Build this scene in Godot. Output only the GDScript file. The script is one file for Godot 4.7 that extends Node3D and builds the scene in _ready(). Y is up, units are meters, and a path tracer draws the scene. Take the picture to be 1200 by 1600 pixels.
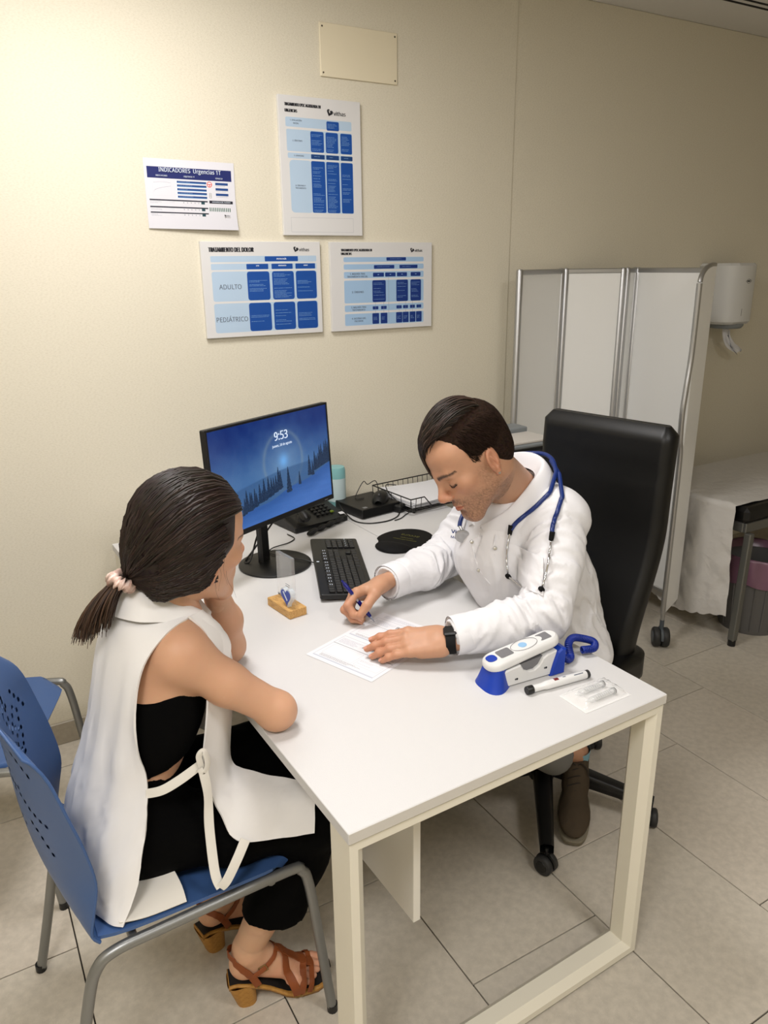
extends Node3D
# A consulting room: a desk seen from a standing height, two people seated at it. World axes: x along the back wall, z away from it, y up, metres.

var M := {}
var taken := {}
var rng := RandomNumberGenerator.new()

# ---------------------------------------------------------------- small helpers
func v(x: float, y: float, z: float) -> Vector3:
	return Vector3(x, y, z)

func new_st() -> SurfaceTool:
	var st := SurfaceTool.new()
	st.begin(Mesh.PRIMITIVE_TRIANGLES)
	return st

func numbered(called: String) -> String:
	if not taken.has(called):
		taken[called] = 0
		return called
	taken[called] += 1
	return "%s_%03d" % [called, taken[called]]

func thing(called: String, label: String, category: String, at := Vector3.ZERO, turn := 0.0, group := "") -> Node3D:
	var o := Node3D.new()
	o.name = numbered(called)
	add_child(o)
	o.position = at
	o.rotation.y = turn
	o.set_meta("label", label)
	o.set_meta("category", category)
	if group:
		o.set_meta("group", group)
	return o

func part(parent: Node3D, called: String, st, m: Material, in_world := false) -> MeshInstance3D:
	var o := MeshInstance3D.new()
	o.name = called
	o.mesh = st if st is Mesh else st.commit()
	o.material_override = m
	parent.add_child(o, true)
	if in_world:
		o.transform = parent.global_transform.affine_inverse()
	return o

func solo(called: String, label: String, category: String, st, m: Material, at := Vector3.ZERO, turn := 0.0) -> MeshInstance3D:
	var o := MeshInstance3D.new()
	o.name = numbered(called)
	o.mesh = st if st is Mesh else st.commit()
	o.material_override = m
	add_child(o)
	o.position = at
	o.rotation.y = turn
	o.set_meta("label", label)
	o.set_meta("category", category)
	return o

func struct(called: String, st, m: Material) -> MeshInstance3D:
	var o := MeshInstance3D.new()
	o.name = called
	o.mesh = st if st is Mesh else st.commit()
	o.material_override = m
	add_child(o)
	o.set_meta("kind", "structure")
	return o

func mat(key: String, c: Color, rough := 0.6, metal := 0.0, spec := 0.5) -> StandardMaterial3D:
	var m := StandardMaterial3D.new()
	m.resource_name = key
	m.albedo_color = c
	m.roughness = rough
	m.metallic = metal
	m.metallic_specular = spec
	M[key] = m
	return m

func vmat(key: String, rough := 0.6, spec := 0.5) -> StandardMaterial3D:
	var m := mat(key, Color.WHITE, rough, 0.0, spec)
	m.vertex_color_use_as_albedo = true
	return m

func glass(key: String, c: Color, alpha: float, rough := 0.03) -> StandardMaterial3D:
	var m := mat(key, Color(c.r, c.g, c.b, alpha), rough)
	m.transparency = BaseMaterial3D.TRANSPARENCY_ALPHA
	return m

# ---------------------------------------------------------------- shapes
func tri(st: SurfaceTool, a: Vector3, b: Vector3, c: Vector3, n: Vector3) -> void:
	st.set_normal(n)
	st.add_vertex(a)
	if (c - a).cross(b - a).dot(n) < 0.0:
		st.set_normal(n)
		st.add_vertex(c)
		st.set_normal(n)
		st.add_vertex(b)
	else:
		st.set_normal(n)
		st.add_vertex(b)
		st.set_normal(n)
		st.add_vertex(c)

func tri3(st: SurfaceTool, a: Vector3, b: Vector3, c: Vector3, na: Vector3, nb: Vector3, nc: Vector3) -> void:
	st.set_normal(na)
	st.add_vertex(a)
	if (c - a).cross(b - a).dot(na + nb + nc) < 0.0:
		st.set_normal(nc)
		st.add_vertex(c)
		st.set_normal(nb)
		st.add_vertex(b)
	else:
		st.set_normal(nb)
		st.add_vertex(b)
		st.set_normal(nc)
		st.add_vertex(c)

func quad(st: SurfaceTool, a: Vector3, b: Vector3, c: Vector3, d: Vector3, n: Vector3) -> void:
	tri(st, a, b, c, n)
	tri(st, a, c, d, n)

func quadc(st: SurfaceTool, a: Vector3, b: Vector3, c: Vector3, d: Vector3, inside: Vector3) -> void:
	# flat quad whose normal points away from a point inside the shape
	var n := (c - a).cross(d - b).normalized()
	if n.dot((a + b + c + d) * 0.25 - inside) < 0.0:
		n = -n
	quad(st, a, b, c, d, n)

func box(st: SurfaceTool, t: Transform3D, size: Vector3, bevel := 0.002) -> void:
	# a box with chamfered edges, centred on t
	var h := size * 0.5
	var b := minf(bevel, minf(h.x, minf(h.y, h.z)) * 0.95)
	var p := {}
	for i in 8:
		var s := Vector3(1 if i & 1 else -1, 1 if i & 2 else -1, 1 if i & 4 else -1)
		for k in 3:
			var q := h - Vector3(b, b, b)
			q[k] = h[k]
			p[i * 3 + k] = t * (q * s)
	var c := t.origin
	for k in 3:
		for side in 2:
			var f := []
			for i in 8:
				if ((i >> k) & 1) == side:
					f.append(p[i * 3 + k])
			quadc(st, f[0], f[1], f[3], f[2], c)
	for k in 3:
		var k1 := (k + 1) % 3
		var k2 := (k + 2) % 3
		for i in 8:
			if (i >> k) & 1:
				continue
			var j := i | (1 << k)
			quadc(st, p[i * 3 + k1], p[j * 3 + k1], p[j * 3 + k2], p[i * 3 + k2], c)
	for i in 8:
		var a: Vector3 = p[i * 3]
		var b1: Vector3 = p[i * 3 + 1]
		var c1: Vector3 = p[i * 3 + 2]
		var n := (c1 - a).cross(b1 - a).normalized()
		if n.dot(a - c) < 0.0:
			n = -n
		tri(st, a, b1, c1, n)

func bx(st: SurfaceTool, x0: float, x1: float, y0: float, y1: float, z0: float, z1: float, bevel := 0.002) -> void:
	box(st, Transform3D(Basis(), v((x0 + x1) * 0.5, (y0 + y1) * 0.5, (z0 + z1) * 0.5)), v(absf(x1 - x0), absf(y1 - y0), absf(z1 - z0)), bevel)

func curve(pts: Array, per := 6) -> Array:
	# Catmull-Rom through the points
	var out := []
	for i in pts.size() - 1:
		var p0: Vector3 = pts[maxi(i - 1, 0)]
		var p1: Vector3 = pts[i]
		var p2: Vector3 = pts[i + 1]
		var p3: Vector3 = pts[mini(i + 2, pts.size() - 1)]
		for k in per:
			var t := float(k) / per
			out.append(0.5 * ((2.0 * p1) + (p2 - p0) * t + (2.0 * p0 - 5.0 * p1 + 4.0 * p2 - p3) * t * t + (3.0 * p1 - p0 - 3.0 * p2 + p3) * t * t * t))
	out.append(pts[-1])
	return out

func tube(st: SurfaceTool, pts: Array, radius, sides := 8, caps := true, color = null, flat := 1.0, flat_up := Vector3.ZERO) -> void:
	# swept tube; radius is a number or one number for each point; flat squashes it across flat_up
	var n := pts.size()
	var up := Vector3.ZERO
	var rings := []
	var norms := []
	var tang := []
	for i in n:
		var d: Vector3 = (pts[mini(i + 1, n - 1)] - pts[maxi(i - 1, 0)])
		if d.length() < 1e-9:
			d = Vector3.UP
		d = d.normalized()
		tang.append(d)
		if flat_up != Vector3.ZERO:
			up = flat_up
		elif i == 0:
			up = Vector3.UP if absf(d.y) < 0.9 else Vector3.RIGHT
		up = (up - d * up.dot(d)).normalized()
		var side := d.cross(up)
		var r: float = radius[i] if radius is Array else radius
		var ring := PackedVector3Array()
		var nr := PackedVector3Array()
		for k in sides:
			var a := TAU * k / sides
			var o := side * cos(a) + up * sin(a) * flat
			ring.append(pts[i] + o * r)
			nr.append((side * cos(a) * flat + up * sin(a)).normalized() if flat != 1.0 else o)
		rings.append(ring)
		norms.append(nr)
	for i in n - 1:
		for k in sides:
			var k2 := (k + 1) % sides
			if color != null:
				st.set_color(color[i] if color is Array else color)
			tri3(st, rings[i][k], rings[i][k2], rings[i + 1][k2], norms[i][k], norms[i][k2], norms[i + 1][k2])
			tri3(st, rings[i][k], rings[i + 1][k2], rings[i + 1][k], norms[i][k], norms[i + 1][k2], norms[i + 1][k])
	if caps:
		for e in [0, n - 1]:
			var nn: Vector3 = -tang[0] if e == 0 else tang[n - 1]
			for k in range(1, sides - 1):
				tri(st, rings[e][0], rings[e][k], rings[e][k + 1], nn)

func lathe(st: SurfaceTool, t: Transform3D, prof: Array, segs := 24, arc0 := 0.0, arc := TAU) -> void:
	# profile of [radius, height] pairs turned round y; smooth where the profile bends gently
	var sn := []
	for i in prof.size() - 1:
		sn.append(Vector2(prof[i + 1][1] - prof[i][1], -(prof[i + 1][0] - prof[i][0])).normalized())
	for i in prof.size() - 1:
		var na: Vector2 = sn[i]
		var nb: Vector2 = sn[i]
		if i > 0 and sn[i - 1].dot(sn[i]) > 0.6:
			na = (sn[i - 1] + sn[i]).normalized()
		if i < sn.size() - 1 and sn[i + 1].dot(sn[i]) > 0.6:
			nb = (sn[i + 1] + sn[i]).normalized()
		for k in segs:
			var a0 := arc0 + arc * k / segs
			var a1 := arc0 + arc * (k + 1) / segs
			var d0 := v(cos(a0), 0, sin(a0))
			var d1 := v(cos(a1), 0, sin(a1))
			var up := Vector3.UP
			var p00: Vector3 = t * (d0 * prof[i][0] + up * prof[i][1])
			var p01: Vector3 = t * (d1 * prof[i][0] + up * prof[i][1])
			var p10: Vector3 = t * (d0 * prof[i + 1][0] + up * prof[i + 1][1])
			var p11: Vector3 = t * (d1 * prof[i + 1][0] + up * prof[i + 1][1])
			var b := t.basis
			var n00 := (b * (d0 * na.x + up * na.y)).normalized()
			var n01 := (b * (d1 * na.x + up * na.y)).normalized()
			var n10 := (b * (d0 * nb.x + up * nb.y)).normalized()
			var n11 := (b * (d1 * nb.x + up * nb.y)).normalized()
			if prof[i][0] > 1e-6:
				tri3(st, p00, p01, p11, n00, n01, n11)
			if prof[i + 1][0] > 1e-6:
				tri3(st, p00, p11, p10, n00, n11, n10)

func rrect(w: float, h: float, r: float, n := 5, cx := 0.0, cy := 0.0) -> PackedVector2Array:
	var out := PackedVector2Array()
	for q in 4:
		var c := Vector2((w * 0.5 - r) * (1 if q in [0, 3] else -1), (h * 0.5 - r) * (1 if q in [0, 1] else -1))
		for k in n + 1:
			var a := (q + float(k) / n) * PI * 0.5
			out.append(c + Vector2(cos(a), sin(a)) * r + Vector2(cx, cy))
	return out

func extrude(st: SurfaceTool, t: Transform3D, poly: PackedVector2Array, depth: float, bevel := 0.0, smooth := false) -> void:
	# polygon in the xy plane of t, pushed from z = 0 to z = depth, front edges chamfered
	var n := poly.size()
	var area := 0.0
	for i in n:
		area += poly[i].cross(poly[(i + 1) % n])
	if area < 0.0:
		poly.reverse()
	var inner := PackedVector2Array()
	var vn := PackedVector2Array()
	for i in n:
		var e0 := (poly[i] - poly[(i + n - 1) % n]).normalized()
		var e1 := (poly[(i + 1) % n] - poly[i]).normalized()
		var o := (Vector2(e0.y, -e0.x) + Vector2(e1.y, -e1.x)).normalized()
		vn.append(o)
		inner.append(poly[i] - o * bevel)
	var idx := Geometry2D.triangulate_polygon(inner)
	var nf := (t.basis * Vector3.BACK).normalized()
	var sgn := 1.0 if depth > 0.0 else -1.0
	for k in range(0, idx.size(), 3):
		tri(st, t * v(inner[idx[k]].x, inner[idx[k]].y, depth), t * v(inner[idx[k + 1]].x, inner[idx[k + 1]].y, depth), t * v(inner[idx[k + 2]].x, inner[idx[k + 2]].y, depth), nf * sgn)
		tri(st, t * v(inner[idx[k]].x, inner[idx[k]].y, 0), t * v(inner[idx[k + 1]].x, inner[idx[k + 1]].y, 0), t * v(inner[idx[k + 2]].x, inner[idx[k + 2]].y, 0), -nf * sgn)
	for i in n:
		var j := (i + 1) % n
		var e := (poly[j] - poly[i]).normalized()
		var o := Vector2(e.y, -e.x)
		var no := (t.basis * v(o.x, o.y, 0)).normalized()
		var ni := (t.basis * v(vn[i].x, vn[i].y, 0)).normalized() if smooth else no
		var nj := (t.basis * v(vn[j].x, vn[j].y, 0)).normalized() if smooth else no
		var b := bevel * sgn
		var a0 := t * v(poly[i].x, poly[i].y, b)
		var a1 := t * v(poly[j].x, poly[j].y, b)
		var b0 := t * v(poly[i].x, poly[i].y, depth - b)
		var b1 := t * v(poly[j].x, poly[j].y, depth - b)
		tri3(st, a0, a1, b1, ni, nj, nj)
		tri3(st, a0, b1, b0, ni, nj, ni)
		if bevel > 0.0:
			var nb := (no + nf * sgn).normalized()
			quad(st, b0, b1, t * v(inner[j].x, inner[j].y, depth), t * v(inner[i].x, inner[i].y, depth), nb)
			nb = (no - nf * sgn).normalized()
			quad(st, a0, a1, t * v(inner[j].x, inner[j].y, 0), t * v(inner[i].x, inner[i].y, 0), nb)

func grid(st: SurfaceTool, rows: Array, closed := false, thick := 0.0) -> void:
	# smooth sheet through rows of points; with a thickness it gets a second face and rims
	var nr := rows.size()
	var nc: int = rows[0].size()
	var nrm := []
	for i in nr:
		var line := []
		for j in nc:
			var du: Vector3 = rows[mini(i + 1, nr - 1)][j] - rows[maxi(i - 1, 0)][j]
			var j0 := (j + nc - 1) % nc if closed else maxi(j - 1, 0)
			var j1 := (j + 1) % nc if closed else mini(j + 1, nc - 1)
			var dv: Vector3 = rows[i][j1] - rows[i][j0]
			line.append(du.cross(dv).normalized())
		nrm.append(line)
	var last := nc if closed else nc - 1
	for i in nr - 1:
		for j in last:
			var k := (j + 1) % nc
			tri3(st, rows[i][j], rows[i][k], rows[i + 1][k], nrm[i][j], nrm[i][k], nrm[i + 1][k])
			tri3(st, rows[i][j], rows[i + 1][k], rows[i + 1][j], nrm[i][j], nrm[i + 1][k], nrm[i + 1][j])
	if thick != 0.0:
		var back := []
		for i in nr:
			var line := []
			for j in nc:
				line.append(rows[i][j] - nrm[i][j] * thick)
			back.append(line)
		for i in nr - 1:
			for j in last:
				var k := (j + 1) % nc
				tri3(st, back[i][j], back[i][k], back[i + 1][k], -nrm[i][j], -nrm[i][k], -nrm[i + 1][k])
				tri3(st, back[i][j], back[i + 1][k], back[i + 1][j], -nrm[i][j], -nrm[i + 1][k], -nrm[i + 1][j])
		for i in [0, nr - 1]:
			for j in last:
				var k := (j + 1) % nc
				var c: Vector3 = rows[1 if i == 0 else nr - 2][j]
				quadc(st, rows[i][j], rows[i][k], back[i][k], back[i][j], c)
		if not closed:
			for j in [0, nc - 1]:
				for i in nr - 1:
					var c: Vector3 = rows[i][1 if j == 0 else nc - 2]
					quadc(st, rows[i][j], rows[i + 1][j], back[i + 1][j], back[i][j], c)

func text(st: SurfaceTool, s: String, t: Transform3D, cap: float, bold := 0.0, squeeze := 1.0, align := 0, width := 0.0) -> void:
	# flat lettering in the xy plane of t, cap = height of a capital; align -1 left, 0 centre, 1 right; width fits the line to a length
	var f := SystemFont.new()
	f.font_names = PackedStringArray(["Droid Sans"])
	var fv := FontVariation.new()
	fv.base_font = f
	var tm := TextMesh.new()
	tm.text = s
	tm.font = fv
	tm.font_size = 48
	tm.pixel_size = cap / 0.714 / 48.0
	tm.depth = 0.0004
	tm.curve_step = 2.0
	tm.horizontal_alignment = HORIZONTAL_ALIGNMENT_CENTER
	tm.vertical_alignment = VERTICAL_ALIGNMENT_CENTER
	var b := tm.get_aabb()
	var k := squeeze
	if width > 0.0:
		k = width / b.size.x
	var shift := 0.0
	if align < 0:
		shift = b.size.x * 0.5 * k
	elif align > 0:
		shift = -b.size.x * 0.5 * k
	var c := b.get_center()
	for q in ([0.0] if bold <= 0.0 else [-1.0, 0.0, 1.0]):
		st.append_from(tm, 0, t * Transform3D(Basis.from_scale(v(k, 1, 1)), v(shift - c.x * k + q * cap * 0.055 * bold, -c.y, (q + 1.0) * 0.00012)))

func basis_from(xd: Vector3, yd: Vector3) -> Basis:
	var x := xd.normalized()
	var z := x.cross(yd).normalized()
	return Basis(x, z.cross(x), z)

func tf(b: Basis, o: Vector3) -> Transform3D:
	return Transform3D(b, o)

func at(o: Vector3, turn := 0.0) -> Transform3D:
	return Transform3D(Basis(Vector3.UP, turn), o)

func noise_tex(freq: float, size: int, ramp: Array, seed_ := 1, octaves := 4, kind := FastNoiseLite.TYPE_SIMPLEX_SMOOTH, fractal := FastNoiseLite.FRACTAL_FBM, normal := 0.0, warp := 0.0) -> NoiseTexture2D:
	var n := FastNoiseLite.new()
	n.noise_type = kind
	n.seed = seed_
	n.frequency = freq
	n.fractal_type = fractal
	n.fractal_octaves = octaves
	if warp > 0.0:
		n.domain_warp_enabled = true
		n.domain_warp_amplitude = warp
		n.domain_warp_frequency = freq * 1.5
	var t := NoiseTexture2D.new()
	t.width = size
	t.height = size
	t.seamless = true
	t.noise = n
	if normal > 0.0:
		t.as_normal_map = true
		t.bump_strength = normal
	elif ramp.size():
		var g := Gradient.new()
		g.offsets = PackedFloat32Array(ramp.map(func(r): return r[0]))
		g.colors = PackedColorArray(ramp.map(func(r): return r[1]))
		t.color_ramp = g
	return t

# ---------------------------------------------------------------- the scene
func _ready() -> void:
	rng.seed = 7
	# camera: a phone held at standing height, tipped down
	var pitch := deg_to_rad(18.035)
	var yaw := deg_to_rad(29.934)
	var roll := deg_to_rad(-0.719)
	var flat := v(sin(yaw), 0, -cos(yaw))
	var side := v(cos(yaw), 0, sin(yaw))
	var fwd := flat * cos(pitch) - Vector3.UP * sin(pitch)
	var top := flat * sin(pitch) + Vector3.UP * cos(pitch)
	var right := side * cos(roll) + top * sin(roll)
	var up := top * cos(roll) - side * sin(roll)
	var cam := Camera3D.new()
	cam.name = "camera"
	cam.fov = 68.104
	cam.near = 0.02
	cam.far = 50.0
	cam.transform = Transform3D(Basis(right, up, -fwd), v(-0.458, 1.640, 0.928))
	add_child(cam)
	cam.current = true
	var env := Environment.new()
	env.background_mode = Environment.BG_COLOR
	env.background_color = Color(0.02, 0.02, 0.02)
	env.tonemap_mode = Environment.TONE_MAPPER_LINEAR
	env.tonemap_exposure = 1.13
	env.sdfgi_enabled = true
	env.ssao_enabled = true
	env.ssil_enabled = true
	var we := WorldEnvironment.new()
	we.name = "environment"
	we.environment = env
	add_child(we)
	make_materials()
	# the three LED panels of the ceiling, both out of the picture
	ceiling_light(v(0.0, 2.65, -0.80), 2.45, "square white LED ceiling panel above the computer monitor")
	ceiling_light(v(-1.05, 2.65, 1.00), 2.7, "square white LED ceiling panel behind the photographer, nearer the left wall")
	ceiling_light(v(0.75, 2.65, 1.40), 2.1, "square white LED ceiling panel behind the photographer, farther from the left wall")
	build_room()
	build_wall_things()
	build_desk()
	build_far_corner()
	build_chairs()
	build_monitor()
	build_desk_back()
	build_desk_front()
	build_woman()
	build_man()

func ceiling_light(p: Vector3, energy: float, label: String) -> void:
	var o := thing("ceiling_light", label, "ceiling light", p, 0.0, "LED panels in the ceiling")
	var st := new_st()
	for s in [-1, 1]:
		bx(st, s * 0.3, s * 0.288, -0.012, 0.0, -0.3, 0.3, 0.001)
		bx(st, -0.288, 0.288, -0.012, 0.0, s * 0.3, s * 0.288, 0.001)
	part(o, "frame", st, M.white_paint)
	st = new_st()
	bx(st, -0.288, 0.288, -0.008, -0.002, -0.288, 0.288, 0.0005)
	part(o, "diffuser", st, M.led)
	var l := AreaLight3D.new()
	l.name = "panel_light"
	l.area_size = Vector2(0.57, 0.57)
	l.light_energy = energy
	l.light_color = Color(1.0, 0.99, 0.99)
	l.area_range = 12.0
	l.shadow_enabled = true
	l.rotation.x = -PI / 2
	l.position = v(0, -0.016, 0)
	o.add_child(l)

func make_materials() -> void:
	var m := mat("wall_paper", Color(0.88, 0.855, 0.785), 0.75, 0.0, 0.3)
	m.albedo_texture = noise_tex(0.045, 512, [[0.0, Color(0.94, 0.935, 0.92)], [0.45, Color(0.98, 0.977, 0.97)], [1.0, Color(1, 1, 1)]], 3, 4)
	m.normal_enabled = true
	m.normal_texture = noise_tex(0.06, 512, [], 5, 3, FastNoiseLite.TYPE_SIMPLEX_SMOOTH, FastNoiseLite.FRACTAL_FBM, 5.0)
	m.normal_scale = 0.16
	m.uv1_triplanar = true
	m.uv1_world_triplanar = true
	m.uv1_scale = v(4.0, 9.0, 4.0)
	m = mat("ceiling_paint", Color(0.88, 0.87, 0.85), 0.9, 0.0, 0.2)
	for k in 4:
		m = mat("tile%d" % k, [Color(0.835, 0.805, 0.75), Color(0.822, 0.792, 0.737), Color(0.845, 0.81, 0.755), Color(0.83, 0.802, 0.75)][k], 0.34, 0.0, 0.45)
		m.albedo_texture = tile_texture() if k == 0 else M["tile0"].albedo_texture
		m.uv1_triplanar = true
		m.uv1_scale = v(2.6, 2.6, 2.6)
		m.uv1_offset = v(0.37 * k, 0.21 * k, 0.61 * k)
	mat("grout", Color(0.17, 0.15, 0.13), 0.9)
	m = mat("skirting", Color(0.68, 0.645, 0.58), 0.4)
	m.albedo_texture = M["tile0"].albedo_texture
	m.uv1_triplanar = true
	m.uv1_scale = v(2.2, 2.2, 2.2)
	mat("white_paint", Color(0.9, 0.9, 0.89), 0.5)
	m = mat("led", Color(0.95, 0.95, 0.95), 0.5)
	m.emission_enabled = true
	m.emission = Color(1.0, 0.97, 0.93)
	m.emission_energy_multiplier = 2.0
	mat("black_slot", Color(0.03, 0.03, 0.03), 0.8)
	# furniture
	m = mat("melamine", Color(0.815, 0.81, 0.805), 0.42, 0.0, 0.45)
	m.normal_enabled = true
	m.normal_texture = noise_tex(0.2, 256, [], 8, 2, FastNoiseLite.TYPE_SIMPLEX_SMOOTH, FastNoiseLite.FRACTAL_FBM, 2.0)
	m.normal_scale = 0.12
	m.uv1_triplanar = true
	m.uv1_scale = v(6, 6, 6)
	mat("edge_band", Color(0.80, 0.785, 0.755), 0.5)
	mat("cream_steel", Color(0.885, 0.865, 0.80), 0.38, 0.0, 0.5)
	mat("panel_white", Color(0.90, 0.885, 0.845), 0.45)
	m = mat("blue_plastic", Color(0.235, 0.355, 0.55), 0.42, 0.0, 0.5)
	m = mat("grey_steel", Color(0.545, 0.55, 0.545), 0.38, 0.75)
	mat("black_plastic", Color(0.035, 0.035, 0.037), 0.42, 0.0, 0.5)
	mat("black_soft", Color(0.022, 0.022, 0.023), 0.75, 0.0, 0.35)
	mat("black_leather", Color(0.018, 0.018, 0.019), 0.42, 0.0, 0.45)
	mat("caster_grey", Color(0.16, 0.16, 0.16), 0.55)
	mat("caster_blue", Color(0.30, 0.325, 0.35), 0.5)
	mat("chrome", Color(0.78, 0.78, 0.78), 0.22, 1.0)
	mat("alu", Color(0.70, 0.70, 0.70), 0.34, 0.85)
	mat("board_white", Color(0.945, 0.945, 0.935), 0.3)
	mat("pvc_white", Color(0.86, 0.855, 0.845), 0.4)
	mat("ink", Color(0.08, 0.085, 0.12), 0.6)
	mat("ink_grey", Color(0.33, 0.36, 0.42), 0.6)
	mat("ink_white", Color(0.88, 0.92, 0.97), 0.6)
	mat("ink_black", Color(0.035, 0.035, 0.04), 0.6)
	mat("screw", Color(0.35, 0.32, 0.26), 0.5, 0.6)
	mat("paper", Color(0.875, 0.875, 0.885), 0.8, 0.0, 0.25)
	m = mat("couch_paper", Color(0.80, 0.785, 0.76), 0.9, 0.0, 0.2)
	m.normal_enabled = true
	m.normal_texture = noise_tex(0.02, 256, [], 21, 4, FastNoiseLite.TYPE_SIMPLEX_SMOOTH, FastNoiseLite.FRACTAL_RIDGED, 6.0)
	m.normal_scale = 0.22
	m.uv1_triplanar = true
	m.uv1_scale = v(3, 3, 3)
	mat("bin_grey", Color(0.42, 0.415, 0.41), 0.45, 0.3)
	m = mat("bag_purple", Color(0.50, 0.36, 0.43), 0.3)
	mat("couch_leg", Color(0.45, 0.45, 0.43), 0.4, 0.6)
	mat("dispenser", Color(0.83, 0.83, 0.82), 0.25, 0.0, 0.5)
	mat("cabinet_dark", Color(0.17, 0.175, 0.185), 0.5)
	mat("cabinet_top", Color(0.82, 0.80, 0.77), 0.4)
	mat("cabinet_grey", Color(0.50, 0.52, 0.53), 0.45)
	# desk things
	mat("royal_blue", Color(0.02, 0.215, 0.64), 0.4, 0.0, 0.5)
	mat("device_white", Color(0.86, 0.86, 0.855), 0.3)
	mat("device_grey", Color(0.45, 0.45, 0.46), 0.4)
	mat("heart_blue", Color(0.05, 0.22, 0.66), 0.35)
	m = mat("pine", Color(0.85, 0.68, 0.42), 0.55)
	m.albedo_texture = noise_tex(0.02, 256, [[0.0, Color(0.80, 0.74, 0.66)], [0.5, Color(0.95, 0.93, 0.9)], [1.0, Color(1, 1, 1)]], 31, 3)
	m.uv1_triplanar = true
	m.uv1_scale = v(6, 30, 40)
	glass("acrylic", Color(0.96, 0.98, 1.0), 0.10)
	glass("acrylic_edge", Color(0.90, 0.94, 0.97), 0.45, 0.1)
	glass("pouch", Color(0.97, 0.97, 0.97), 0.22, 0.12)
	glass("syringe_clear", Color(0.94, 0.95, 0.95), 0.25, 0.06)
	mat("pouch_paper", Color(0.90, 0.895, 0.885), 0.7)
	mat("teal_tub", Color(0.52, 0.74, 0.75), 0.35)
	mat("tub_label", Color(0.80, 0.88, 0.89), 0.5)
	mat("key_black", Color(0.075, 0.075, 0.075), 0.5)
	mat("pad_print", Color(0.36, 0.35, 0.12), 0.7)
	mat("red_print", Color(0.42, 0.10, 0.10), 0.5)
	mat("blue_cord", Color(0.015, 0.15, 0.52), 0.35)
	mat("pen_blue", Color(0.03, 0.06, 0.42), 0.25)
	mat("pen_metal", Color(0.65, 0.67, 0.72), 0.25, 0.8)
	mat("led_green", Color(0.42, 0.50, 0.10), 0.4)
	# people
	m = vmat("skin", 0.48, 0.42)
	m.subsurf_scatter_enabled = true
	m.subsurf_scatter_strength = 0.12
	vmat("hair", 0.48, 0.4)
	vmat("short_hair", 0.9, 0.2)
	m = mat("coat", Color(0.875, 0.872, 0.88), 0.85, 0.0, 0.25)
	m.normal_enabled = true
	m.normal_texture = noise_tex(0.35, 256, [], 41, 2, FastNoiseLite.TYPE_SIMPLEX_SMOOTH, FastNoiseLite.FRACTAL_FBM, 2.0)
	m.normal_scale = 0.15
	m.uv1_triplanar = true
	m.uv1_scale = v(12, 12, 12)
	m = mat("vest", Color(0.915, 0.908, 0.90), 0.88, 0.0, 0.2)
	mat("vest_tie", Color(0.88, 0.865, 0.83), 0.9, 0.0, 0.2)
	mat("black_knit", Color(0.012, 0.012, 0.013), 0.9, 0.0, 0.2)
	mat("trouser_grey", Color(0.44, 0.435, 0.42), 0.9, 0.0, 0.2)
	mat("suede", Color(0.285, 0.245, 0.195), 0.85, 0.0, 0.25)
	mat("sole_cream", Color(0.46, 0.43, 0.36), 0.7)
	mat("lace", Color(0.13, 0.105, 0.08), 0.8)
	mat("sock", Color(0.50, 0.66, 0.72), 0.9)
	mat("tan_leather", Color(0.53, 0.275, 0.125), 0.5, 0.0, 0.45)
	m = mat("cork_wood", Color(0.74, 0.55, 0.26), 0.55)
	m.albedo_texture = M["pine"].albedo_texture
	m.uv1_triplanar = true
	m.uv1_scale = v(14, 60, 14)
	mat("insole", Color(0.06, 0.045, 0.04), 0.7)
	mat("brass", Color(0.62, 0.52, 0.34), 0.3, 0.9)
	vmat("scrunchie", 0.45)
	mat("steth_blue", Color(0.04, 0.16, 0.42), 0.35)
	mat("lash", Color(0.06, 0.045, 0.035), 0.7)
	mat("nail", Color(0.80, 0.58, 0.50), 0.35)
	mat("white_btn", Color(0.93, 0.93, 0.93), 0.3)
	mat("logo_blue", Color(0.06, 0.22, 0.52), 0.6)

func tile_texture() -> ImageTexture:
	# porcelain stoneware: clouded grey with short pale curved threads in it
	var n := 1024
	var im := Image.create(n, n, false, Image.FORMAT_RGB8)
	var fn := FastNoiseLite.new()
	fn.seed = 11
	fn.frequency = 0.012
	fn.fractal_octaves = 5
	var cloud := fn.get_seamless_image(n, n)
	for y in n:
		for x in n:
			var q := 0.885 + 0.085 * cloud.get_pixel(x, y).r
			im.set_pixel(x, y, Color(q, q * 0.995, q * 0.985))
	var r := RandomNumberGenerator.new()
	r.seed = 77
	for k in 2600:
		var p := Vector2(r.randf() * n, r.randf() * n)
		var a := r.randf() * TAU
		var bend := r.randf_range(-0.13, 0.13)
		var light := r.randf_range(0.02, 0.085)
		if r.randf() < 0.25:
			light = -light * 0.7
		for j in r.randi_range(6, 34):
			var x := posmod(int(p.x), n)
			var y := posmod(int(p.y), n)
			var c := im.get_pixel(x, y)
			im.set_pixel(x, y, Color(minf(c.r + light, 1.0), minf(c.g + light, 1.0), minf(c.b + light, 1.0)))
			p += Vector2(cos(a), sin(a)) * 0.9
			a += bend + r.randf_range(-0.12, 0.12)
	return ImageTexture.create_from_image(im)

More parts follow.
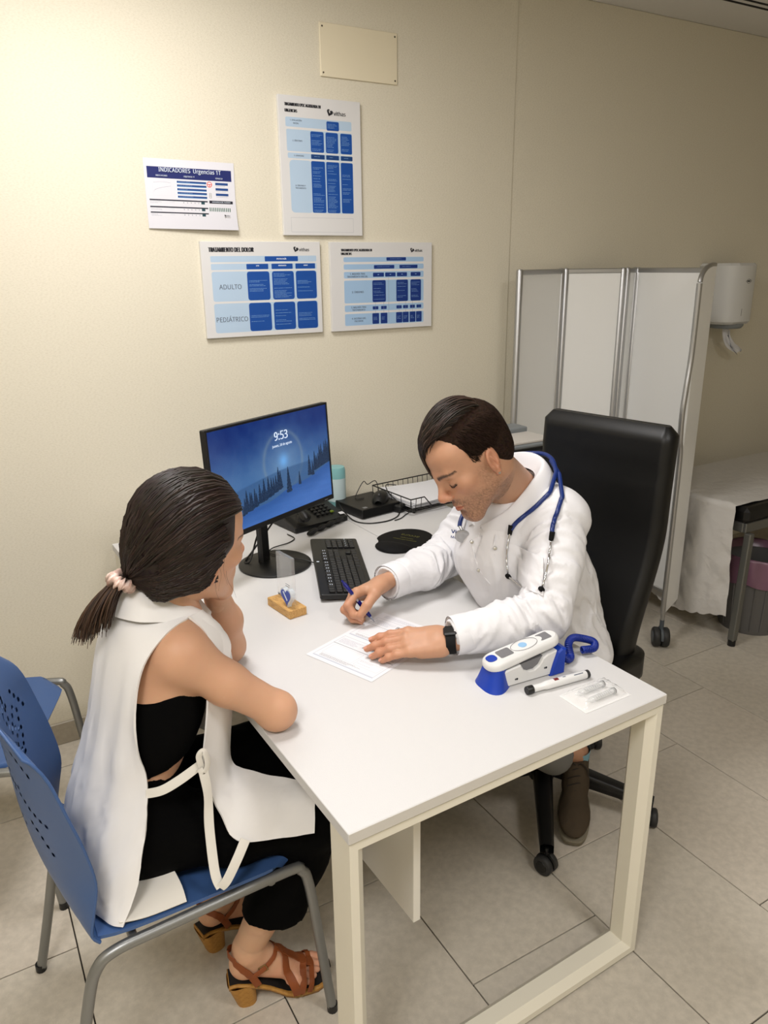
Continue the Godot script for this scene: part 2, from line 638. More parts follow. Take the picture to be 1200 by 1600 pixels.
func build_room() -> void:
	var st := new_st()
	bx(st, -1.9, 1.69, 0.0, 2.65, -1.85, -1.715, 0.003)
	bx(st, 1.68, 4.8, 0.0, 2.65, -1.85, -1.719, 0.003)
	struct("wall_back", st, M.wall_paper)
	st = new_st()
	bx(st, -1.9, -1.75, 0.0, 2.65, -1.85, 2.75, 0.003)
	struct("wall_left", st, M.wall_paper)
	st = new_st()
	bx(st, 4.6, 4.75, 0.0, 2.65, -1.85, 2.75, 0.003)
	struct("wall_right", st, M.wall_paper)
	st = new_st()
	bx(st, -1.9, 4.75, 0.0, 2.65, 2.6, 2.75, 0.003)
	struct("wall_front", st, M.wall_paper)
	st = new_st()
	bx(st, -1.9, 4.8, 2.65, 2.8, -1.85, 2.75, 0.003)
	var c := struct("ceiling", st, M.ceiling_paint)
	st = new_st()
	for k in 2:
		bx(st, 2.45, 4.0, 2.6475, 2.652, -1.462 + 0.04 * k, -1.450 + 0.04 * k, 0.0005)
	part(c, "air_slot", st, M.black_slot)
	st = new_st()
	bx(st, -1.75, 4.6, 0.0, 0.086, -1.716, -1.704, 0.002)
	struct("baseboard_back", st, M.skirting)
	st = new_st()
	bx(st, -1.751, -1.74, 0.0, 0.086, -1.7, 2.6, 0.002)
	struct("baseboard_left", st, M.skirting)
	# floor: 40 x 60 cm tiles laid with a one-third offset from row to row
	st = new_st()
	bx(st, -1.9, 4.8, -0.12, -0.006, -1.85, 2.75, 0.001)
	var f := struct("floor", st, M.grout)
	var meshes := {}
	var col := -4
	while col < 12:
		var x0 := maxf(col * 0.4, -1.75)
		var x1 := minf((col + 1) * 0.4, 4.6)
		var z := -0.163 - 0.2 * posmod(col - 1, 3)
		z -= ceilf((z + 1.715) / 0.6) * 0.6
		while z < 2.6:
			var z0 := maxf(z, -1.715)
			var z1 := minf(z + 0.6, 2.6)
			if x1 - x0 > 0.01 and z1 - z0 > 0.01:
				var w := x1 - x0 - 0.0034
				var d := z1 - z0 - 0.0034
				var key := "%d_%d" % [roundi(w * 1000), roundi(d * 1000)]
				if not meshes.has(key):
					var ts := new_st()
					box(ts, Transform3D(Basis(), v(0, -0.004, 0)), v(w, 0.008, d), 0.0009)
					meshes[key] = ts.commit()
				var o := part(f, "tile", meshes[key], M["tile%d" % rng.randi_range(0, 3)])
				o.position = v((x0 + x1) * 0.5, 0, (z0 + z1) * 0.5)
				if rng.randf() < 0.5:
					o.rotation.y = PI
			z += 0.6
		col += 1

# ---------------------------------------------------------------- prints
func uvquad(st: SurfaceTool, t: Transform3D, w: float, h: float) -> void:
	var n := (t.basis * Vector3.BACK).normalized()
	var c := [v(-w / 2, h / 2, 0), v(w / 2, h / 2, 0), v(w / 2, -h / 2, 0), v(-w / 2, -h / 2, 0)]
	var u := [Vector2(0, 0), Vector2(1, 0), Vector2(1, 1), Vector2(0, 1)]
	for k in [0, 1, 2, 0, 2, 3]:
		st.set_normal(n)
		st.set_uv(u[k])
		st.add_vertex(t * c[k])

func tex_mat(key: String, im: Image, rough := 0.45) -> StandardMaterial3D:
	var m := mat(key, Color.WHITE, rough)
	m.albedo_texture = ImageTexture.create_from_image(im)
	return m

func blank(w: int, h: int, c: Color) -> Image:
	var im := Image.create(w, h, false, Image.FORMAT_RGB8)
	im.fill(c)
	return im

func ink_box(im: Image, u0: float, u1: float, v0: float, v1: float, c: Color, r := 0.0) -> void:
	# filled box with rounded corners, in fractions of the sheet; r in pixels
	var w := im.get_width()
	var h := im.get_height()
	var x0 := roundi(u0 * w)
	var x1 := roundi(u1 * w)
	var y0 := roundi(v0 * h)
	var y1 := roundi(v1 * h)
	if r <= 0.0:
		im.fill_rect(Rect2i(x0, y0, x1 - x0, maxi(y1 - y0, 1)), c)
		return
	for y in range(y0, y1):
		var dy := maxf(maxf(y0 + r - y, y - (y1 - 1 - r)), 0.0)
		var cut := 0 if dy <= 0.0 else ceili(r - sqrt(maxf(r * r - dy * dy, 0.0)))
		im.fill_rect(Rect2i(x0 + cut, y, x1 - x0 - 2 * cut, 1), c)

func ink_lines(im: Image, u0: float, u1: float, v0: float, v1: float, c: Color, step: float, fill := 0.7) -> void:
	# rows of small print: each row a broken run of short dashes
	var w := im.get_width()
	var h := im.get_height()
	var y := v0 * h
	while y < v1 * h:
		if rng.randf() < fill:
			var x := u0 * w
			var end := lerpf(u0, u1, rng.randf_range(0.55, 1.0)) * w
			while x < end:
				var l := rng.randf_range(3.0, 11.0)
				im.fill_rect(Rect2i(int(x), int(y), int(minf(l, end - x)), 2), c)
				x += l + 2.0
		y += step

func ink_frame(im: Image, u0: float, u1: float, v0: float, v1: float, c: Color, t := 1) -> void:
	var w := im.get_width()
	var h := im.get_height()
	var r := Rect2i(roundi(u0 * w), roundi(v0 * h), roundi((u1 - u0) * w), roundi((v1 - v0) * h))
	im.fill_rect(Rect2i(r.position, Vector2i(r.size.x, t)), c)
	im.fill_rect(Rect2i(r.position + Vector2i(0, r.size.y), Vector2i(r.size.x, t)), c)
	im.fill_rect(Rect2i(r.position, Vector2i(t, r.size.y)), c)
	im.fill_rect(Rect2i(r.position + Vector2i(r.size.x, 0), Vector2i(t, r.size.y + t)), c)

func heart_poly(s: float) -> PackedVector2Array:
	var out := PackedVector2Array()
	for k in 36:
		var a := TAU * k / 36.0
		out.append(Vector2(pow(sin(a), 3) * 16.0, 13.0 * cos(a) - 5.0 * cos(2 * a) - 2.0 * cos(3 * a) - cos(4 * a)) / 32.0 * s)
	return out

func logo(parent: Node3D, t: Transform3D, cap: float, m: Material) -> void:
	# a slanted heart with a light loop in it, and the name beside it
	var st := new_st()
	text(st, "vithas", t * at(v(cap * 1.55, 0, 0)), cap, 0.5, 1.02, -1)
	part(parent, "name_lettering", st, m)
	st = new_st()
	var h := t * tf(Basis(v(0, 0, 1), -0.35), v(cap * 0.35, cap * 0.1, 0))
	extrude(st, h, heart_poly(cap * 1.9), 0.0004)
	var o := part(parent, "heart_mark", st, m)
	st = new_st()
	tube(st, [h * v(-cap * 0.32, cap * 0.45, 0.0005), h * v(cap * 0.05, -cap * 0.1, 0.0005)], cap * 0.13, 8, true, null, 0.05, h.basis * v(0, 0, 1))
	part(o, "heart_loop", st, M.pvc_white)

func board(called: String, label: String, x0: float, x1: float, y0: float, y1: float, im: Image, thick: float, z := -1.715) -> Node3D:
	var w := x1 - x0
	var h := y1 - y0
	var o := thing(called, label, "poster", v((x0 + x1) * 0.5, y0, z), 0.0)
	var st := new_st()
	bx(st, -w / 2, w / 2, 0, h, 0.0, thick, 0.0008)
	part(o, "backing_board", st, M.pvc_white)
	st = new_st()
	uvquad(st, at(v(0, h / 2, thick + 0.0003)), w - 0.002, h - 0.002)
	part(o, "printed_face", st, tex_mat(called + label, im))
	return o

func place(w: float, h: float, thick: float, u: float, vv: float) -> Vector3:
	return v((u - 0.5) * w, (1.0 - vv) * h, thick + 0.0006)

func build_wall_things() -> void:
	var light := Color(0.70, 0.785, 0.87)
	var blue := Color(0.035, 0.285, 0.60)
	var navy := Color(0.02, 0.185, 0.48)
	var pale := Color(0.62, 0.76, 0.90)
	var white := Color(0.85, 0.845, 0.84)
	var grey := Color(0.55, 0.58, 0.62)
	# --- tall treatment board
	var im := blank(626, 888, white)
	for r in [[0.075, 0.885, 0.147, 0.215], [0.08, 0.89, 0.232, 0.387], [0.085, 0.89, 0.398, 0.437]]:
		ink_box(im, r[0], r[1], r[2], r[3], light, 8)
	ink_box(im, 0.10, 0.37, 0.448, 0.832, light, 26)
	ink_box(im, 0.36, 0.895, 0.448, 0.832, light, 6)
	ink_box(im, 0.57, 0.725, 0.157, 0.222, blue, 7)
	ink_lines(im, 0.585, 0.71, 0.175, 0.212, pale, 8, 0.9)
	var cols := [[0.368, 0.535], [0.555, 0.715], [0.74, 0.89]]
	for k in 3:
		var u0: float = cols[k][0]
		var u1: float = cols[k][1]
		ink_box(im, u0, u1 - 0.005, 0.236, 0.385, blue, 9)
		ink_lines(im, u0 + 0.015, u1 - 0.02, 0.26, 0.375, pale, 9, 0.75)
		ink_box(im, u0, u1, 0.401, 0.434, Color(0.04, 0.235, 0.46), 3)
		ink_lines(im, u0 + 0.04, u1 - 0.04, 0.415, 0.422, pale, 9, 1.0)
		ink_box(im, u0 - 0.004, u1, 0.449, 0.83, blue, 9)
		ink_lines(im, u0 + 0.015, u1 - 0.015, 0.465 if k < 2 else 0.53, 0.82 if k < 2 else 0.75, pale, 9, 0.62)
	ink_frame(im, 0.09, 0.88, 0.868, 0.976, grey)
	var o := board("treatment_poster", "tall white poster board with blue columns, highest of the three blue boards", 0.665, 0.979, 1.745, 2.189, im, 0.014)
	var w := 0.314
	var h := 0.444
	var st := new_st()
	text(st, "TRATAMIENTO EPOC AGUDIZADA EN", at(place(w, h, 0.014, 0.075, 0.062)), 0.0095, 1.6, 1, -1, 0.134)
	text(st, "URGENCIAS", at(place(w, h, 0.014, 0.075, 0.105)), 0.0095, 1.6, 1, -1, 0.045)
	part(o, "lettering", st, M.ink)
	logo(o, at(place(w, h, 0.014, 0.60, 0.098)), 0.0125, M.ink)
	st = new_st()
	text(st, "1. EVALUACIÓN", at(place(w, h, 0.014, 0.20, 0.168)), 0.0045)
	text(st, "INICIAL", at(place(w, h, 0.014, 0.20, 0.19)), 0.0045)
	text(st, "2. SÍNTOMAS", at(place(w, h, 0.014, 0.21, 0.31)), 0.0045)
	text(st, "3. GRAVEDAD", at(place(w, h, 0.014, 0.22, 0.417)), 0.0045)
	text(st, "4. ÓRDENES Y", at(place(w, h, 0.014, 0.225, 0.63)), 0.0045)
	text(st, "TRATAMIENTO", at(place(w, h, 0.014, 0.225, 0.65)), 0.0045)
	part(o, "small_lettering", st, M.ink_grey)
	# --- pain board
	im = blank(886, 638, white)
	ink_box(im, 0.07, 0.965, 0.145, 0.208, light, 4)
	ink_box(im, 0.07, 0.965, 0.226, 0.288, light, 4)
	ink_box(im, 0.07, 0.965, 0.306, 0.617, light, 14)
	ink_box(im, 0.07, 0.965, 0.640, 0.952, light, 14)
	ink_box(im, 0.513, 0.800, 0.150, 0.203, blue, 3)
	cols = [[0.357, 0.545], [0.568, 0.757], [0.775, 0.958]]
	for k in 3:
		var u0: float = cols[k][0]
		var u1: float = cols[k][1]
		ink_box(im, u0, u1 - 0.006, 0.229, 0.285, blue, 3)
		ink_box(im, u0, u1, 0.309, 0.614, blue, 16)
		ink_lines(im, u0 + 0.015, u1 - 0.015, [0.39, 0.335, 0.40][k], [0.55, 0.595, 0.53][k], pale, 9, 0.72)
		ink_box(im, u0, u1, 0.643, 0.949, blue, 16)
		ink_lines(im, u0 + 0.015, u1 - 0.015, [0.78, 0.73, 0.77][k], [0.85, 0.90, 0.86][k], pale, 10, 0.6)
	o = board("pain_poster", "wide white poster board with blue boxes reading ADULTO and PEDIÁTRICO", 0.359, 0.802, 1.405, 1.7235, im, 0.014)
	w = 0.443
	h = 0.3185
	st = new_st()
	text(st, "TRATAMIENTO DEL DOLOR", at(place(w, h, 0.014, 0.062, 0.083)), 0.0145, 1.7, 1, -1, 0.160)
	part(o, "lettering", st, M.ink)
	logo(o, at(place(w, h, 0.014, 0.775, 0.083)), 0.0105, M.ink)
	st = new_st()
	text(st, "ADULTO", at(place(w, h, 0.014, 0.215, 0.465)), 0.0155, 0.0, 1.0)
	text(st, "PEDIÁTRICO", at(place(w, h, 0.014, 0.213, 0.80)), 0.0155, 0.0, 0.98)
	part(o, "row_lettering", st, M.ink_grey)
	st = new_st()
	text(st, "PATOLOGÍA", at(place(w, h, 0.014, 0.656, 0.177)), 0.005, 0.6)
	text(st, "LEVE", at(place(w, h, 0.014, 0.45, 0.25)), 0.004, 0.6)
	text(st, "MODERADO", at(place(w, h, 0.014, 0.66, 0.25)), 0.004, 0.6)
	text(st, "GRAVE", at(place(w, h, 0.014, 0.865, 0.25)), 0.004, 0.6)
	part(o, "white_lettering", st, M.ink_white)
	# --- flow chart board
	im = blank(890, 638, white)
	for r in [[0.165, 0.218], [0.243, 0.303], [0.327, 0.402], [0.426, 0.685], [0.708, 0.783], [0.808, 0.945]]:
		ink_box(im, 0.12, 0.915, r[0], r[1], Color(0.62, 0.745, 0.865), 8)
	ink_box(im, 0.535, 0.732, 0.168, 0.205, navy, 3)
	for u in [[0.41, 0.612], [0.665, 0.85]]:
		ink_box(im, u[0], u[1], 0.256, 0.296, navy, 3)
		ink_lines(im, u[0] + 0.03, u[1] - 0.03, 0.274, 0.28, pale, 9, 1.0)
	ink_lines(im, 0.57, 0.70, 0.184, 0.19, pale, 9, 1.0)
	for u in [[0.40, 0.508], [0.520, 0.625], [0.638, 0.742], [0.78, 0.882]]:
		ink_box(im, u[0], u[1], 0.342, 0.388, navy, 3)
		ink_box(im, u[0] + 0.045, u[0] + 0.06, 0.361, 0.367, pale)
	for u in [[0.392, 0.525], [0.632, 0.752], [0.777, 0.888]]:
		ink_box(im, u[0], u[1], 0.428, 0.682, navy, 10)
		ink_lines(im, u[0] + 0.012, u[1] - 0.012, 0.46, 0.65, pale, 10, 0.55)
	for u in [[0.392, 0.448], [0.475, 0.532], [0.632, 0.686], [0.700, 0.752], [0.772, 0.824], [0.84, 0.89]]:
		ink_box(im, u[0], u[1], 0.730, 0.768, navy, 2)
		ink_box(im, u[0] - 0.004, u[1] + 0.006, 0.812, 0.938, navy, 4)
		ink_lines(im, u[0] + 0.008, u[1] - 0.004, 0.86, 0.89, pale, 9, 1.0)
		ink_box(im, u[0] + 0.027, u[0] + 0.029, 0.685, 0.81, grey)
	ink_box(im, 0.552, 0.5535, 0.39, 0.92, grey)
	o = board("flow_chart_poster", "wide white poster board with many small navy flow chart boxes", 0.842, 1.288, 1.404, 1.723, im, 0.014)
	w = 0.446
	h = 0.319
	st = new_st()
	text(st, "TRATAMIENTO EPOC AGUDIZADA EN", at(place(w, h, 0.014, 0.10, 0.088)), 0.0085, 1.6, 1, -1, 0.130)
	text(st, "URGENCIAS", at(place(w, h, 0.014, 0.10, 0.128)), 0.0085, 1.6, 1, -1, 0.044)
	part(o, "lettering", st, M.ink)
	logo(o, at(place(w, h, 0.014, 0.785, 0.092)), 0.0095, M.ink)
	st = new_st()
	text(st, "1. MEJORÍA TRAS", at(place(w, h, 0.014, 0.25, 0.352)), 0.0062)
	text(st, "TRATAMIENTO INICIAL", at(place(w, h, 0.014, 0.25, 0.383)), 0.0062)
	text(st, "2. ÓRDENES", at(place(w, h, 0.014, 0.25, 0.555)), 0.0068)
	text(st, "3. MEJORÍA TRAS", at(place(w, h, 0.014, 0.255, 0.732)), 0.0062)
	text(st, "TRATAMIENTO", at(place(w, h, 0.014, 0.255, 0.763)), 0.0062)
	text(st, "4. DESTINO DEL", at(place(w, h, 0.014, 0.255, 0.862)), 0.0062)
	text(st, "PACIENTE", at(place(w, h, 0.014, 0.255, 0.893)), 0.0062)
	part(o, "row_lettering", st, M.ink_grey)
	# --- loose printed sheet, its lower right corner lifting
	im = blank(891, 630, Color(0.86, 0.855, 0.88))
	ink_box(im, 0.03, 0.965, 0.115, 0.275, Color(0.035, 0.10, 0.38))
	for k in 5:
		ink_box(im, 0.345, 0.672, 0.30 + 0.053 * k, 0.327 + 0.053 * k, Color(0.06, 0.25, 0.50))
		ink_box(im, 0.345, 0.672, 0.327 + 0.053 * k, 0.333 + 0.053 * k, Color(0.55, 0.74, 0.90))
		ink_box(im, 0.325, 0.345, 0.30 + 0.053 * k, 0.327 + 0.053 * k, Color(0.95, 0.95, 0.97), 6)
		ink_lines(im, 0.36, 0.52, 0.311 + 0.053 * k, 0.314 + 0.053 * k, Color(0.75, 0.85, 0.95), 9, 1.0)
	for k in 3:
		ink_box(im, 0.775, 0.92, 0.30 + 0.078 * k, 0.335 + 0.078 * k, Color(0.06, 0.25, 0.50))
		ink_lines(im, 0.78, 0.95, 0.345 + 0.078 * k, 0.36 + 0.078 * k, grey, 6, 1.0)
	ink_frame(im, 0.08, 0.28, 0.31, 0.52, Color(0.80, 0.80, 0.84))
	for k in 60:
		var q := float(k) / 59.0
		ink_box(im, 0.09 + 0.18 * q, 0.095 + 0.18 * q, 0.335 - 0.01 * sin(q * 3.0), 0.338 - 0.01 * sin(q * 3.0), Color(0.6, 0.62, 0.68))
		ink_box(im, 0.09 + 0.18 * q, 0.095 + 0.18 * q, 0.46 - 0.08 * sqrt(q), 0.463 - 0.08 * sqrt(q), Color(0.6, 0.62, 0.68))
	for k in 3:
		var y: float = [0.575, 0.675, 0.755][k]
		ink_box(im, 0.035, 0.675, y, y + 0.018, Color(0.10, 0.10, 0.17))
		ink_lines(im, 0.04, 0.17, y + 0.028, y + 0.06, grey, 8, 1.0)
		ink_lines(im, 0.25, 0.31, y + 0.028, y + 0.05, Color(0.72, 0.73, 0.77), 8, 1.0)
		for c in 6:
			ink_box(im, 0.40 + 0.042 * c, 0.408 + 0.042 * c, y + 0.028, y + 0.045, Color(0.60, 0.62, 0.66))
		ink_box(im, 0.60, 0.64, y + 0.015, y + 0.052, Color(0.12, 0.26, 0.30))
	ink_box(im, 0.695, 0.965, 0.565, 0.608, Color(0.06, 0.07, 0.14))
	for c in 12:
		ink_box(im, 0.69 + 0.021 * c, 0.70 + 0.021 * c, 0.668, 0.725, Color(0.20, 0.38, 0.30))
	for y in 60:
		for x in 60:
			var d := Vector2(x - 30, y - 30).length()
			if d < 27 and (d > 20 or absi(y - 30) < 4 or absi(x - 30) < 4 and y > 30):
				im.set_pixel(600 + x, 178 + y, Color(0.86, 0.36, 0.30))
	ink_frame(im, 0.70, 0.72, 0.455, 0.50, Color(0.5, 0.5, 0.45), 3)
	ink_frame(im, 0.70, 0.72, 0.48, 0.525, Color(0.5, 0.5, 0.45), 3)
	o = thing("printed_sheet", "loose white printed sheet with navy heading and charts", "poster", v(0.3475, 1.761, -1.7145))
	o.rotation.z = -0.012
	var rows := []
	st = new_st()
	for j in 13:
		var line := []
		for i in 17:
			var u := i / 16.0
			var q := j / 12.0
			var lift := 0.0008 + 0.016 * pow(maxf(q - 0.45, 0.0) / 0.55, 2.0) * (0.25 + 0.75 * u) + 0.003 * u
			line.append(v((u - 0.5) * 0.297, (1.0 - q) * 0.21, lift))
		rows.append(line)
	for j in 12:
		for i in 16:
			var c := [[j, i], [j, i + 1], [j + 1, i + 1], [j, i], [j + 1, i + 1], [j + 1, i]]
			for q in c:
				st.set_normal(v(0, -0.05 * q[0] / 12.0, 1).normalized())
				st.set_uv(Vector2(q[1] / 16.0, q[0] / 12.0))
				st.add_vertex(rows[q[0]][q[1]])
	var sm := tex_mat("chart_sheet", im, 0.6)
	part(o, "sheet", st, sm)
	st = new_st()
	text(st, "INDICADORES  Urgencias 1T", at(v(0.0, 0.176, 0.0045)), 0.0125, 0.0, 1, 0, 0.205)
	text(st, "INDICADORES", at(v(-0.095, 0.160, 0.0045)), 0.0042)
	text(st, "OBJETIVOS 1T", at(v(-0.005, 0.160, 0.0045)), 0.0042)
	text(st, "SERVICIO", at(v(0.095, 0.160, 0.0050)), 0.0042)
	part(o, "white_lettering", st, M.ink_white)
	st = new_st()
	text(st, "EXPERIENCIA DEL PACIENTE", at(v(0.098, 0.0868, 0.0065)), 0.0036)
	part(o, "small_lettering", st, M.ink_white)
	logo(o, at(v(0.105, 0.045, 0.0145)), 0.0035, M.ink)
	# --- blank cover plate with four screws
	o = thing("cover_plate", "blank cream cover plate with four corner screws above the posters", "wall plate", v(0.986, 2.259, -1.715))
	st = new_st()
	bx(st, -0.153, 0.153, 0, 0.163, 0.0, 0.006, 0.0015)
	var pl := mat("plate", Color(0.90, 0.86, 0.755), 0.5)
	part(o, "plate", st, pl)
	for s in [[-0.143, 0.012], [0.143, 0.012], [-0.143, 0.151], [0.143, 0.151]]:
		st = new_st()
		lathe(st, tf(Basis(v(1, 0, 0), PI / 2), v(s[0], s[1], 0.006)), [[0.0032, 0.0], [0.003, 0.0008], [0.0, 0.001]], 10)
		part(o, "screw", st, M.screw)
	# --- roll towel dispenser
	o = thing("towel_dispenser", "white plastic wall dispenser with tissue hanging from it", "dispenser", v(3.02, 1.33, -1.719))
	st = new_st()
	var pr := PackedVector2Array()
	for p in [[-0.115, 0.0], [0.115, 0.0], [0.115, 0.12], [0.10, 0.165], [0.06, 0.19], [-0.06, 0.19], [-0.10, 0.165], [-0.115, 0.12]]:
		pr.append(Vector2(p[0], -p[1]))
	extrude(st, tf(Basis(v(1, 0, 0), v(0, 0, -1), v(0, 1, 0)), v(0, 0.01, 0)), pr, 0.29, 0.012, true)
	part(o, "housing", st, M.dispenser)
	st = new_st()
	lathe(st, at(v(0, -0.012, 0.10)), [[0.075, 0.0], [0.085, 0.012], [0.085, 0.024]], 24)
	part(o, "nozzle", st, M.cabinet_grey)
	st = new_st()
	tube(st, curve([v(-0.005, 0.215, 0.1905), v(0.015, 0.225, 0.1905), v(0.035, 0.215, 0.1905), v(0.015, 0.205, 0.1905), v(-0.005, 0.215, 0.1905)], 4), 0.0008, 4)
	part(o, "badge_rim", st, M.ink)
	st = new_st()
	bx(st, 0.004, 0.026, 0.212, 0.218, 0.19, 0.1906, 0.0001)
	part(o, "badge", st, M.ink)
	st = new_st()
	bx(st, -0.012, -0.010, 0.05, 0.085, 0.19, 0.1906, 0.0001)
	part(o, "mark", st, M.ink)
	st = new_st()
	rows = []
	for j in 12:
		var q := j / 11.0
		var line := []
		for i in 8:
			var u := i / 7.0 - 0.5
			var wd := 0.05 + 0.03 * q
			line.append(v(0.0 + 0.11 * q * q + u * wd * (0.7 + 0.3 * q), -0.012 - 0.13 * q + 0.012 * sin(u * 9.0 + q * 5.0), 0.11 + 0.01 * sin(u * 16.0 + q * 3.0)))
		rows.append(line)
	grid(st, rows, false, 0.0008)
	part(o, "tissue", st, M.paper)

# ---------------------------------------------------------------- desk
const DESK_TURN := 0.0293

func desk_frame(o: Node3D, z0: float) -> void:
	# closed rectangular leg frame with chamfered inner edges, mitred corners; every side is a part
	var prof := [[0.0, 0.0], [0.017, 0.0], [0.034, -0.016], [0.034, -0.052], [0.017, -0.068], [0.0, -0.068]]
	var cx := [0.003, 0.797, 0.797, 0.003]
	var cy := [0.012, 0.012, 0.7125, 0.7125]
	var sx := [1, -1, -1, 1]
	var sy := [1, 1, -1, -1]
	for s in 4:
		var e := (s + 1) % 4
		var st := new_st()
		var mid := Vector3.ZERO
		for p in prof:
			for c in [s, e]:
				mid += v(cx[c] + sx[c] * p[0], cy[c] + sy[c] * p[0], z0 + p[1]) / 12.0
		for i in prof.size():
			var a: Array = prof[i]
			var b: Array = prof[(i + 1) % prof.size()]
			var q := []
			for w in [[s, a], [e, a], [e, b], [s, b]]:
				q.append(v(cx[w[0]] + sx[w[0]] * w[1][0], cy[w[0]] + sy[w[0]] * w[1][0], z0 + w[1][1]))
			quadc(st, q[0], q[1], q[2], q[3], mid)
		part(o, ["foot_rail", "leg", "top_rail", "leg"][s], st, M.cream_steel)
	for x in [0.03, 0.77]:
		var st := new_st()
		lathe(st, at(v(x, 0.0, z0 - 0.034)), [[0.0, 0.0], [0.015, 0.0], [0.015, 0.008], [0.006, 0.0125]], 12)
		part(o, "levelling_foot", st, M.black_plastic)

func build_desk() -> void:
	var o := thing("desk", "white office desk with cream steel loop legs between the two people", "desk", Vector3.ZERO, DESK_TURN)
	var st := new_st()
	bx(st, 0.0, 0.80, 0.7165, 0.74, -1.66, 0.0, 0.0012)
	var top := part(o, "tabletop", st, M.melamine)
	st = new_st()
	bx(st, 0.001, 0.799, 0.7175, 0.7388, 0.0, 0.0008, 0.0002)
	part(top, "edge_band", st, M.edge_band)
	st = new_st()
	bx(st, 0.803, 1.21, 0.7165, 0.74, -1.66, -1.06, 0.0012)
	part(o, "side_top", st, M.melamine)
	desk_frame(o, -0.004)
	desk_frame(o, -1.58)
	st = new_st()
	for x in [0.12, 0.64]:
		st = new_st()
		bx(st, x, x + 0.04, 0.686, 0.716, -1.57, -0.075, 0.002)
		part(o, "beam", st, M.cream_steel)
	st = new_st()
	bx(st, 0.225, 0.243, 0.30, 0.716, -1.5, -0.14, 0.001)
	part(o, "modesty_panel", st, M.panel_white)
	st = new_st()
	bx(st, 1.18, 1.20, 0.0, 0.716, -1.62, -1.10, 0.001)
	part(o, "side_panel", st, M.panel_white)

# ---------------------------------------------------------------- screen, couch and the rest of the far corner
func screen_panel(o: Node3D, a: Vector2, b: Vector2, board_inset := 0.016) -> void:
	var d := b - a
	var l := d.length()
	var t := at(v((a.x + b.x) * 0.5, 0, (a.y + b.y) * 0.5), -atan2(d.y, d.x))
	var st := new_st()
	box(st, t * at(v(0, 0.89, 0)), v(l - board_inset * 2, 1.42, 0.012), 0.001)
	part(o, "panel", st, M.board_white, true)
	st = new_st()
	box(st, t * at(v(0, 1.606, 0)), v(l - 0.02, 0.02, 0.022), 0.003)
	part(o, "rail", st, M.alu, true)
	st = new_st()
	box(st, t * at(v(0, 0.172, 0)), v(l - 0.02, 0.02, 0.022), 0.003)
	part(o, "rail", st, M.alu, true)

func screen_post(o: Node3D, p: Vector2, r := 0.014) -> void:
	var st := new_st()
	lathe(st, at(v(p.x, 0.13, p.y)), [[0.0, 0.0], [r, 0.0], [r, 1.48], [r * 0.8, 1.487], [0.0, 1.49]], 14)
	part(o, "post", st, M.alu, true)

func caster(parent: Node3D, p: Vector3, r: float, turn: float, twin: Material, hub: Material) -> void:
	# twin-wheel caster standing on the floor at p, under a short stem
	var t := at(v(p.x, r, p.z), turn)
	var st := new_st()
	for s in [-1, 1]:
		lathe(st, t * tf(Basis(v(1, 0, 0), PI / 2), v(0, 0, s * r * 0.42)), [[0.0, -r * 0.36], [r * 0.88, -r * 0.36], [r, -r * 0.22], [r, r * 0.22], [r * 0.88, r * 0.36], [0.0, r * 0.36]], 20)
	var o := part(parent, "caster", st, twin, true)
	st = new_st()
	for s in [-1, 1]:
		lathe(st, t * tf(Basis(v(1, 0, 0), PI / 2), v(0, 0, s * r * 0.80)), [[0.0, -r * 0.06], [r * 0.62, -r * 0.05], [r * 0.58, r * 0.04], [0.0, r * 0.05]] if s > 0 else [[0.0, -r * 0.05], [r * 0.58, -r * 0.04], [r * 0.62, r * 0.05], [0.0, r * 0.06]], 16)
	tube(st, [t * v(0, r * 0.3, 0), t * v(0, r * 1.9, 0)], r * 0.22, 8)
	lathe(st, t * tf(Basis(v(1, 0, 0), PI / 2), Vector3.ZERO), [[0.0, -r * 0.12], [r * 1.08, -r * 0.12], [r * 1.08, r * 0.12], [0.0, r * 0.12]], 16, PI, PI)
	var q := MeshInstance3D.new()
	q.name = "hub"
	q.mesh = st.commit()
	q.material_override = hub
	o.add_child(q, true)

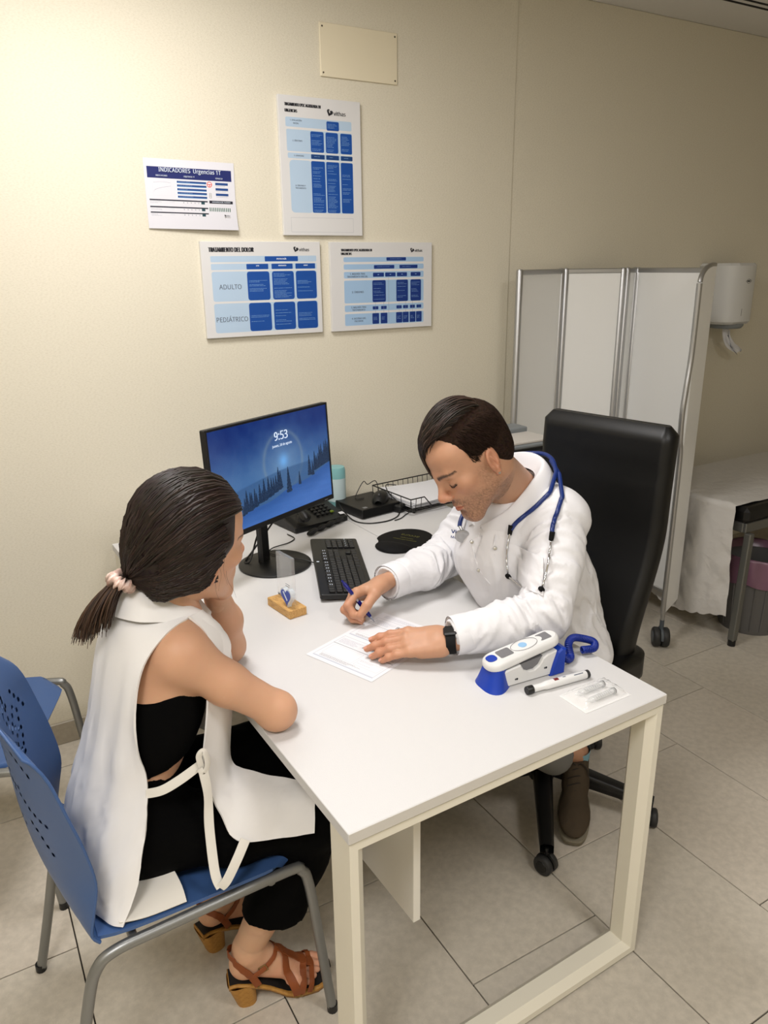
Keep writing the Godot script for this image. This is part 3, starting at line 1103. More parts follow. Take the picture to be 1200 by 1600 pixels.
func build_far_corner() -> void:
	# folding screen: five leaves in a zigzag in front of the wall
	var o := thing("folding_screen", "white folding privacy screen with silver posts behind the office chair", "room divider", v(2.1, 0, -1.4))
	var p := [Vector2(1.605, -1.555), Vector2(1.965, -1.685), Vector2(2.215, -1.555), Vector2(2.325, -1.600), Vector2(2.300, -1.175)]
	for i in 4:
		screen_panel(o, p[i], p[i + 1])
		screen_post(o, p[i] + (p[i + 1] - p[i]).normalized() * 0.014)
		screen_post(o, p[i + 1] - (p[i + 1] - p[i]).normalized() * 0.014)
	# the end leaf: narrow, one upper corner rounded, with a curved silver edge
	var a := Vector2(2.13, -1.10)
	var b := Vector2(2.298, -1.171)
	var d := (b - a).normalized()
	var l := (b - a).length()
	var t := Transform3D(basis_from(v(d.x, 0, d.y), Vector3.UP), v(a.x, 0, a.y))
	var poly := PackedVector2Array()
	poly.append(Vector2(l, 0.162))
	poly.append(Vector2(l, 1.622))
	for k in 9:
		var q := k / 8.0 * PI * 0.5
		poly.append(Vector2(l * 0.86 - sin(q) * l * 0.86, 1.56 + 0.062 * cos(q)))
	poly.append(Vector2(0.0, 0.162))
	var st := new_st()
	extrude(st, t * at(v(0, 0, -0.008)), poly, 0.016, 0.001)
	part(o, "end_leaf", st, M.board_white, true)
	st = new_st()
	var path := [t * v(l, 1.626, 0)]
	for k in 9:
		var q := k / 8.0 * PI * 0.5
		path.append(t * v(l * 0.86 - sin(q) * l * 0.86 - 0.003, 1.564 + 0.062 * cos(q), 0))
	tube(st, path, 0.010, 8)
	part(o, "top_trim", st, M.alu, true)
	st = new_st()
	tube(st, curve([t * v(-0.006, 1.56, 0), t * v(-0.006, 1.3, 0), t * v(-0.03, 1.16, 0.0), t * v(-0.045, 1.06, 0.0), t * v(-0.035, 0.95, 0.0), t * v(-0.008, 0.82, 0), t * v(-0.006, 0.16, 0)], 8), 0.011, 10)
	part(o, "grip_rail", st, M.alu, true)
	for q in [Vector2(2.13, -1.10), p[1], p[2]]:
		st = new_st()
		tube(st, [v(q.x, 0.09, q.y), v(q.x, 0.17, q.y)], 0.009, 8)
		part(o, "leg", st, M.alu, true)
		caster(o, v(q.x, 0, q.y), 0.044, 0.9, M.caster_grey, M.caster_blue)
	# examination couch: black pad on a steel frame, running out of the picture
	o = thing("exam_couch", "black vinyl examination couch on grey steel legs at the right wall", "couch", v(3.30, 0, -1.22))
	st = new_st()
	bx(st, -0.92, 0.92, 0.575, 0.645, -0.30, 0.29, 0.018)
	part(o, "pad", st, M.black_leather)
	st = new_st()
	for s in [-1, 1]:
		bx(st, -0.90, 0.90, 0.53, 0.573, s * 0.265 - 0.014, s * 0.265 + 0.014, 0.003)
		bx(st, s * 0.89 - 0.014, s * 0.89 + 0.014, 0.53, 0.573, -0.265, 0.265, 0.003)
	part(o, "frame", st, M.couch_leg)
	for sx in [-1, 1]:
		for sz in [-1, 1]:
			st = new_st()
			box(st, tf(basis_from(v(1, 0.03 * sx, 0), Vector3.UP), v(sx * 0.888, 0.277, sz * 0.285)), v(0.032, 0.505, 0.032), 0.004)
			var lg := part(o, "leg", st, M.couch_leg)
			st = new_st()
			lathe(st, at(v(sx * 0.896, 0.0, sz * 0.285)), [[0.0, 0.0], [0.017, 0.0], [0.018, 0.03], [0.0, 0.03]], 10)
			part(lg, "rubber_foot", st, M.black_plastic)
	# couch paper: lies on the pad and hangs over its end
	st = new_st()
	var rows := []
	var fn := FastNoiseLite.new()
	fn.seed = 5
	fn.frequency = 2.2
	for i in 60:
		var s := i / 59.0
		var line := []
		for j in 40:
			var u := j / 39.0
			var z := lerpf(-1.515, -0.975, u)
			var q := s * 1.62  # length along the paper from the far right end
			var x: float
			var y: float
			var fold := fn.get_noise_3d(q * 3.0, z * 5.0, 0.0)
			if q < 1.05:
				x = 3.40 - q
				y = 0.6485 + 0.004 * absf(fold) + 0.010 * pow(maxf(q - 0.75, 0.0) / 0.3, 2.0) * (0.5 + 0.5 * sin(z * 23.0 + fold * 4.0))
				z += 0.10 * maxf(0.0, q - 0.6) * u * 0.0
			else:
				var e := q - 1.05
				x = 2.372 - 0.006 * minf(e * 8.0, 1.0) + 0.012 * minf(e * 4.0, 1.0) * sin(z * 14.0 + e * 4.0 + fold * 2.0) - 0.010
				y = 0.645 - e * (0.90 + 0.06 * sin(z * 9.0)) - 0.010 * absf(sin(z * 60.0)) * (1.0 if s > 0.99 else 0.0)
				z += 0.05 * e * (u - 0.3) - 0.07 * e * pow(1.0 - u, 2.0)
			line.append(v(x, y, z))
		rows.append(line)
	grid(st, rows, false, 0.0006)
	solo("couch_paper", "crumpled white paper sheet draped over the end of the couch", "paper sheet", st, M.couch_paper)
	# waste bin under the couch
	o = thing("waste_bin", "ribbed grey waste bin with a purple liner under the couch", "bin", v(2.665, 0, -1.035))
	st = new_st()
	lathe(st, at(Vector3.ZERO), [[0.0, 0.004], [0.128, 0.004], [0.132, 0.0], [0.136, 0.012], [0.158, 0.36], [0.160, 0.365], [0.152, 0.362], [0.128, 0.012], [0.0, 0.012]], 32)
	part(o, "tub", st, M.bin_grey)
	for k in 20:
		var an := TAU * k / 20.0
		st = new_st()
		tube(st, [v(cos(an) * 0.137, 0.02, sin(an) * 0.137), v(cos(an) * 0.1535, 0.28, sin(an) * 0.1535)], 0.004, 6)
		part(o, "rib", st, M.bin_grey)
	st = new_st()
	rows = []
	for i in 8:
		var line := []
		for k in 48:
			var an := TAU * k / 48.0
			var rr: float = [0.140, 0.155, 0.166, 0.168, 0.167, 0.166, 0.165, 0.164][i] + 0.004 * sin(an * 11.0 + i * 0.7) * (0.4 + i * 0.12)
			var yy: float = [0.34, 0.372, 0.374, 0.36, 0.33, 0.30, 0.27, 0.245][i] + 0.008 * sin(an * 5.0) * i / 7.0
			line.append(v(cos(an) * rr, yy, sin(an) * rr))
		rows.append(line)
	grid(st, rows, true)
	part(o, "liner", st, M.bag_purple)
	# low cabinet behind the doctor
	o = thing("drawer_cabinet", "dark grey drawer cabinet with a pale top behind the doctor's head", "cabinet", v(1.452, 0, -1.38))
	st = new_st()
	bx(st, -0.103, 0.103, 0.05, 0.965, -0.11, 0.12, 0.003)
	part(o, "body", st, M.cabinet_dark)
	for k in 4:
		st = new_st()
		bx(st, -0.099, 0.099, 0.06 + 0.225 * k, 0.28 + 0.225 * k, 0.12, 0.130, 0.003)
		var dr := part(o, "drawer", st, M.cabinet_dark)
		st = new_st()
		bx(st, -0.08, 0.06, 0.255 + 0.225 * k, 0.266 + 0.225 * k, 0.128, 0.1306, 0.0004)
		part(dr, "grip_recess", st, M.black_slot)
	st = new_st()
	bx(st, -0.108, 0.108, 0.967, 0.985, -0.11, 0.138, 0.006)
	part(o, "top_tray", st, M.cabinet_grey)
	st = new_st()
	bx(st, -0.104, 0.104, 0.9855, 0.995, -0.015, 0.132, 0.002)
	part(o, "top_board", st, M.cabinet_top)
	st = new_st()
	bx(st, -0.108, 0.108, 0.9855, 1.012, -0.11, -0.02, 0.004)
	part(o, "rear_ledge", st, M.cabinet_grey)
	for sx in [-1, 1]:
		for sz in [-0.11, 0.12]:
			caster(o, v(1.452 + sx * 0.08, 0, -1.38 + sz), 0.024, 0.0, M.caster_grey, M.caster_blue)

# ---------------------------------------------------------------- chairs
func visitor_chair(o: Node3D) -> void:
	# local: the sitter looks along +x; moulded shell on a tube frame
	var side := 0.222
	for s in [-1, 1]:
		var st := new_st()
		var z: float = s * side
		tube(st, curve([v(0.272, 0.004, z + s * 0.005), v(0.250, 0.22, z), v(0.232, 0.38, z), v(0.216, 0.425, z), v(0.18, 0.437, z), v(-0.08, 0.428, z), v(-0.165, 0.422, z), v(-0.20, 0.40, z), v(-0.222, 0.34, z), v(-0.262, 0.16, z + s * 0.004), v(-0.298, 0.004, z + s * 0.012)], 5), 0.0115, 12)
		part(o, "leg_frame", st, M.grey_steel)
		for x in [0.272, -0.298]:
			st = new_st()
			lathe(st, at(v(x, 0, z + s * (0.005 if x > 0 else 0.012))), [[0.0, 0.0], [0.0125, 0.0], [0.0125, 0.02], [0.0, 0.02]], 12)
			part(o, "foot_cap", st, M.black_plastic)
	var st := new_st()
	for x in [0.15, -0.13]:
		st = new_st()
		tube(st, [v(x, 0.425, -side), v(x, 0.425, side)], 0.009, 8)
		part(o, "cross_bar", st, M.grey_steel)
	# seat: dished, front lip rolled down
	var rows := []
	for i in 15:
		var q := i / 14.0
		var x := lerpf(0.228, -0.19, q)
		var line := []
		for j in 21:
			var u := j / 10.0 - 1.0
			var wd := 0.222 - 0.012 * pow(absf(2.0 * q - 1.0), 6.0)
			var round_corner := 0.05 * pow(maxf(absf(u) - 0.75, 0.0) / 0.25, 2.0)
			var xx := x - (round_corner if q < 0.2 else 0.0) * (1.0 - q * 5.0)
			var y := 0.452 + 0.006 * u * u - 0.012 * sin(q * PI) * (1.0 - u * u) - 0.018 * pow(maxf(0.14 - q, 0.0) / 0.14, 2.0)
			line.append(v(xx, y, u * wd))
		rows.append(line)
	st = new_st()
	grid(st, rows, false, 0.007)
	part(o, "seat", st, M.blue_plastic)
	# backrest: grows out of the seat, wraps forward at both edges, pierced near the top
	rows = []
	var prof := [[0.0, -0.188, 0.450, 0.010], [0.12, -0.200, 0.472, 0.03], [0.25, -0.192, 0.515, 0.058], [0.40, -0.180, 0.58, 0.085], [0.55, -0.190, 0.66, 0.085], [0.70, -0.208, 0.74, 0.072], [0.85, -0.230, 0.83, 0.058], [0.95, -0.252, 0.885, 0.050], [1.0, -0.268, 0.912, 0.046]]
	var nr := 28
	st = new_st()
	var uvs := []
	for i in nr:
		var q := float(i) / (nr - 1)
		var k := 0
		while k < prof.size() - 2 and prof[k + 1][0] < q:
			k += 1
		var f: float = clampf((q - prof[k][0]) / (prof[k + 1][0] - prof[k][0]), 0, 1)
		var e := []
		for c in 4:
			var p0: float = prof[maxi(k - 1, 0)][c]
			var p1: float = prof[k][c]
			var p2: float = prof[k + 1][c]
			var p3: float = prof[mini(k + 2, prof.size() - 1)][c]
			e.append(p1 + 0.5 * f * (p2 - p0 + f * (2.0 * p0 - 5.0 * p1 + 4.0 * p2 - p3 + f * (3.0 * (p1 - p2) + p3 - p0))))
		var line := []
		var half := 0.218 - 0.02 * pow(maxf(q - 0.6, 0.0) / 0.4, 2.0)
		for j in 25:
			var u := j / 12.0 - 1.0
			var drop := 0.05 * pow(maxf(absf(u) - 0.62, 0.0) / 0.38, 2.4) * pow(q, 6.0)
			line.append(v(e[1] - e[3] * (1.0 - u * u) + drop * 0.2, e[2] - drop, u * half))
		rows.append(line)
	for side_ in [0.0, 0.006]:
		var rr := []
		for i in nr:
			var line := []
			for j in 25:
				var du: Vector3 = rows[mini(i + 1, nr - 1)][j] - rows[maxi(i - 1, 0)][j]
				var dv: Vector3 = rows[i][mini(j + 1, 24)] - rows[i][maxi(j - 1, 0)]
				line.append([rows[i][j], du.cross(dv).normalized()])
			rr.append(line)
		for i in nr - 1:
			for j in 24:
				var order := [[i, j], [i, j + 1], [i + 1, j + 1], [i, j], [i + 1, j + 1], [i + 1, j]]
				if side_ > 0.0:
					order = [[i, j], [i + 1, j + 1], [i, j + 1], [i, j], [i + 1, j], [i + 1, j + 1]]
				for c in order:
					var e: Array = rr[c[0]][c[1]]
					st.set_normal(-e[1] if side_ > 0.0 else e[1])
					st.set_uv(Vector2(c[1] / 24.0, 1.0 - float(c[0]) / (nr - 1)))
					st.add_vertex(e[0] + e[1] * (0.003 - side_))
	var bk := part(o, "backrest", st, M.blue_pierced)
	st = new_st()
	var rim := []
	for i in nr:
		rim.append(rows[i][0])
	for j in range(1, 24):
		rim.append(rows[nr - 1][j])
	for i in nr:
		rim.append(rows[nr - 1 - i][24])
	tube(st, rim, 0.0032, 6)
	part(bk, "rim", st, M.blue_plastic)

func build_chairs() -> void:
	# pierced pattern of the chair back: small round holes in scattered strokes
	var im := Image.create(768, 768, false, Image.FORMAT_RGBA8)
	im.fill(Color(1, 1, 1, 1))
	var dots := []
	for s in 16:
		var p := Vector2(rng.randf_range(0.16, 0.80), rng.randf_range(0.10, 0.50))
		var a := rng.randf_range(-0.9, 0.9) + (PI / 2 if s % 2 else 0.0)
		for k in rng.randi_range(3, 6):
			dots.append(p)
			p += Vector2(cos(a), sin(a)) * 0.034
			a += rng.randf_range(-0.25, 0.25)
	for p in dots:
		if p.x < 0.1 or p.x > 0.9 or p.y > 0.56 or p.y < 0.07:
			continue
		for y in range(-7, 8):
			for x in range(-8, 9):
				if Vector2(x / 8.0, y / 7.0).length() < 1.0:
					im.set_pixel(int(p.x * 768) + x, int(p.y * 768) + y, Color(1, 1, 1, 0))
	var m := mat("blue_pierced", M.blue_plastic.albedo_color, 0.42)
	m.albedo_texture = ImageTexture.create_from_image(im)
	m.transparency = BaseMaterial3D.TRANSPARENCY_ALPHA_SCISSOR
	m.alpha_scissor_threshold = 0.5
	m.cull_mode = BaseMaterial3D.CULL_DISABLED
	var o := thing("visitor_chair", "blue plastic visitor chair the woman is sitting on", "chair", v(-0.19, 0, -0.505), 0.0, "blue visitor chairs")
	visitor_chair(o)
	o = thing("visitor_chair", "empty blue plastic visitor chair at the left edge by the wall", "chair", v(-0.575, 0, -1.228), -0.389, "blue visitor chairs")
	visitor_chair(o)
	# office chair
	var c := v(1.0, 0, -0.61)
	o = thing("office_chair", "black high-back leather office chair behind the doctor", "chair", c)
	var st := new_st()
	lathe(st, at(v(0, 0.07, 0)), [[0.0, 0.0], [0.04, 0.0], [0.045, 0.06], [0.03, 0.075], [0.025, 0.16], [0.022, 0.16], [0.022, 0.34], [0.0, 0.34]], 20)
	part(o, "gas_column", st, M.black_plastic)
	for k in 5:
		var a := deg_to_rad(128.7 + 72.0 * k)
		var d := v(cos(a), 0, sin(a))
		st = new_st()
		var n := v(-sin(a), 0, cos(a))
		var rows := []
		for i in 6:
			var q := i / 5.0
			var p := d * lerpf(0.03, 0.345, q) + v(0, lerpf(0.125, 0.085, q), 0)
			var hw := lerpf(0.030, 0.019, q)
			var hh := lerpf(0.026, 0.014, q)
			rows.append([p + n * hw + v(0, -hh, 0), p + n * hw + v(0, hh * 0.6, 0), p + n * hw * 0.6 + v(0, hh, 0), p - n * hw * 0.6 + v(0, hh, 0), p - n * hw + v(0, hh * 0.6, 0), p - n * hw + v(0, -hh, 0)])
		grid(st, rows, true)
		part(o, "base_arm", st, M.black_plastic)
		caster(o, c + d * 0.338, 0.029, -a + 0.9 + k, M.caster_grey, M.black_plastic)
	var facing := Basis(Vector3.UP, 0.20)  # local -x is where the sitter looks
	var ch := tf(facing, v(0, 0, -0.035))
	st = new_st()
	bx(st, -0.10, 0.10, 0.40, 0.435, -0.09, 0.09, 0.006)
	part(o, "tilt_plate", st, M.black_plastic).transform = ch
	# seat cushion
	st = new_st()
	var rows := []
	for i in 9:
		var q: float = [0.0, 0.02, 0.10, 0.3, 0.5, 0.7, 0.9, 0.98, 1.0][i]
		var shrink: float = [0.90, 0.955, 1.0, 1.0, 1.0, 1.0, 1.0, 0.96, 0.90][i]
		var line := []
		var pr := rrect(0.49 * shrink, 0.49 * shrink, 0.07, 6)
		for p in pr:
			line.append(v(p.x - 0.01, 0.435 + 0.085 * q, p.y))
		rows.append(line)
	grid(st, rows, true)
	var cap := []
	for p in rows[-1]:
		cap.append(v(p.x * 0.02, 0.521, p.z * 0.02))
	grid(st, [rows[-1], cap], true)
	part(o, "seat", st, M.black_leather).transform = ch
	# backrest: padded slab, bent at the lumbar, with a seam below the headrest
	st = new_st()
	rows = []
	for i in 27:
		var q := i / 26.0
		var y := lerpf(0.44, 1.205, q)
		var x := 0.155 + 0.110 * smoothstep(0.05, 0.62, q) + 0.012 * smoothstep(0.62, 1.0, q)
		var hw := 0.224 - 0.012 * pow(1.0 - q, 3.0)
		var th := 0.082 - 0.012 * q
		var e := minf(q, 1.0 - q)
		if e < 0.045:
			var k := sqrt(1.0 - pow(1.0 - e / 0.045, 2.0))
			th *= lerpf(0.35, 1.0, k)
			hw -= 0.022 * (1.0 - k)
		var seam := exp(-pow((q - 0.80) / 0.008, 2.0)) * 0.010
		var line := []
		for p in rrect(th, hw * 2.0, minf(0.030, th * 0.45), 4):
			var bulge := 0.014 * (1.0 - pow(p.y / hw, 2.0)) * (-1.0 if p.x < 0 else 0.3)
			line.append(v(x + p.x + (bulge + seam if p.x < 0 else bulge), y - 0.012 * pow(p.y / hw, 2.0) * smoothstep(0.9, 1.0, q), p.y))
		rows.append(line)
	grid(st, rows, true)
	for e in [0, 26]:
		var mid := []
		for p in rows[e]:
			var cc: Vector3 = (rows[e][0] + rows[e][10]) * 0.5
			mid.append(cc + (p - cc) * 0.02)
		grid(st, [rows[e], mid], true)
	part(o, "backrest", st, M.black_leather).transform = ch
	st = new_st()
	bx(st, 0.10, 0.30, 0.40, 0.43, -0.06, 0.06, 0.006)
	part(o, "back_bracket", st, M.black_plastic).transform = ch

# ---------------------------------------------------------------- computer screen
func wallpaper_image() -> Image:
	# lock screen: blue dusk, a halo round a low sun, snowy slope with firs
	var w := 640
	var h := 360
	var im := Image.create(w, h, false, Image.FORMAT_RGB8)
	var sun := Vector2(0.57, 0.46)
	var fn := FastNoiseLite.new()
	fn.seed = 2
	fn.frequency = 0.012
	for y in h:
		var q := float(y) / h
		for x in w:
			var u := float(x) / w
			var d := Vector2((u - sun.x) * 1.78, q - sun.y).length()
			var c := Color(0.06, 0.17, 0.43).lerp(Color(0.27, 0.43, 0.63), smoothstep(0.0, 0.62, q))
			c = c.lerp(Color(0.50, 0.62, 0.74), 0.50 * exp(-d * d * 9.0) + 0.10 * (fn.get_noise_2d(x, y) + 0.2))
			c = c.lerp(Color(0.45, 0.70, 0.95), exp(-d * d * 190.0) * 0.85)
			c = c.lerp(Color(0.52, 0.58, 0.62), exp(-pow((d - 0.30) / 0.022, 2.0)) * (0.36 + 0.2 * absf(u - sun.x)))
			var hill := 0.60 - 0.07 * sin((u - 0.2) * 3.2)
			if q > hill:
				c = c.lerp(Color(0.20, 0.33, 0.50), 0.55 * smoothstep(hill, hill + 0.02, q))
			var snow := 0.90 - 0.26 * pow(u, 1.3) + 0.012 * sin(u * 18.0)
			if q > snow:
				c = Color(0.20, 0.36, 0.62).lerp(Color(0.27, 0.44, 0.72), smoothstep(snow, snow + 0.2, q) + 0.25 * fn.get_noise_2d(x * 0.5, y * 3.0))
			im.set_pixel(x, y, c)
	var r := RandomNumberGenerator.new()
	r.seed = 4
	var trees := [[0.60, 0.80, 0.27], [0.80, 0.70, 0.22], [0.83, 0.71, 0.15], [0.70, 0.76, 0.14]]
	for k in 26:
		trees.append([0.01 + 0.0205 * k + r.randf() * 0.012, 0.945 - 0.0085 * k + r.randf() * 0.01, 0.09 + r.randf() * 0.15])
	for k in 9:
		trees.append([0.855 + 0.017 * k, 0.665 - 0.006 * k, 0.14 + r.randf() * 0.13])
	for t in trees:
		var cx: float = t[0] * w
		var base: float = t[1] * h
		var th: float = t[2] * h
		for j in int(th):
			var f := j / th
			var half := (1.0 - f) * th * 0.17 * (0.72 + 0.28 * absf(sin(f * 24.0))) + 0.6
			for x in range(int(cx - half), int(cx + half) + 1):
				if x >= 0 and x < w:
					var g := r.randf()
					im.set_pixel(x, clampi(int(base) - j, 0, h - 1), Color(0.06, 0.12, 0.22).lerp(Color(0.30, 0.42, 0.56), g * g * 0.8))
	return im

func build_monitor() -> void:
	var fdir := v(0.446, 0.055, 0.893).normalized()
	var u := (v(-0.02, 0.998, -0.051) - fdir * v(-0.02, 0.998, -0.051).dot(fdir)).normalized()
	var t := tf(Basis(u.cross(fdir), u, fdir), v(0.372, 1.058, -1.166))
	var o := thing("computer_monitor", "black computer monitor showing a snowy lock screen with the time", "monitor", v(0.358, 0.74, -1.186))
	var st := new_st()
	lathe(st, at(Vector3.ZERO), [[0.0, 0.0], [0.112, 0.0], [0.1145, 0.002], [0.1145, 0.006], [0.110, 0.0085], [0.035, 0.012], [0.0, 0.012]], 48)
	part(o, "base", st, M.black_plastic)
	st = new_st()
	box(st, tf(t.basis * Basis(v(1, 0, 0), 0.03), v(-0.028, 0.145, -0.026)), v(0.040, 0.28, 0.022), 0.005)
	part(o, "neck", st, M.black_plastic)
	st = new_st()
	box(st, t * at(v(0, 0.0, -0.012)), v(0.540, 0.325, 0.020), 0.003)
	box(st, t * at(v(0, -0.02, -0.030)), v(0.30, 0.20, 0.024), 0.008)
	part(o, "housing", st, M.black_plastic, true)
	st = new_st()
	for s in [-1, 1]:
		box(st, t * at(v(s * 0.2665, 0.008, -0.001)), v(0.007, 0.309, 0.005), 0.001)
	box(st, t * at(v(0, 0.159, -0.001)), v(0.526, 0.007, 0.005), 0.001)
	box(st, t * at(v(0, -0.1545, -0.001)), v(0.540, 0.016, 0.005), 0.001)
	part(o, "bezel", st, M.black_plastic, true)
	var m := mat("lit_screen", Color(0.01, 0.01, 0.01), 0.25)
	m.emission_enabled = true
	m.emission = Color.BLACK
	m.emission_texture = ImageTexture.create_from_image(wallpaper_image())
	m.emission_energy_multiplier = 0.85
	st = new_st()
	uvquad(st, t * at(v(0, 0.0045, -0.0005)), 0.526, 0.302)
	var scr := part(o, "screen", st, m, true)
	m = mat("lit_letters", Color(0.1, 0.1, 0.1), 0.4)
	m.emission_enabled = true
	m.emission = Color(0.88, 0.93, 1.0)
	m.emission_energy_multiplier = 0.95
	st = new_st()
	text(st, "9:53", t * at(v(0.035, 0.096, 0.0002)), 0.026, 0.2, 0.92)
	text(st, "jueves, 28 de agosto", t * at(v(0.037, 0.066, 0.0002)), 0.0075, 0.0, 0.95)
	var q := MeshInstance3D.new()
	q.name = "clock_lettering"
	q.mesh = st.commit()
	q.material_override = m
	scr.add_child(q)
	st = new_st()
	tube(st, [t * v(0.22, -0.156, 0.0017), t * v(0.235, -0.156, 0.0017)], 0.0012, 6)
	part(o, "power_key", st, M.device_grey, true)

# ---------------------------------------------------------------- things at the back of the desk
func cable(called: String, label: String, pts: Array, r: float, m: Material, per := 8) -> void:
	var st := new_st()
	tube(st, curve(pts, per), r, 7)
	solo(called, label, "cable", st, m)

func build_desk_back() -> void:
	var o: Node3D
	var st: SurfaceTool
	# desk phone
	o = thing("desk_phone", "black desk telephone with keypad under the monitor", "telephone", v(0.628, 0.74, -1.525), 0.16)
	var tilt := tf(Basis(v(1, 0, 0), 0.16), v(0, 0.012, 0))
	st = new_st()
	var poly := PackedVector2Array([Vector2(-0.095, 0.002), Vector2(0.095, 0.002), Vector2(0.095, 0.02), Vector2(-0.08, 0.062), Vector2(-0.095, 0.058)])
	extrude(st, tf(Basis(v(0, 0, 1), v(0, 1, 0), v(-1, 0, 0)), v(0.115, 0, 0)), poly, 0.23, 0.004)
	part(o, "body", st, M.black_plastic)
	var slope := tf(Basis(v(1, 0, 0), 0.235), v(0, 0.0435, 0.006))
	st = new_st()
	box(st, slope * at(v(0.045, 0.002, -0.055)), v(0.10, 0.004, 0.045), 0.001)
	part(o, "display", st, M.black_slot)
	for r in 4:
		for c in 4:
			st = new_st()
			box(st, slope * at(v(0.012 + c * 0.020, 0.003, -0.012 + r * 0.020)), v(0.014, 0.006, 0.011), 0.0015)
			part(o, "key", st, M.led_green if r == 3 and c == 3 else M.key_black)
	st = new_st()
	box(st, slope * at(v(0.100, 0.002, 0.070)), v(0.020, 0.001, 0.016), 0.0003)
	part(o, "white_sticker", st, M.paper)
	st = new_st()
	tube(st, curve([slope * v(-0.070, 0.030, -0.095), slope * v(-0.070, 0.036, -0.05), slope * v(-0.070, 0.036, 0.05), slope * v(-0.070, 0.026, 0.095)], 6), [0.012, 0.017, 0.020, 0.020, 0.018, 0.016, 0.0145, 0.0135, 0.013, 0.013, 0.013, 0.0135, 0.0145, 0.016, 0.018, 0.020, 0.020, 0.017, 0.012], 14)
	part(o, "handset", st, M.black_plastic)
	st = new_st()
	lathe(st, slope * at(v(-0.070, 0.012, -0.065)), [[0.024, 0.0], [0.024, 0.012], [0.015, 0.02]], 16)
	part(o, "ear_cup", st, M.black_plastic)
	st = new_st()
	lathe(st, slope * at(v(-0.070, 0.012, 0.065)), [[0.024, 0.0], [0.024, 0.012], [0.015, 0.02]], 16)
	part(o, "ear_cup", st, M.black_plastic)
	# its coiled cord, bunched in front of it
	st = new_st()
	var pts := []
	for k in 360:
		var q := k / 359.0
		var c := v(lerpf(0.555, 0.735, q), 0.752, -1.365 - 0.085 * q)
		var lobe := 0.006 + 0.0075 * absf(sin(q * PI * 4.0))
		var a := q * TAU * 44.0
		pts.append(c + v(0.004 * sin(a), lobe * sin(a) * 0.75 + 0.0005, lobe * cos(a)))
	tube(st, pts, 0.0017, 5)
	part(o, "coiled_cord", st, M.black_plastic, true)
	# teal wipes tub
	o = thing("wipes_tub", "pale teal tube with a white label behind the telephone", "tube", v(0.800, 0.74, -1.625))
	st = new_st()
	lathe(st, at(Vector3.ZERO), [[0.0, 0.0], [0.033, 0.0], [0.036, 0.004], [0.036, 0.15], [0.032, 0.162], [0.0, 0.164]], 28)
	part(o, "tub", st, M.teal_tub)
	st = new_st()
	lathe(st, at(v(0, 0.03, 0)), [[0.0364, 0.0], [0.0364, 0.09]], 20, PI * 0.25, PI * 0.75)
	part(o, "label", st, M.tub_label)
	# small desktop computer
	o = thing("mini_computer", "small flat black desktop computer beside the letter tray", "computer", v(0.880, 0.74, -1.525), 0.14)
	st = new_st()
	bx(st, -0.09, 0.09, 0.004, 0.038, -0.09, 0.09, 0.002)
	part(o, "case", st, M.black_plastic)
	st = new_st()
	bx(st, -0.088, 0.088, 0.006, 0.036, 0.09, 0.092, 0.0008)
	part(o, "front_plate", st, M.black_soft)
	st = new_st()
	bx(st, -0.07, -0.052, 0.038, 0.0386, 0.06, 0.076, 0.0002)
	part(o, "sticker", st, M.device_grey)
	for x in [-0.075, 0.075]:
		for z in [-0.07, 0.07]:
			st = new_st()
			bx(st, x - 0.008, x + 0.008, 0.0, 0.005, z - 0.008, z + 0.008, 0.001)
			part(o, "foot", st, M.black_soft)
	# mouse lying on it
	o = thing("computer_mouse", "black computer mouse lying on the small computer", "mouse", v(0.925, 0.778, -1.500), 0.9)
	st = new_st()
	var rows := []
	for i in 13:
		var q := i / 12.0
		var line := []
		var hw := 0.031 * pow(sin(PI * clampf(0.04 + q * 0.92, 0, 1)), 0.45)
		var hh := 0.036 * pow(sin(PI * clampf(0.06 + q * 0.84, 0, 1)), 0.6)
		for k in 16:
			var a := PI * k / 15.0
			line.append(v(lerpf(-0.055, 0.055, q), 0.0005 + hh * pow(sin(a), 0.7), hw * cos(a)))
		rows.append(line)
	grid(st, rows, false)
	part(o, "shell", st, M.black_plastic)
	st = new_st()
	lathe(st, tf(Basis(v(1, 0, 0), PI / 2), v(-0.03, 0.030, 0)), [[0.0, -0.0035], [0.008, -0.0035], [0.008, 0.0035], [0.0, 0.0035]], 14)
	part(o, "wheel", st, M.caster_grey)
	# power brick
	st = new_st()
	box(st, at(v(0.992, 0.756, -1.452), 0.4), v(0.085, 0.030, 0.045), 0.006)
	solo("power_brick", "black power brick lying in front of the small computer", "adapter", st, M.black_plastic)
	cable("power_cable", "black cable curving from the small computer across the desk", [v(0.795, 0.775, -1.61), v(0.772, 0.760, -1.52), v(0.770, 0.744, -1.43), v(0.80, 0.743, -1.375), v(0.87, 0.743, -1.36), v(0.93, 0.743, -1.385), v(0.97, 0.744, -1.43), v(0.985, 0.75, -1.445)], 0.0024, M.black_plastic)
	cable("mouse_cable", "thin black mouse cable looped above the small computer", [v(0.945, 0.795, -1.545), v(0.955, 0.83, -1.59), v(0.93, 0.815, -1.61), v(0.90, 0.835, -1.59), v(0.865, 0.79, -1.585), v(0.85, 0.781, -1.56), v(0.88, 0.781, -1.55)], 0.0017, M.black_plastic)
	cable("network_cable", "black cable looping down in front of the letter tray", [v(1.02, 0.815, -1.54), v(0.985, 0.815, -1.56), v(0.972, 0.79, -1.50), v(1.00, 0.745, -1.42), v(0.965, 0.743, -1.385), v(0.93, 0.743, -1.36), v(0.90, 0.743, -1.352)], 0.0019, M.black_plastic)
	# wire letter tray
	var tt := 0.10
	o = thing("letter_tray", "black wire letter tray holding white papers", "letter tray", v(1.13, 0.74, -1.505), tt)
	var hx := 0.165
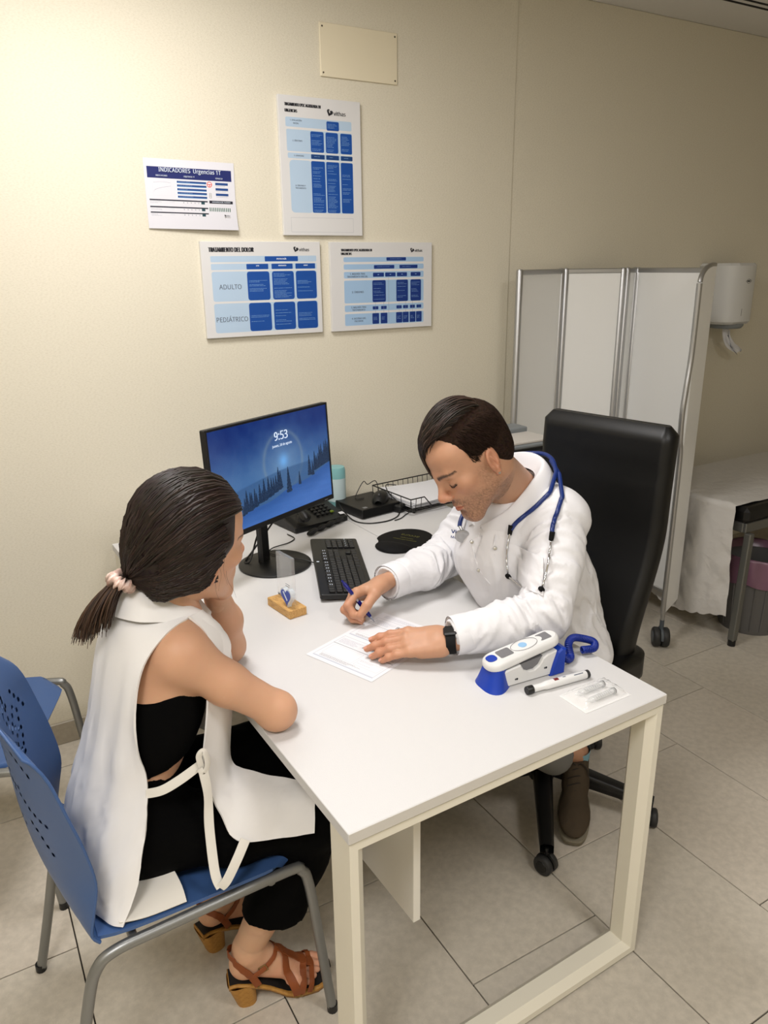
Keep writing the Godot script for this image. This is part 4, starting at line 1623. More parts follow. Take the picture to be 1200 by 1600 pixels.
	var hz := 0.125
	st = new_st()
	var loop := [v(-hx, 0.066, -hz), v(hx, 0.066, -hz), v(hx, 0.066, hz), v(-hx, 0.066, hz), v(-hx, 0.066, -hz)]
	for k in 4:
		if k == 2:
			tube(st, [loop[k], v(0.06, 0.066, hz), v(0.02, 0.02, hz), v(-0.06, 0.02, hz), v(-0.10, 0.066, hz), loop[k + 1]], 0.0024, 6)
		else:
			tube(st, [loop[k], loop[k + 1]], 0.0024, 6)
	part(o, "top_wire", st, M.black_plastic)
	st = new_st()
	for k in 4:
		tube(st, [loop[k] * v(0.97, 0, 0.97) + v(0, 0.016, 0), loop[k + 1] * v(0.97, 0, 0.97) + v(0, 0.016, 0)], 0.0022, 6)
	part(o, "bottom_wire", st, M.black_plastic)
	for k in 14:
		var x := lerpf(-hx, hx, k / 13.0)
		st = new_st()
		tube(st, [v(x, 0.066, -hz), v(x, 0.016, -hz * 0.97), v(x, 0.014, hz * 0.97)] + ([v(x, 0.066, hz)] if absf(x) > 0.10 else []), 0.0014, 5)
		part(o, "wire", st, M.black_plastic)
	for k in 5:
		var z := lerpf(-hz, hz, k / 4.0)
		for s in [-1, 1]:
			st = new_st()
			tube(st, [v(s * hx, 0.066, z), v(s * hx * 0.97, 0.016, z)], 0.0014, 5)
			part(o, "wire", st, M.black_plastic)
	for s in [-1, 1]:
		st = new_st()
		tube(st, [v(s * 0.13, 0.016, -hz * 0.95), v(s * 0.13, 0.0025, -hz * 0.8), v(s * 0.13, 0.0025, hz * 0.8), v(s * 0.13, 0.016, hz * 0.95)], 0.0024, 6)
		part(o, "runner", st, M.black_plastic)
	for k in 5:
		st = new_st()
		rows = []
		for i in 7:
			var line := []
			for j in 7:
				var uu := i / 6.0 - 0.5
				var ww := j / 6.0 - 0.5
				line.append(v(uu * 0.297, 0.004 * k + 0.05 * maxf(0.0, -ww) * maxf(0.0, 0.4 - uu) + 0.010 * uu * uu, ww * 0.21))
			rows.append(line)
		grid(st, rows, false, 0.0016)
		var p := solo("paper_sheet", ["lowest sheet of white paper in the wire letter tray", "second lowest sheet of white paper in the wire tray", "middle sheet of white paper in the wire letter tray", "second highest sheet of white paper in the wire tray", "topmost slanted sheet of white paper in the wire tray"][k], "paper", st, M.paper, v(1.135, 0.7615, -1.503), tt + [0.0, 0.03, -0.02, 0.05, 0.09][k])
		p.set_meta("group", "papers in the letter tray")
	# keyboard
	var kx := v(0.364, 0, -0.931).normalized()  # the typist's right
	var kz := kx.cross(Vector3.UP)
	var kb := Basis(kx, Vector3.UP, kz)
	o = thing("keyboard", "black computer keyboard with a row of white hotkeys", "keyboard", v(0.512, 0.74, -1.035))
	var kt := tf(kb * Basis(v(1, 0, 0), 0.06), v(0, 0.0145, 0))
	o.transform = Transform3D(Basis(), o.position)
	st = new_st()
	extrude(st, kt * tf(Basis(v(1, 0, 0), v(0, 0, -1), v(0, 1, 0)), v(0, -0.009, 0)), rrect(0.465, 0.156, 0.008, 3), 0.016, 0.002)
	part(o, "case", st, M.black_plastic)
	for s in [-1, 1]:
		st = new_st()
		box(st, tf(kb, kb * v(s * 0.2, 0.006, -0.06)), v(0.02, 0.012, 0.012), 0.002)
		part(o, "foot", st, M.black_soft)
	var kmesh := {}
	var layout := [
		[0.052, [1, 1, 1, 1, 1, 1, 1, 1, 1, 1, 1, 1, 1, 2]],
		[0.033, [1.5, 1, 1, 1, 1, 1, 1, 1, 1, 1, 1, 1, 1, 1.5]],
		[0.014, [1.75, 1, 1, 1, 1, 1, 1, 1, 1, 1, 1, 1, 2.25]],
		[-0.005, [2.25, 1, 1, 1, 1, 1, 1, 1, 1, 1, 1, 2.75]],
		[-0.024, [1.25, 1.25, 1.25, 6.25, 1.25, 1.25, 1.25, 1.25]]]
	var spots := []
	for r in layout.size():
		var x := -0.222
		for w in layout[r][1]:
			spots.append([x + w * 0.0095, 0.020 - 0.0188 * (2 - r) - 0.004, w * 0.019 - 0.0022])
			x += w * 0.019
		for c in 3:
			if r in [0, 1] or r == 4 or (r == 3 and c == 1):
				spots.append([0.062 + c * 0.019 + 0.0095, 0.020 - 0.0188 * (2 - r) - 0.004, 0.0168])
		for c in 4:
			spots.append([0.137 + c * 0.019 + 0.0095, 0.020 - 0.0188 * (2 - r) - 0.004, 0.0168])
	for k in 16:
		spots.append([-0.213 + k * 0.0183 + (k / 4) * 0.008, -0.043, 0.0158])
	for s in spots:
		var key := roundi(s[2] * 10000)
		if not kmesh.has(key):
			st = new_st()
			box(st, Transform3D(Basis(), v(0, 0.003, 0)), v(s[2], 0.006, 0.0166), 0.0016)
			kmesh[key] = st.commit()
		var q := part(o, "key", kmesh[key], M.key_black)
		q.transform = kt * at(v(s[0], 0.0065, s[1]))
	st = new_st()
	for k in 12:
		for j in 2:
			box(st, kt * at(v(-0.175 + k * 0.024 + (k / 4) * 0.006, 0.0132, -0.046 + j * 0.006)), v(0.005, 0.0004, 0.0022), 0.0001)
	for k in 4:
		box(st, kt * at(v(0.15 + k * 0.019, 0.0132, 0.034)), v(0.0035, 0.0004, 0.003), 0.0001)
	var hk := part(o, "key_print", st, M.ink_white)
	hk.set_meta("kind", "stuff")
	st = new_st()
	box(st, kt * at(v(0.02, 0.0072, -0.067)), v(0.006, 0.0004, 0.008), 0.0001)
	part(o, "badge", st, M.ink_white)
	cable("keyboard_cable", "black keyboard cable lying across the monitor base", [v(0.462, 0.748, -1.115), v(0.44, 0.7535, -1.14), v(0.40, 0.7545, -1.19), v(0.37, 0.7545, -1.255), v(0.40, 0.7475, -1.31), v(0.47, 0.743, -1.34), v(0.505, 0.743, -1.37), v(0.50, 0.744, -1.42)], 0.0019, M.black_plastic)
	cable("monitor_cable", "pair of thick black cables hanging behind the monitor neck", [v(0.42, 0.93, -1.24), v(0.41, 0.88, -1.265), v(0.36, 0.80, -1.29), v(0.31, 0.757, -1.275), v(0.275, 0.7515, -1.235), v(0.285, 0.757, -1.215), v(0.32, 0.81, -1.245), v(0.335, 0.86, -1.235)], 0.003, M.black_plastic)
	# mouse pad with a gel rest
	o = thing("mouse_pad", "black mouse pad with gel wrist rest and yellowish print", "mouse pad", v(0.815, 0.7405, -1.150), 0.55)
	poly = PackedVector2Array()
	for k in 40:
		var a := TAU * k / 40.0
		var rx := 0.125
		var rz := 0.098
		var x := cos(a) * rx
		var z := sin(a) * rz * (1.0 - 0.20 * smoothstep(-0.02, -0.09, x)) * (1.0 - 0.15 * exp(-pow((x + 0.045) / 0.02, 2.0)))
		poly.append(Vector2(x, z))
	st = new_st()
	extrude(st, tf(Basis(v(1, 0, 0), v(0, 0, -1), v(0, 1, 0)), Vector3.ZERO), poly, 0.0035, 0.0008, true)
	part(o, "pad", st, M.black_soft)
	st = new_st()
	rows = []
	for i in 9:
		var q := i / 8.0 * PI * 0.5
		var line := []
		for k in 28:
			var a := TAU * k / 28.0
			line.append(v(-0.082 + cos(a) * 0.040 * cos(q) - 0.006 * cos(2.0 * a) * cos(q), 0.0035 + 0.018 * sin(q), sin(a) * 0.066 * cos(q)))
		rows.append(line)
	grid(st, rows, true)
	part(o, "gel_rest", st, M.black_soft)
	st = new_st()
	var pt := tf(Basis(v(0, 0, -1), v(-1, 0, 0), v(0, 1, 0)), v(0.052, 0.0037, 0.0))
	text(st, "accura", pt, 0.017, 0.0, 1.0)
	text(st, "tecnologías", pt * at(v(0, 0.028, 0)), 0.007, 0.0, 1.0)
	text(st, "soluciones informáticas", pt * at(v(0, 0.046, 0)), 0.006, 0.3, 1.0)
	part(o, "print", st, M.pad_print)
	# small glass dish left of the monitor base
	o = thing("glass_dish", "small clear greenish glass dish beside the monitor base", "dish", v(0.195, 0.74, -1.270))
	st = new_st()
	lathe(st, at(Vector3.ZERO), [[0.0, 0.0], [0.022, 0.0], [0.032, 0.016], [0.034, 0.026], [0.031, 0.026], [0.028, 0.015], [0.018, 0.005], [0.0, 0.005]], 28)
	part(o, "dish", st, glass("green_glass", Color(0.80, 0.88, 0.80), 0.35, 0.08))

# ---------------------------------------------------------------- things at the front of the desk
func build_desk_front() -> void:
	var o: Node3D
	var st: SurfaceTool
	# acrylic plaque on a wooden block
	o = thing("acrylic_award", "clear acrylic plaque with a blue heart on a pine block", "award", v(0.258, 0.74, -0.858), -1.44)
	st = new_st()
	bx(st, -0.060, 0.060, 0.0, 0.024, -0.027, 0.027, 0.0015)
	part(o, "wooden_base", st, M.pine)
	st = new_st()
	extrude(st, at(v(-0.005, 0.088, -0.010)), rrect(0.082, 0.145, 0.004, 4), 0.010, 0.0006)
	var pl := part(o, "acrylic_plate", st, M.acrylic)
	st = new_st()
	for k in 6:
		bx(st, 0.0, 0.022 - 0.002 * (k % 3), 0.078 - 0.006 * k, 0.0793 - 0.006 * k, 0.0002, 0.0006, 0.0001)
	part(pl, "engraving", st, M.ink_grey).set_meta("kind", "stuff")
	st = new_st()
	var ht := tf(Basis(v(0, 0, 1), 0.15), v(0.030, 0.055, 0.004))
	extrude(st, ht, heart_poly(0.060), 0.014, 0.001, true)
	part(o, "heart_rim", st, M.acrylic_edge)
	st = new_st()
	extrude(st, ht * at(v(0, 0, 0.0143)), heart_poly(0.050), 0.0006)
	part(o, "heart", st, M.heart_blue)
	st = new_st()
	tube(st, [ht * v(-0.010, 0.014, 0.0155), ht * v(0.006, -0.010, 0.0155)], 0.0028, 8, true, null, 0.15, ht.basis * v(0, 0, 1))
	part(o, "heart_loop", st, M.ink_white)
	st = new_st()
	text(st, "vithas", at(v(-0.030, 0.036, 0.0006)), 0.008, 0.4)
	part(o, "lettering", st, M.ink)
	# printed form under the doctor's hands
	var im := blank(420, 594, Color(0.875, 0.875, 0.89))
	var g := Color(0.66, 0.67, 0.71)
	var dk := Color(0.38, 0.39, 0.42)
	for half in 2:
		var y0 := 0.04 + 0.45 * half
		ink_frame(im, 0.05, 0.95, y0, y0 + 0.40, g, 2)
		ink_box(im, 0.05, 0.95, y0, y0 + 0.018, Color(0.74, 0.76, 0.80))
		ink_frame(im, 0.10, 0.55, y0 + 0.08, y0 + 0.24, g, 1)
		ink_frame(im, 0.58, 0.92, y0 + 0.08, y0 + 0.17, g, 1)
		ink_lines(im, 0.12, 0.90, y0 + 0.03, y0 + 0.07, dk, 6, 0.9)
		ink_lines(im, 0.60, 0.90, y0 + 0.10, y0 + 0.16, g, 7, 0.8)
		ink_lines(im, 0.08, 0.40, y0 + 0.29, y0 + 0.37, g, 5, 1.0)
		ink_lines(im, 0.74, 0.94, y0 + 0.29, y0 + 0.38, g, 5, 1.0)
		ink_box(im, 0.05, 0.95, y0 + 0.26, y0 + 0.264, dk)
		var x := 0.42
		while x < 0.72:
			var bw := rng.randf_range(0.004, 0.012)
			ink_box(im, x, x + bw, y0 + 0.32, y0 + 0.36, Color(0.16, 0.16, 0.18))
			x += bw + rng.randf_range(0.004, 0.011)
	ink_lines(im, 0.1, 0.9, 0.92, 0.97, g, 6, 0.8)
	var fx := v(0.070, 0, 0.186).normalized()
	var fz := fx.cross(Vector3.UP).normalized() * -1.0
	var fb := Basis(fx, fx.cross(fz) * -1.0, fz)
	o = thing("printed_form", "white printed form with barcodes under the doctor's hands", "paper", v(0.372, 0.7404, -0.553))
	st = new_st()
	var c := []
	var e1 := fx * 0.105
	var e2 := v(fx.z, 0, -fx.x) * 0.1485
	var corners := [-e1 - e2, e1 - e2, e1 + e2, -e1 + e2]
	var uv := [Vector2(0, 0), Vector2(1, 0), Vector2(1, 1), Vector2(0, 1)]
	for order in [[0, 1, 2, 0, 2, 3], [0, 2, 1, 0, 3, 2]]:
		for k in order:
			var dn: bool = order[1] == 1
			st.set_normal(Vector3.UP if not dn else Vector3.DOWN)
			st.set_uv(uv[k])
			st.add_vertex(corners[k] + (v(0, 0.0004, 0) if not dn else Vector3.ZERO))
	part(o, "sheet", st, tex_mat("form_print", im, 0.7))
	logo(o, tf(Basis(fx, v(fx.z, 0, -fx.x), Vector3.UP), v(0, 0.0005, 0) + e2 * 0.90 + e1 * 0.30), 0.0055, M.ink)
	# pen
	var tip := v(0.424, 0.7425, -0.661)
	var end := v(0.353, 0.860, -0.702)
	var d := (end - tip).normalized()
	o = thing("ballpoint_pen", "blue ballpoint pen held in the doctor's right hand", "pen", tip)
	var pb := tf(basis_from(d.cross(Vector3.UP), d), Vector3.ZERO)
	pb = tf(Basis(pb.basis.x, d, pb.basis.x.cross(d)), Vector3.ZERO)
	st = new_st()
	lathe(st, pb, [[0.0, 0.0], [0.0009, 0.001], [0.0036, 0.018], [0.0042, 0.02]], 14)
	part(o, "tip", st, M.pen_metal)
	st = new_st()
	lathe(st, pb, [[0.0046, 0.02], [0.0054, 0.03], [0.0054, 0.075]], 14)
	part(o, "grip", st, M.pen_blue)
	st = new_st()
	lathe(st, pb, [[0.0048, 0.075], [0.0048, 0.100]], 14)
	part(o, "ring", st, M.pen_metal)
	st = new_st()
	lathe(st, pb, [[0.0052, 0.100], [0.0054, 0.135], [0.003, 0.138], [0.0028, 0.146], [0.0, 0.147]], 14)
	part(o, "cap", st, M.pen_blue)
	st = new_st()
	box(st, pb * at(v(0.0075, 0.118, 0)), v(0.002, 0.034, 0.004), 0.0006)
	part(o, "clip", st, M.pen_blue)
	build_device()
	# marker
	var a := v(0.534, 0.7505, -0.180)
	var b := v(0.706, 0.7505, -0.163)
	d = (b - a).normalized()
	o = thing("white_marker", "white marker pen with black ends beside the syringes", "marker", a)
	pb = tf(Basis(v(0, 1, 0), d, v(0, 1, 0).cross(d)), Vector3.ZERO)
	st = new_st()
	lathe(st, pb, [[0.0, 0.0], [0.0085, 0.0], [0.0095, 0.002], [0.0095, 0.016], [0.0, 0.016]], 20)
	part(o, "cap", st, M.black_plastic)
	st = new_st()
	lathe(st, pb, [[0.0080, 0.016], [0.0080, 0.046], [0.0092, 0.048], [0.0100, 0.052], [0.0100, 0.158], [0.0085, 0.163]], 20)
	part(o, "barrel", st, M.device_white)
	st = new_st()
	lathe(st, pb, [[0.0095, 0.160], [0.0095, 0.168], [0.0, 0.170]], 20)
	part(o, "end_plug", st, M.caster_grey)
	st = new_st()
	lathe(st, pb, [[0.01008, 0.072], [0.01008, 0.084]], 8, -0.5, 1.0)
	part(o, "red_mark", st, M.red_print)
	st = new_st()
	for q in [[0.074, 0.092, 0.75], [0.118, 0.140, 0.55], [0.096, 0.104, -0.2], [0.125, 0.150, -0.55]]:
		lathe(st, pb, [[0.01006, q[0]], [0.01006, q[1]]], 4, q[2], 0.24)
	part(o, "print", st, M.ink_grey).set_meta("kind", "stuff")
	# syringes in a sealed pouch
	o = thing("syringe_pouch", "clear sealed pouch lying at the desk corner with two syringes", "pouch", v(0.660, 0.7402, -0.100), 0.02)
	st = new_st()
	bx(st, -0.068, 0.068, 0.0, 0.0008, -0.041, 0.041, 0.0003)
	part(o, "paper_back", st, M.pouch_paper)
	st = new_st()
	var rows := []
	var fn := FastNoiseLite.new()
	fn.seed = 9
	fn.frequency = 60.0
	for i in 29:
		var line := []
		for j in 25:
			var x := lerpf(-0.067, 0.067, i / 28.0)
			var z := lerpf(-0.040, 0.040, j / 24.0)
			var e := minf(0.067 - absf(x), 0.040 - absf(z))
			var lift := smoothstep(0.004, 0.016, e)
			line.append(v(x, 0.0012 + lift * (0.0155 + 0.004 * fn.get_noise_2d(x, z)), z))
		rows.append(line)
	grid(st, rows)
	part(o, "film", st, M.pouch)
	for k in 2:
		var s := thing("syringe", ["capped syringe nearer the marker in the clear pouch", "capped syringe nearer the desk edge in the clear pouch"][k], "syringe", v(0.664, 0.7485, [-0.116, -0.083][k]), 0.03, "syringes in the pouch")
		var sb := tf(Basis(v(0, 1, 0), v(1, 0, 0), v(0, 0, -1)), Vector3.ZERO)
		st = new_st()
		lathe(st, sb, [[0.0015, -0.048], [0.0022, -0.040], [0.0065, -0.034], [0.0065, 0.030], [0.0095, 0.030], [0.0095, 0.032], [0.0060, 0.032]], 18)
		part(s, "barrel", st, M.syringe_clear)
		st = new_st()
		lathe(st, sb, [[0.0, -0.02], [0.0045, -0.02], [0.0045, 0.034], [0.0, 0.034]], 14)
		part(s, "plunger", st, M.device_white)
		st = new_st()
		lathe(st, sb, [[0.0, 0.0325], [0.0075, 0.0325], [0.0075, 0.0375], [0.0, 0.0375]], 16)
		part(s, "thumb_disc", st, M.caster_grey)
		st = new_st()
		for q in 8:
			lathe(st, sb, [[0.00655, -0.022 + q * 0.006], [0.00655, -0.0213 + q * 0.006]], 8, -1.2, 1.6)
		part(s, "scale_marks", st, M.ink_black).set_meta("kind", "stuff")

func build_device() -> void:
	# handheld meter lying in its blue and white stand
	var o := thing("handheld_meter", "white and blue handheld medical meter in its stand", "medical device", v(0.572, 0.74, -0.246), -0.07)
	var st := new_st()
	# white saddle with a wide notch
	var poly := PackedVector2Array()
	for p in [[-0.085, 0.002], [0.085, 0.002], [0.082, 0.060], [0.055, 0.056], [0.044, 0.050], [0.034, 0.034], [0.020, 0.026], [0.004, 0.026], [-0.008, 0.032], [-0.018, 0.048], [-0.075, 0.040]]:
		poly.append(Vector2(p[0], p[1]))
	extrude(st, at(v(0, 0, -0.026)), poly, 0.052, 0.003)
	part(o, "stand", st, M.device_white)
	st = new_st()
	extrude(st, at(v(0, 0, -0.018)), PackedVector2Array([Vector2(-0.02, 0.015), Vector2(0.05, 0.015), Vector2(0.05, 0.052), Vector2(-0.02, 0.045)]), 0.036)
	part(o, "inner_well", st, M.device_grey)
	# blue front foot: broad, three-lobed
	st = new_st()
	var rows := []
	for i in 8:
		var q := i / 7.0
		var line := []
		for k in 36:
			var a := TAU * k / 36.0
			var rr := (1.0 + 0.10 * cos(3.0 * a)) * lerpf(1.0, 0.66, pow(q, 0.8))
			line.append(v(-0.074 + cos(a) * 0.036 * rr + 0.006 * q, 0.050 * q, sin(a) * 0.042 * rr))
		rows.append(line)
	grid(st, rows, true)
	var cap := []
	for p in rows[-1]:
		cap.append(v(-0.068, 0.0515, 0) + (p - v(-0.068, 0.05, 0)) * 0.02)
	grid(st, [rows[-1], cap], true)
	part(o, "blue_foot", st, M.royal_blue)
	st = new_st()
	poly = PackedVector2Array()
	for p in [[0.062, 0.0], [0.102, 0.0], [0.105, 0.062], [0.092, 0.066], [0.080, 0.058], [0.070, 0.03]]:
		poly.append(Vector2(p[0], p[1]))
	extrude(st, at(v(0, 0, -0.032)), poly, 0.064, 0.004)
	part(o, "blue_foot", st, M.royal_blue)
	# the meter itself: long rounded body, slightly tilted
	var t := tf(Basis(v(0, 0, 1), 0.155), v(0.0, 0.068, 0))
	st = new_st()
	rows = []
	for i in 9:
		var q := i / 8.0
		var grow: float = [0.80, 0.93, 1.0, 1.0, 1.0, 0.985, 0.95, 0.88, 0.76][i]
		var line := []
		for p in rrect(0.198, 0.056, 0.027, 8):
			line.append(t * v(p.x * lerpf(1.0, grow, 0.30), lerpf(-0.012, 0.012, q), p.y * grow * (1.0 - 0.10 * p.x / 0.1)))
		rows.append(line)
	grid(st, rows, true)
	for e in [0, 8]:
		var mid := []
		for p in rows[e]:
			mid.append(t * v(0, lerpf(-0.013, 0.0135, e / 8.0), 0) + (p - t * v(0, 0, 0)) * 0.02)
		grid(st, [rows[e], mid], true)
	var body := part(o, "meter_body", st, M.device_white)
	st = new_st()
	extrude(st, t * tf(Basis(v(1, 0, 0), v(0, 0, -1), v(0, 1, 0)), v(-0.045, 0.0125, 0)), rrect(0.034, 0.030, 0.004, 3), 0.0012, 0.0003)
	part(body, "display", st, M.device_grey)
	st = new_st()
	extrude(st, t * tf(Basis(v(1, 0, 0), v(0, 0, -1), v(0, 1, 0)), v(0.062, 0.0115, 0)), rrect(0.030, 0.028, 0.004, 3), 0.0012, 0.0003)
	part(body, "label_plate", st, M.device_grey)
	st = new_st()
	extrude(st, t * tf(Basis(v(1, 0, 0), v(0, 0, -1), v(0, 1, 0)), v(-0.080, 0.0115, 0)), rrect(0.024, 0.026, 0.010, 5), 0.0022, 0.0005)
	part(body, "blue_button", st, M.royal_blue)
	st = new_st()
	var el := []
	for k in 25:
		var a := TAU * k / 24.0
		el.append(t * v(0.008 + cos(a) * 0.034, 0.0135, sin(a) * 0.020))
	tube(st, el, 0.0006, 4)
	part(body, "ring_print", st, M.device_grey)
	st = new_st()
	lathe(st, t * at(v(0.004, 0.013, 0)), [[0.0, 0.0008], [0.010, 0.0008], [0.010, 0.0]], 16)
	part(body, "dial_print", st, mat("pale_blue_print", Color(0.55, 0.72, 0.86), 0.4))
	st = new_st()
	for c in [v(-0.030, 0.016, 0.0260), v(0.050, 0.024, 0.0260)]:
		extrude(st, at(c), PackedVector2Array([Vector2(-0.0045, 0.0), Vector2(-0.0012, -0.003), Vector2(-0.0012, 0.003)]), 0.0004)
		lathe(st, tf(Basis(v(1, 0, 0), PI / 2), c + v(0.0022, 0, 0)), [[0.0028, 0.0], [0.0028, 0.0004], [0.0, 0.0004]], 14)
	part(o, "side_print", st, M.ink).set_meta("kind", "stuff")
	# coiled lead
	st = new_st()
	var path := curve([v(0.672, 0.800, -0.243), v(0.688, 0.778, -0.238), v(0.700, 0.756, -0.232), v(0.718, 0.754, -0.238), v(0.728, 0.774, -0.258), v(0.752, 0.781, -0.268), v(0.785, 0.772, -0.262), v(0.806, 0.762, -0.252), v(0.792, 0.756, -0.238), v(0.760, 0.757, -0.244)], 40)
	var pts := []
	for i in path.size():
		var q := float(i) / (path.size() - 1)
		var dd: Vector3 = (path[mini(i + 1, path.size() - 1)] - path[maxi(i - 1, 0)]).normalized()
		var sd := dd.cross(Vector3.UP).normalized()
		var up := sd.cross(dd)
		for k in 3:
			var a := (i + k / 3.0) * 1.35
			var rr := 0.0078 * smoothstep(0.10, 0.22, q)
			var p: Vector3 = path[i].lerp(path[mini(i + 1, path.size() - 1)], k / 3.0)
			p += sd * cos(a) * rr + up * sin(a) * rr
			p.y = maxf(p.y, 0.7425)
			pts.append(p)
	tube(st, pts, 0.0019, 5)
	solo("coiled_lead", "royal blue coiled lead of the handheld meter", "cord", st, M.blue_cord)

# ---------------------------------------------------------------- bodies: distance fields meshed as surface nets
class Field:
	var o: Vector3
	var c: float
	var nx: int
	var ny: int
	var nz: int
	var f: PackedFloat32Array
	var ids: PackedInt32Array

	func _init(lo: Vector3, hi: Vector3, cell: float) -> void:
		o = lo
		c = cell
		nx = int((hi.x - lo.x) / cell) + 2
		ny = int((hi.y - lo.y) / cell) + 2
		nz = int((hi.z - lo.z) / cell) + 2
		f.resize(nx * ny * nz)
		f.fill(1.0)

	func span(lo: Vector3, hi: Vector3) -> Array:
		var a := ((lo - o) / c).floor()
		var b := ((hi - o) / c).ceil()
		return [clampi(int(a.x), 0, nx), clampi(int(b.x) + 1, 0, nx), clampi(int(a.y), 0, ny), clampi(int(b.y) + 1, 0, ny), clampi(int(a.z), 0, nz), clampi(int(b.z) + 1, 0, nz)]

	func cap(a: Vector3, b: Vector3, ra: float, rb: float, k := 0.02, flat := 1.0, fdir := Vector3.UP, cut := false) -> void:
		# tapered capsule joined with a smooth minimum; flat < 1 squashes it along fdir
		var m := maxf(ra, rb) + k + c * 2.0
		var s := span(a.min(b) - Vector3(m, m, m), a.max(b) + Vector3(m, m, m))
		var ba := b - a
		var l2 := maxf(ba.length_squared(), 1e-9)
		var dr := rb - ra
		var inv := 1.0 / flat - 1.0
		var squash := flat != 1.0
		var k4 := 0.25 / maxf(k, 1e-6)
		for z in range(s[4], s[5]):
			for y in range(s[2], s[3]):
				var i: int = (z * ny + y) * nx + s[0]
				var pa := o + Vector3(s[0], y, z) * c - a
				for x in range(s[0], s[1]):
					var q := pa
					pa.x += c
					var h := clampf(q.dot(ba) / l2, 0.0, 1.0)
					q -= ba * h
					if squash:
						q += fdir * (fdir.dot(q) * inv)
					var d := q.length() - ra - dr * h
					if squash and d < 0.0:
						d *= 0.5 + 0.5 * flat
					var old := f[i]
					if cut:
						d = -d
						var e := k - absf(old - d)
						f[i] = maxf(old, d) + (e * e * k4 if e > 0.0 else 0.0)
					else:
						var e := k - absf(old - d)
						f[i] = minf(old, d) - (e * e * k4 if e > 0.0 else 0.0)
					i += 1

	func ell(p: Vector3, r: Vector3, k := 0.02, b := Basis(), cut := false) -> void:
		# ellipsoid with axes b
		var m := maxf(r.x, maxf(r.y, r.z)) + k + c * 2.0
		var s := span(p - Vector3(m, m, m), p + Vector3(m, m, m))
		var bt := b.transposed()
		var k4 := 0.25 / maxf(k, 1e-6)
		for z in range(s[4], s[5]):
			for y in range(s[2], s[3]):
				var i: int = (z * ny + y) * nx + s[0]
				var pa := o + Vector3(s[0], y, z) * c - p
				for x in range(s[0], s[1]):
					var q := (bt * pa) / r
					pa.x += c
					var k0 := q.length()
					var k1 := (q / r).length()
					var d := k0 * (k0 - 1.0) / maxf(k1, 1e-6)
					var old := f[i]
					if cut:
						d = -d
						var e := k - absf(old - d)
						f[i] = maxf(old, d) + (e * e * k4 if e > 0.0 else 0.0)
					else:
						var e := k - absf(old - d)
						f[i] = minf(old, d) - (e * e * k4 if e > 0.0 else 0.0)
					i += 1

	func plane(p: Vector3, n: Vector3, k := 0.004) -> void:
		# cuts everything on the side n points to
		var k4 := 0.25 / maxf(k, 1e-6)
		var i := 0
		for z in nz:
			for y in ny:
				var d := (o + Vector3(0, y, z) * c - p).dot(n)
				var st := n.x * c
				for x in nx:
					var old := f[i]
					var e := k - absf(old - d)
					f[i] = maxf(old, d) + (e * e * k4 if e > 0.0 else 0.0)
					d += st
					i += 1

	func rough(fn: FastNoiseLite, amp: float, b: Basis, ridge := false) -> void:
		# folds: noise added near the surface, sampled in the stretched axes b
		var i := 0
		for z in nz:
			for y in ny:
				for x in nx:
					var d := f[i]
					if d < 0.03 and d > -0.03:
						var q := b * (o + Vector3(x, y, z) * c)
						var n := fn.get_noise_3dv(q)
						f[i] = d - amp * ((1.0 - 2.5 * absf(n)) if ridge else n)
					i += 1

	func folds(a: Vector3, b: Vector3, rad: float, fn: FastNoiseLite, amp: float, along: float, across: float, slant := 0.0) -> void:
		# drag lines of cloth round the axis a-b: narrow ridges, close together along it and long across it
		var s := span(a.min(b) - Vector3(rad, rad, rad), a.max(b) + Vector3(rad, rad, rad))
		var ax := (b - a).normalized()
		var l2 := (b - a).length_squared()
		var sd := ax.cross(Vector3(0.1, 0.9, 0.3)).normalized()
		var up := sd.cross(ax)
		for z in range(s[4], s[5]):
			for y in range(s[2], s[3]):
				var i: int = (z * ny + y) * nx + s[0]
				for x in range(s[0], s[1]):
					var d := f[i]
					if d < 0.03 and d > -0.03:
						var p := o + Vector3(x, y, z) * c - a
						var h := p.dot(b - a) / l2
						var near := (p - (b - a) * clampf(h, 0.0, 1.0)).length()
						var w := smoothstep(rad, rad * 0.75, near) * smoothstep(-0.25, 0.05, h) * smoothstep(1.2, 0.95, h)
						if w > 0.0:
							var n := fn.get_noise_3d((p.dot(ax) + slant * p.dot(up)) * along, p.dot(sd) * across, p.dot(up) * across)
							f[i] = d - amp * w * maxf(-0.7, 0.55 - 2.2 * absf(n))
					i += 1

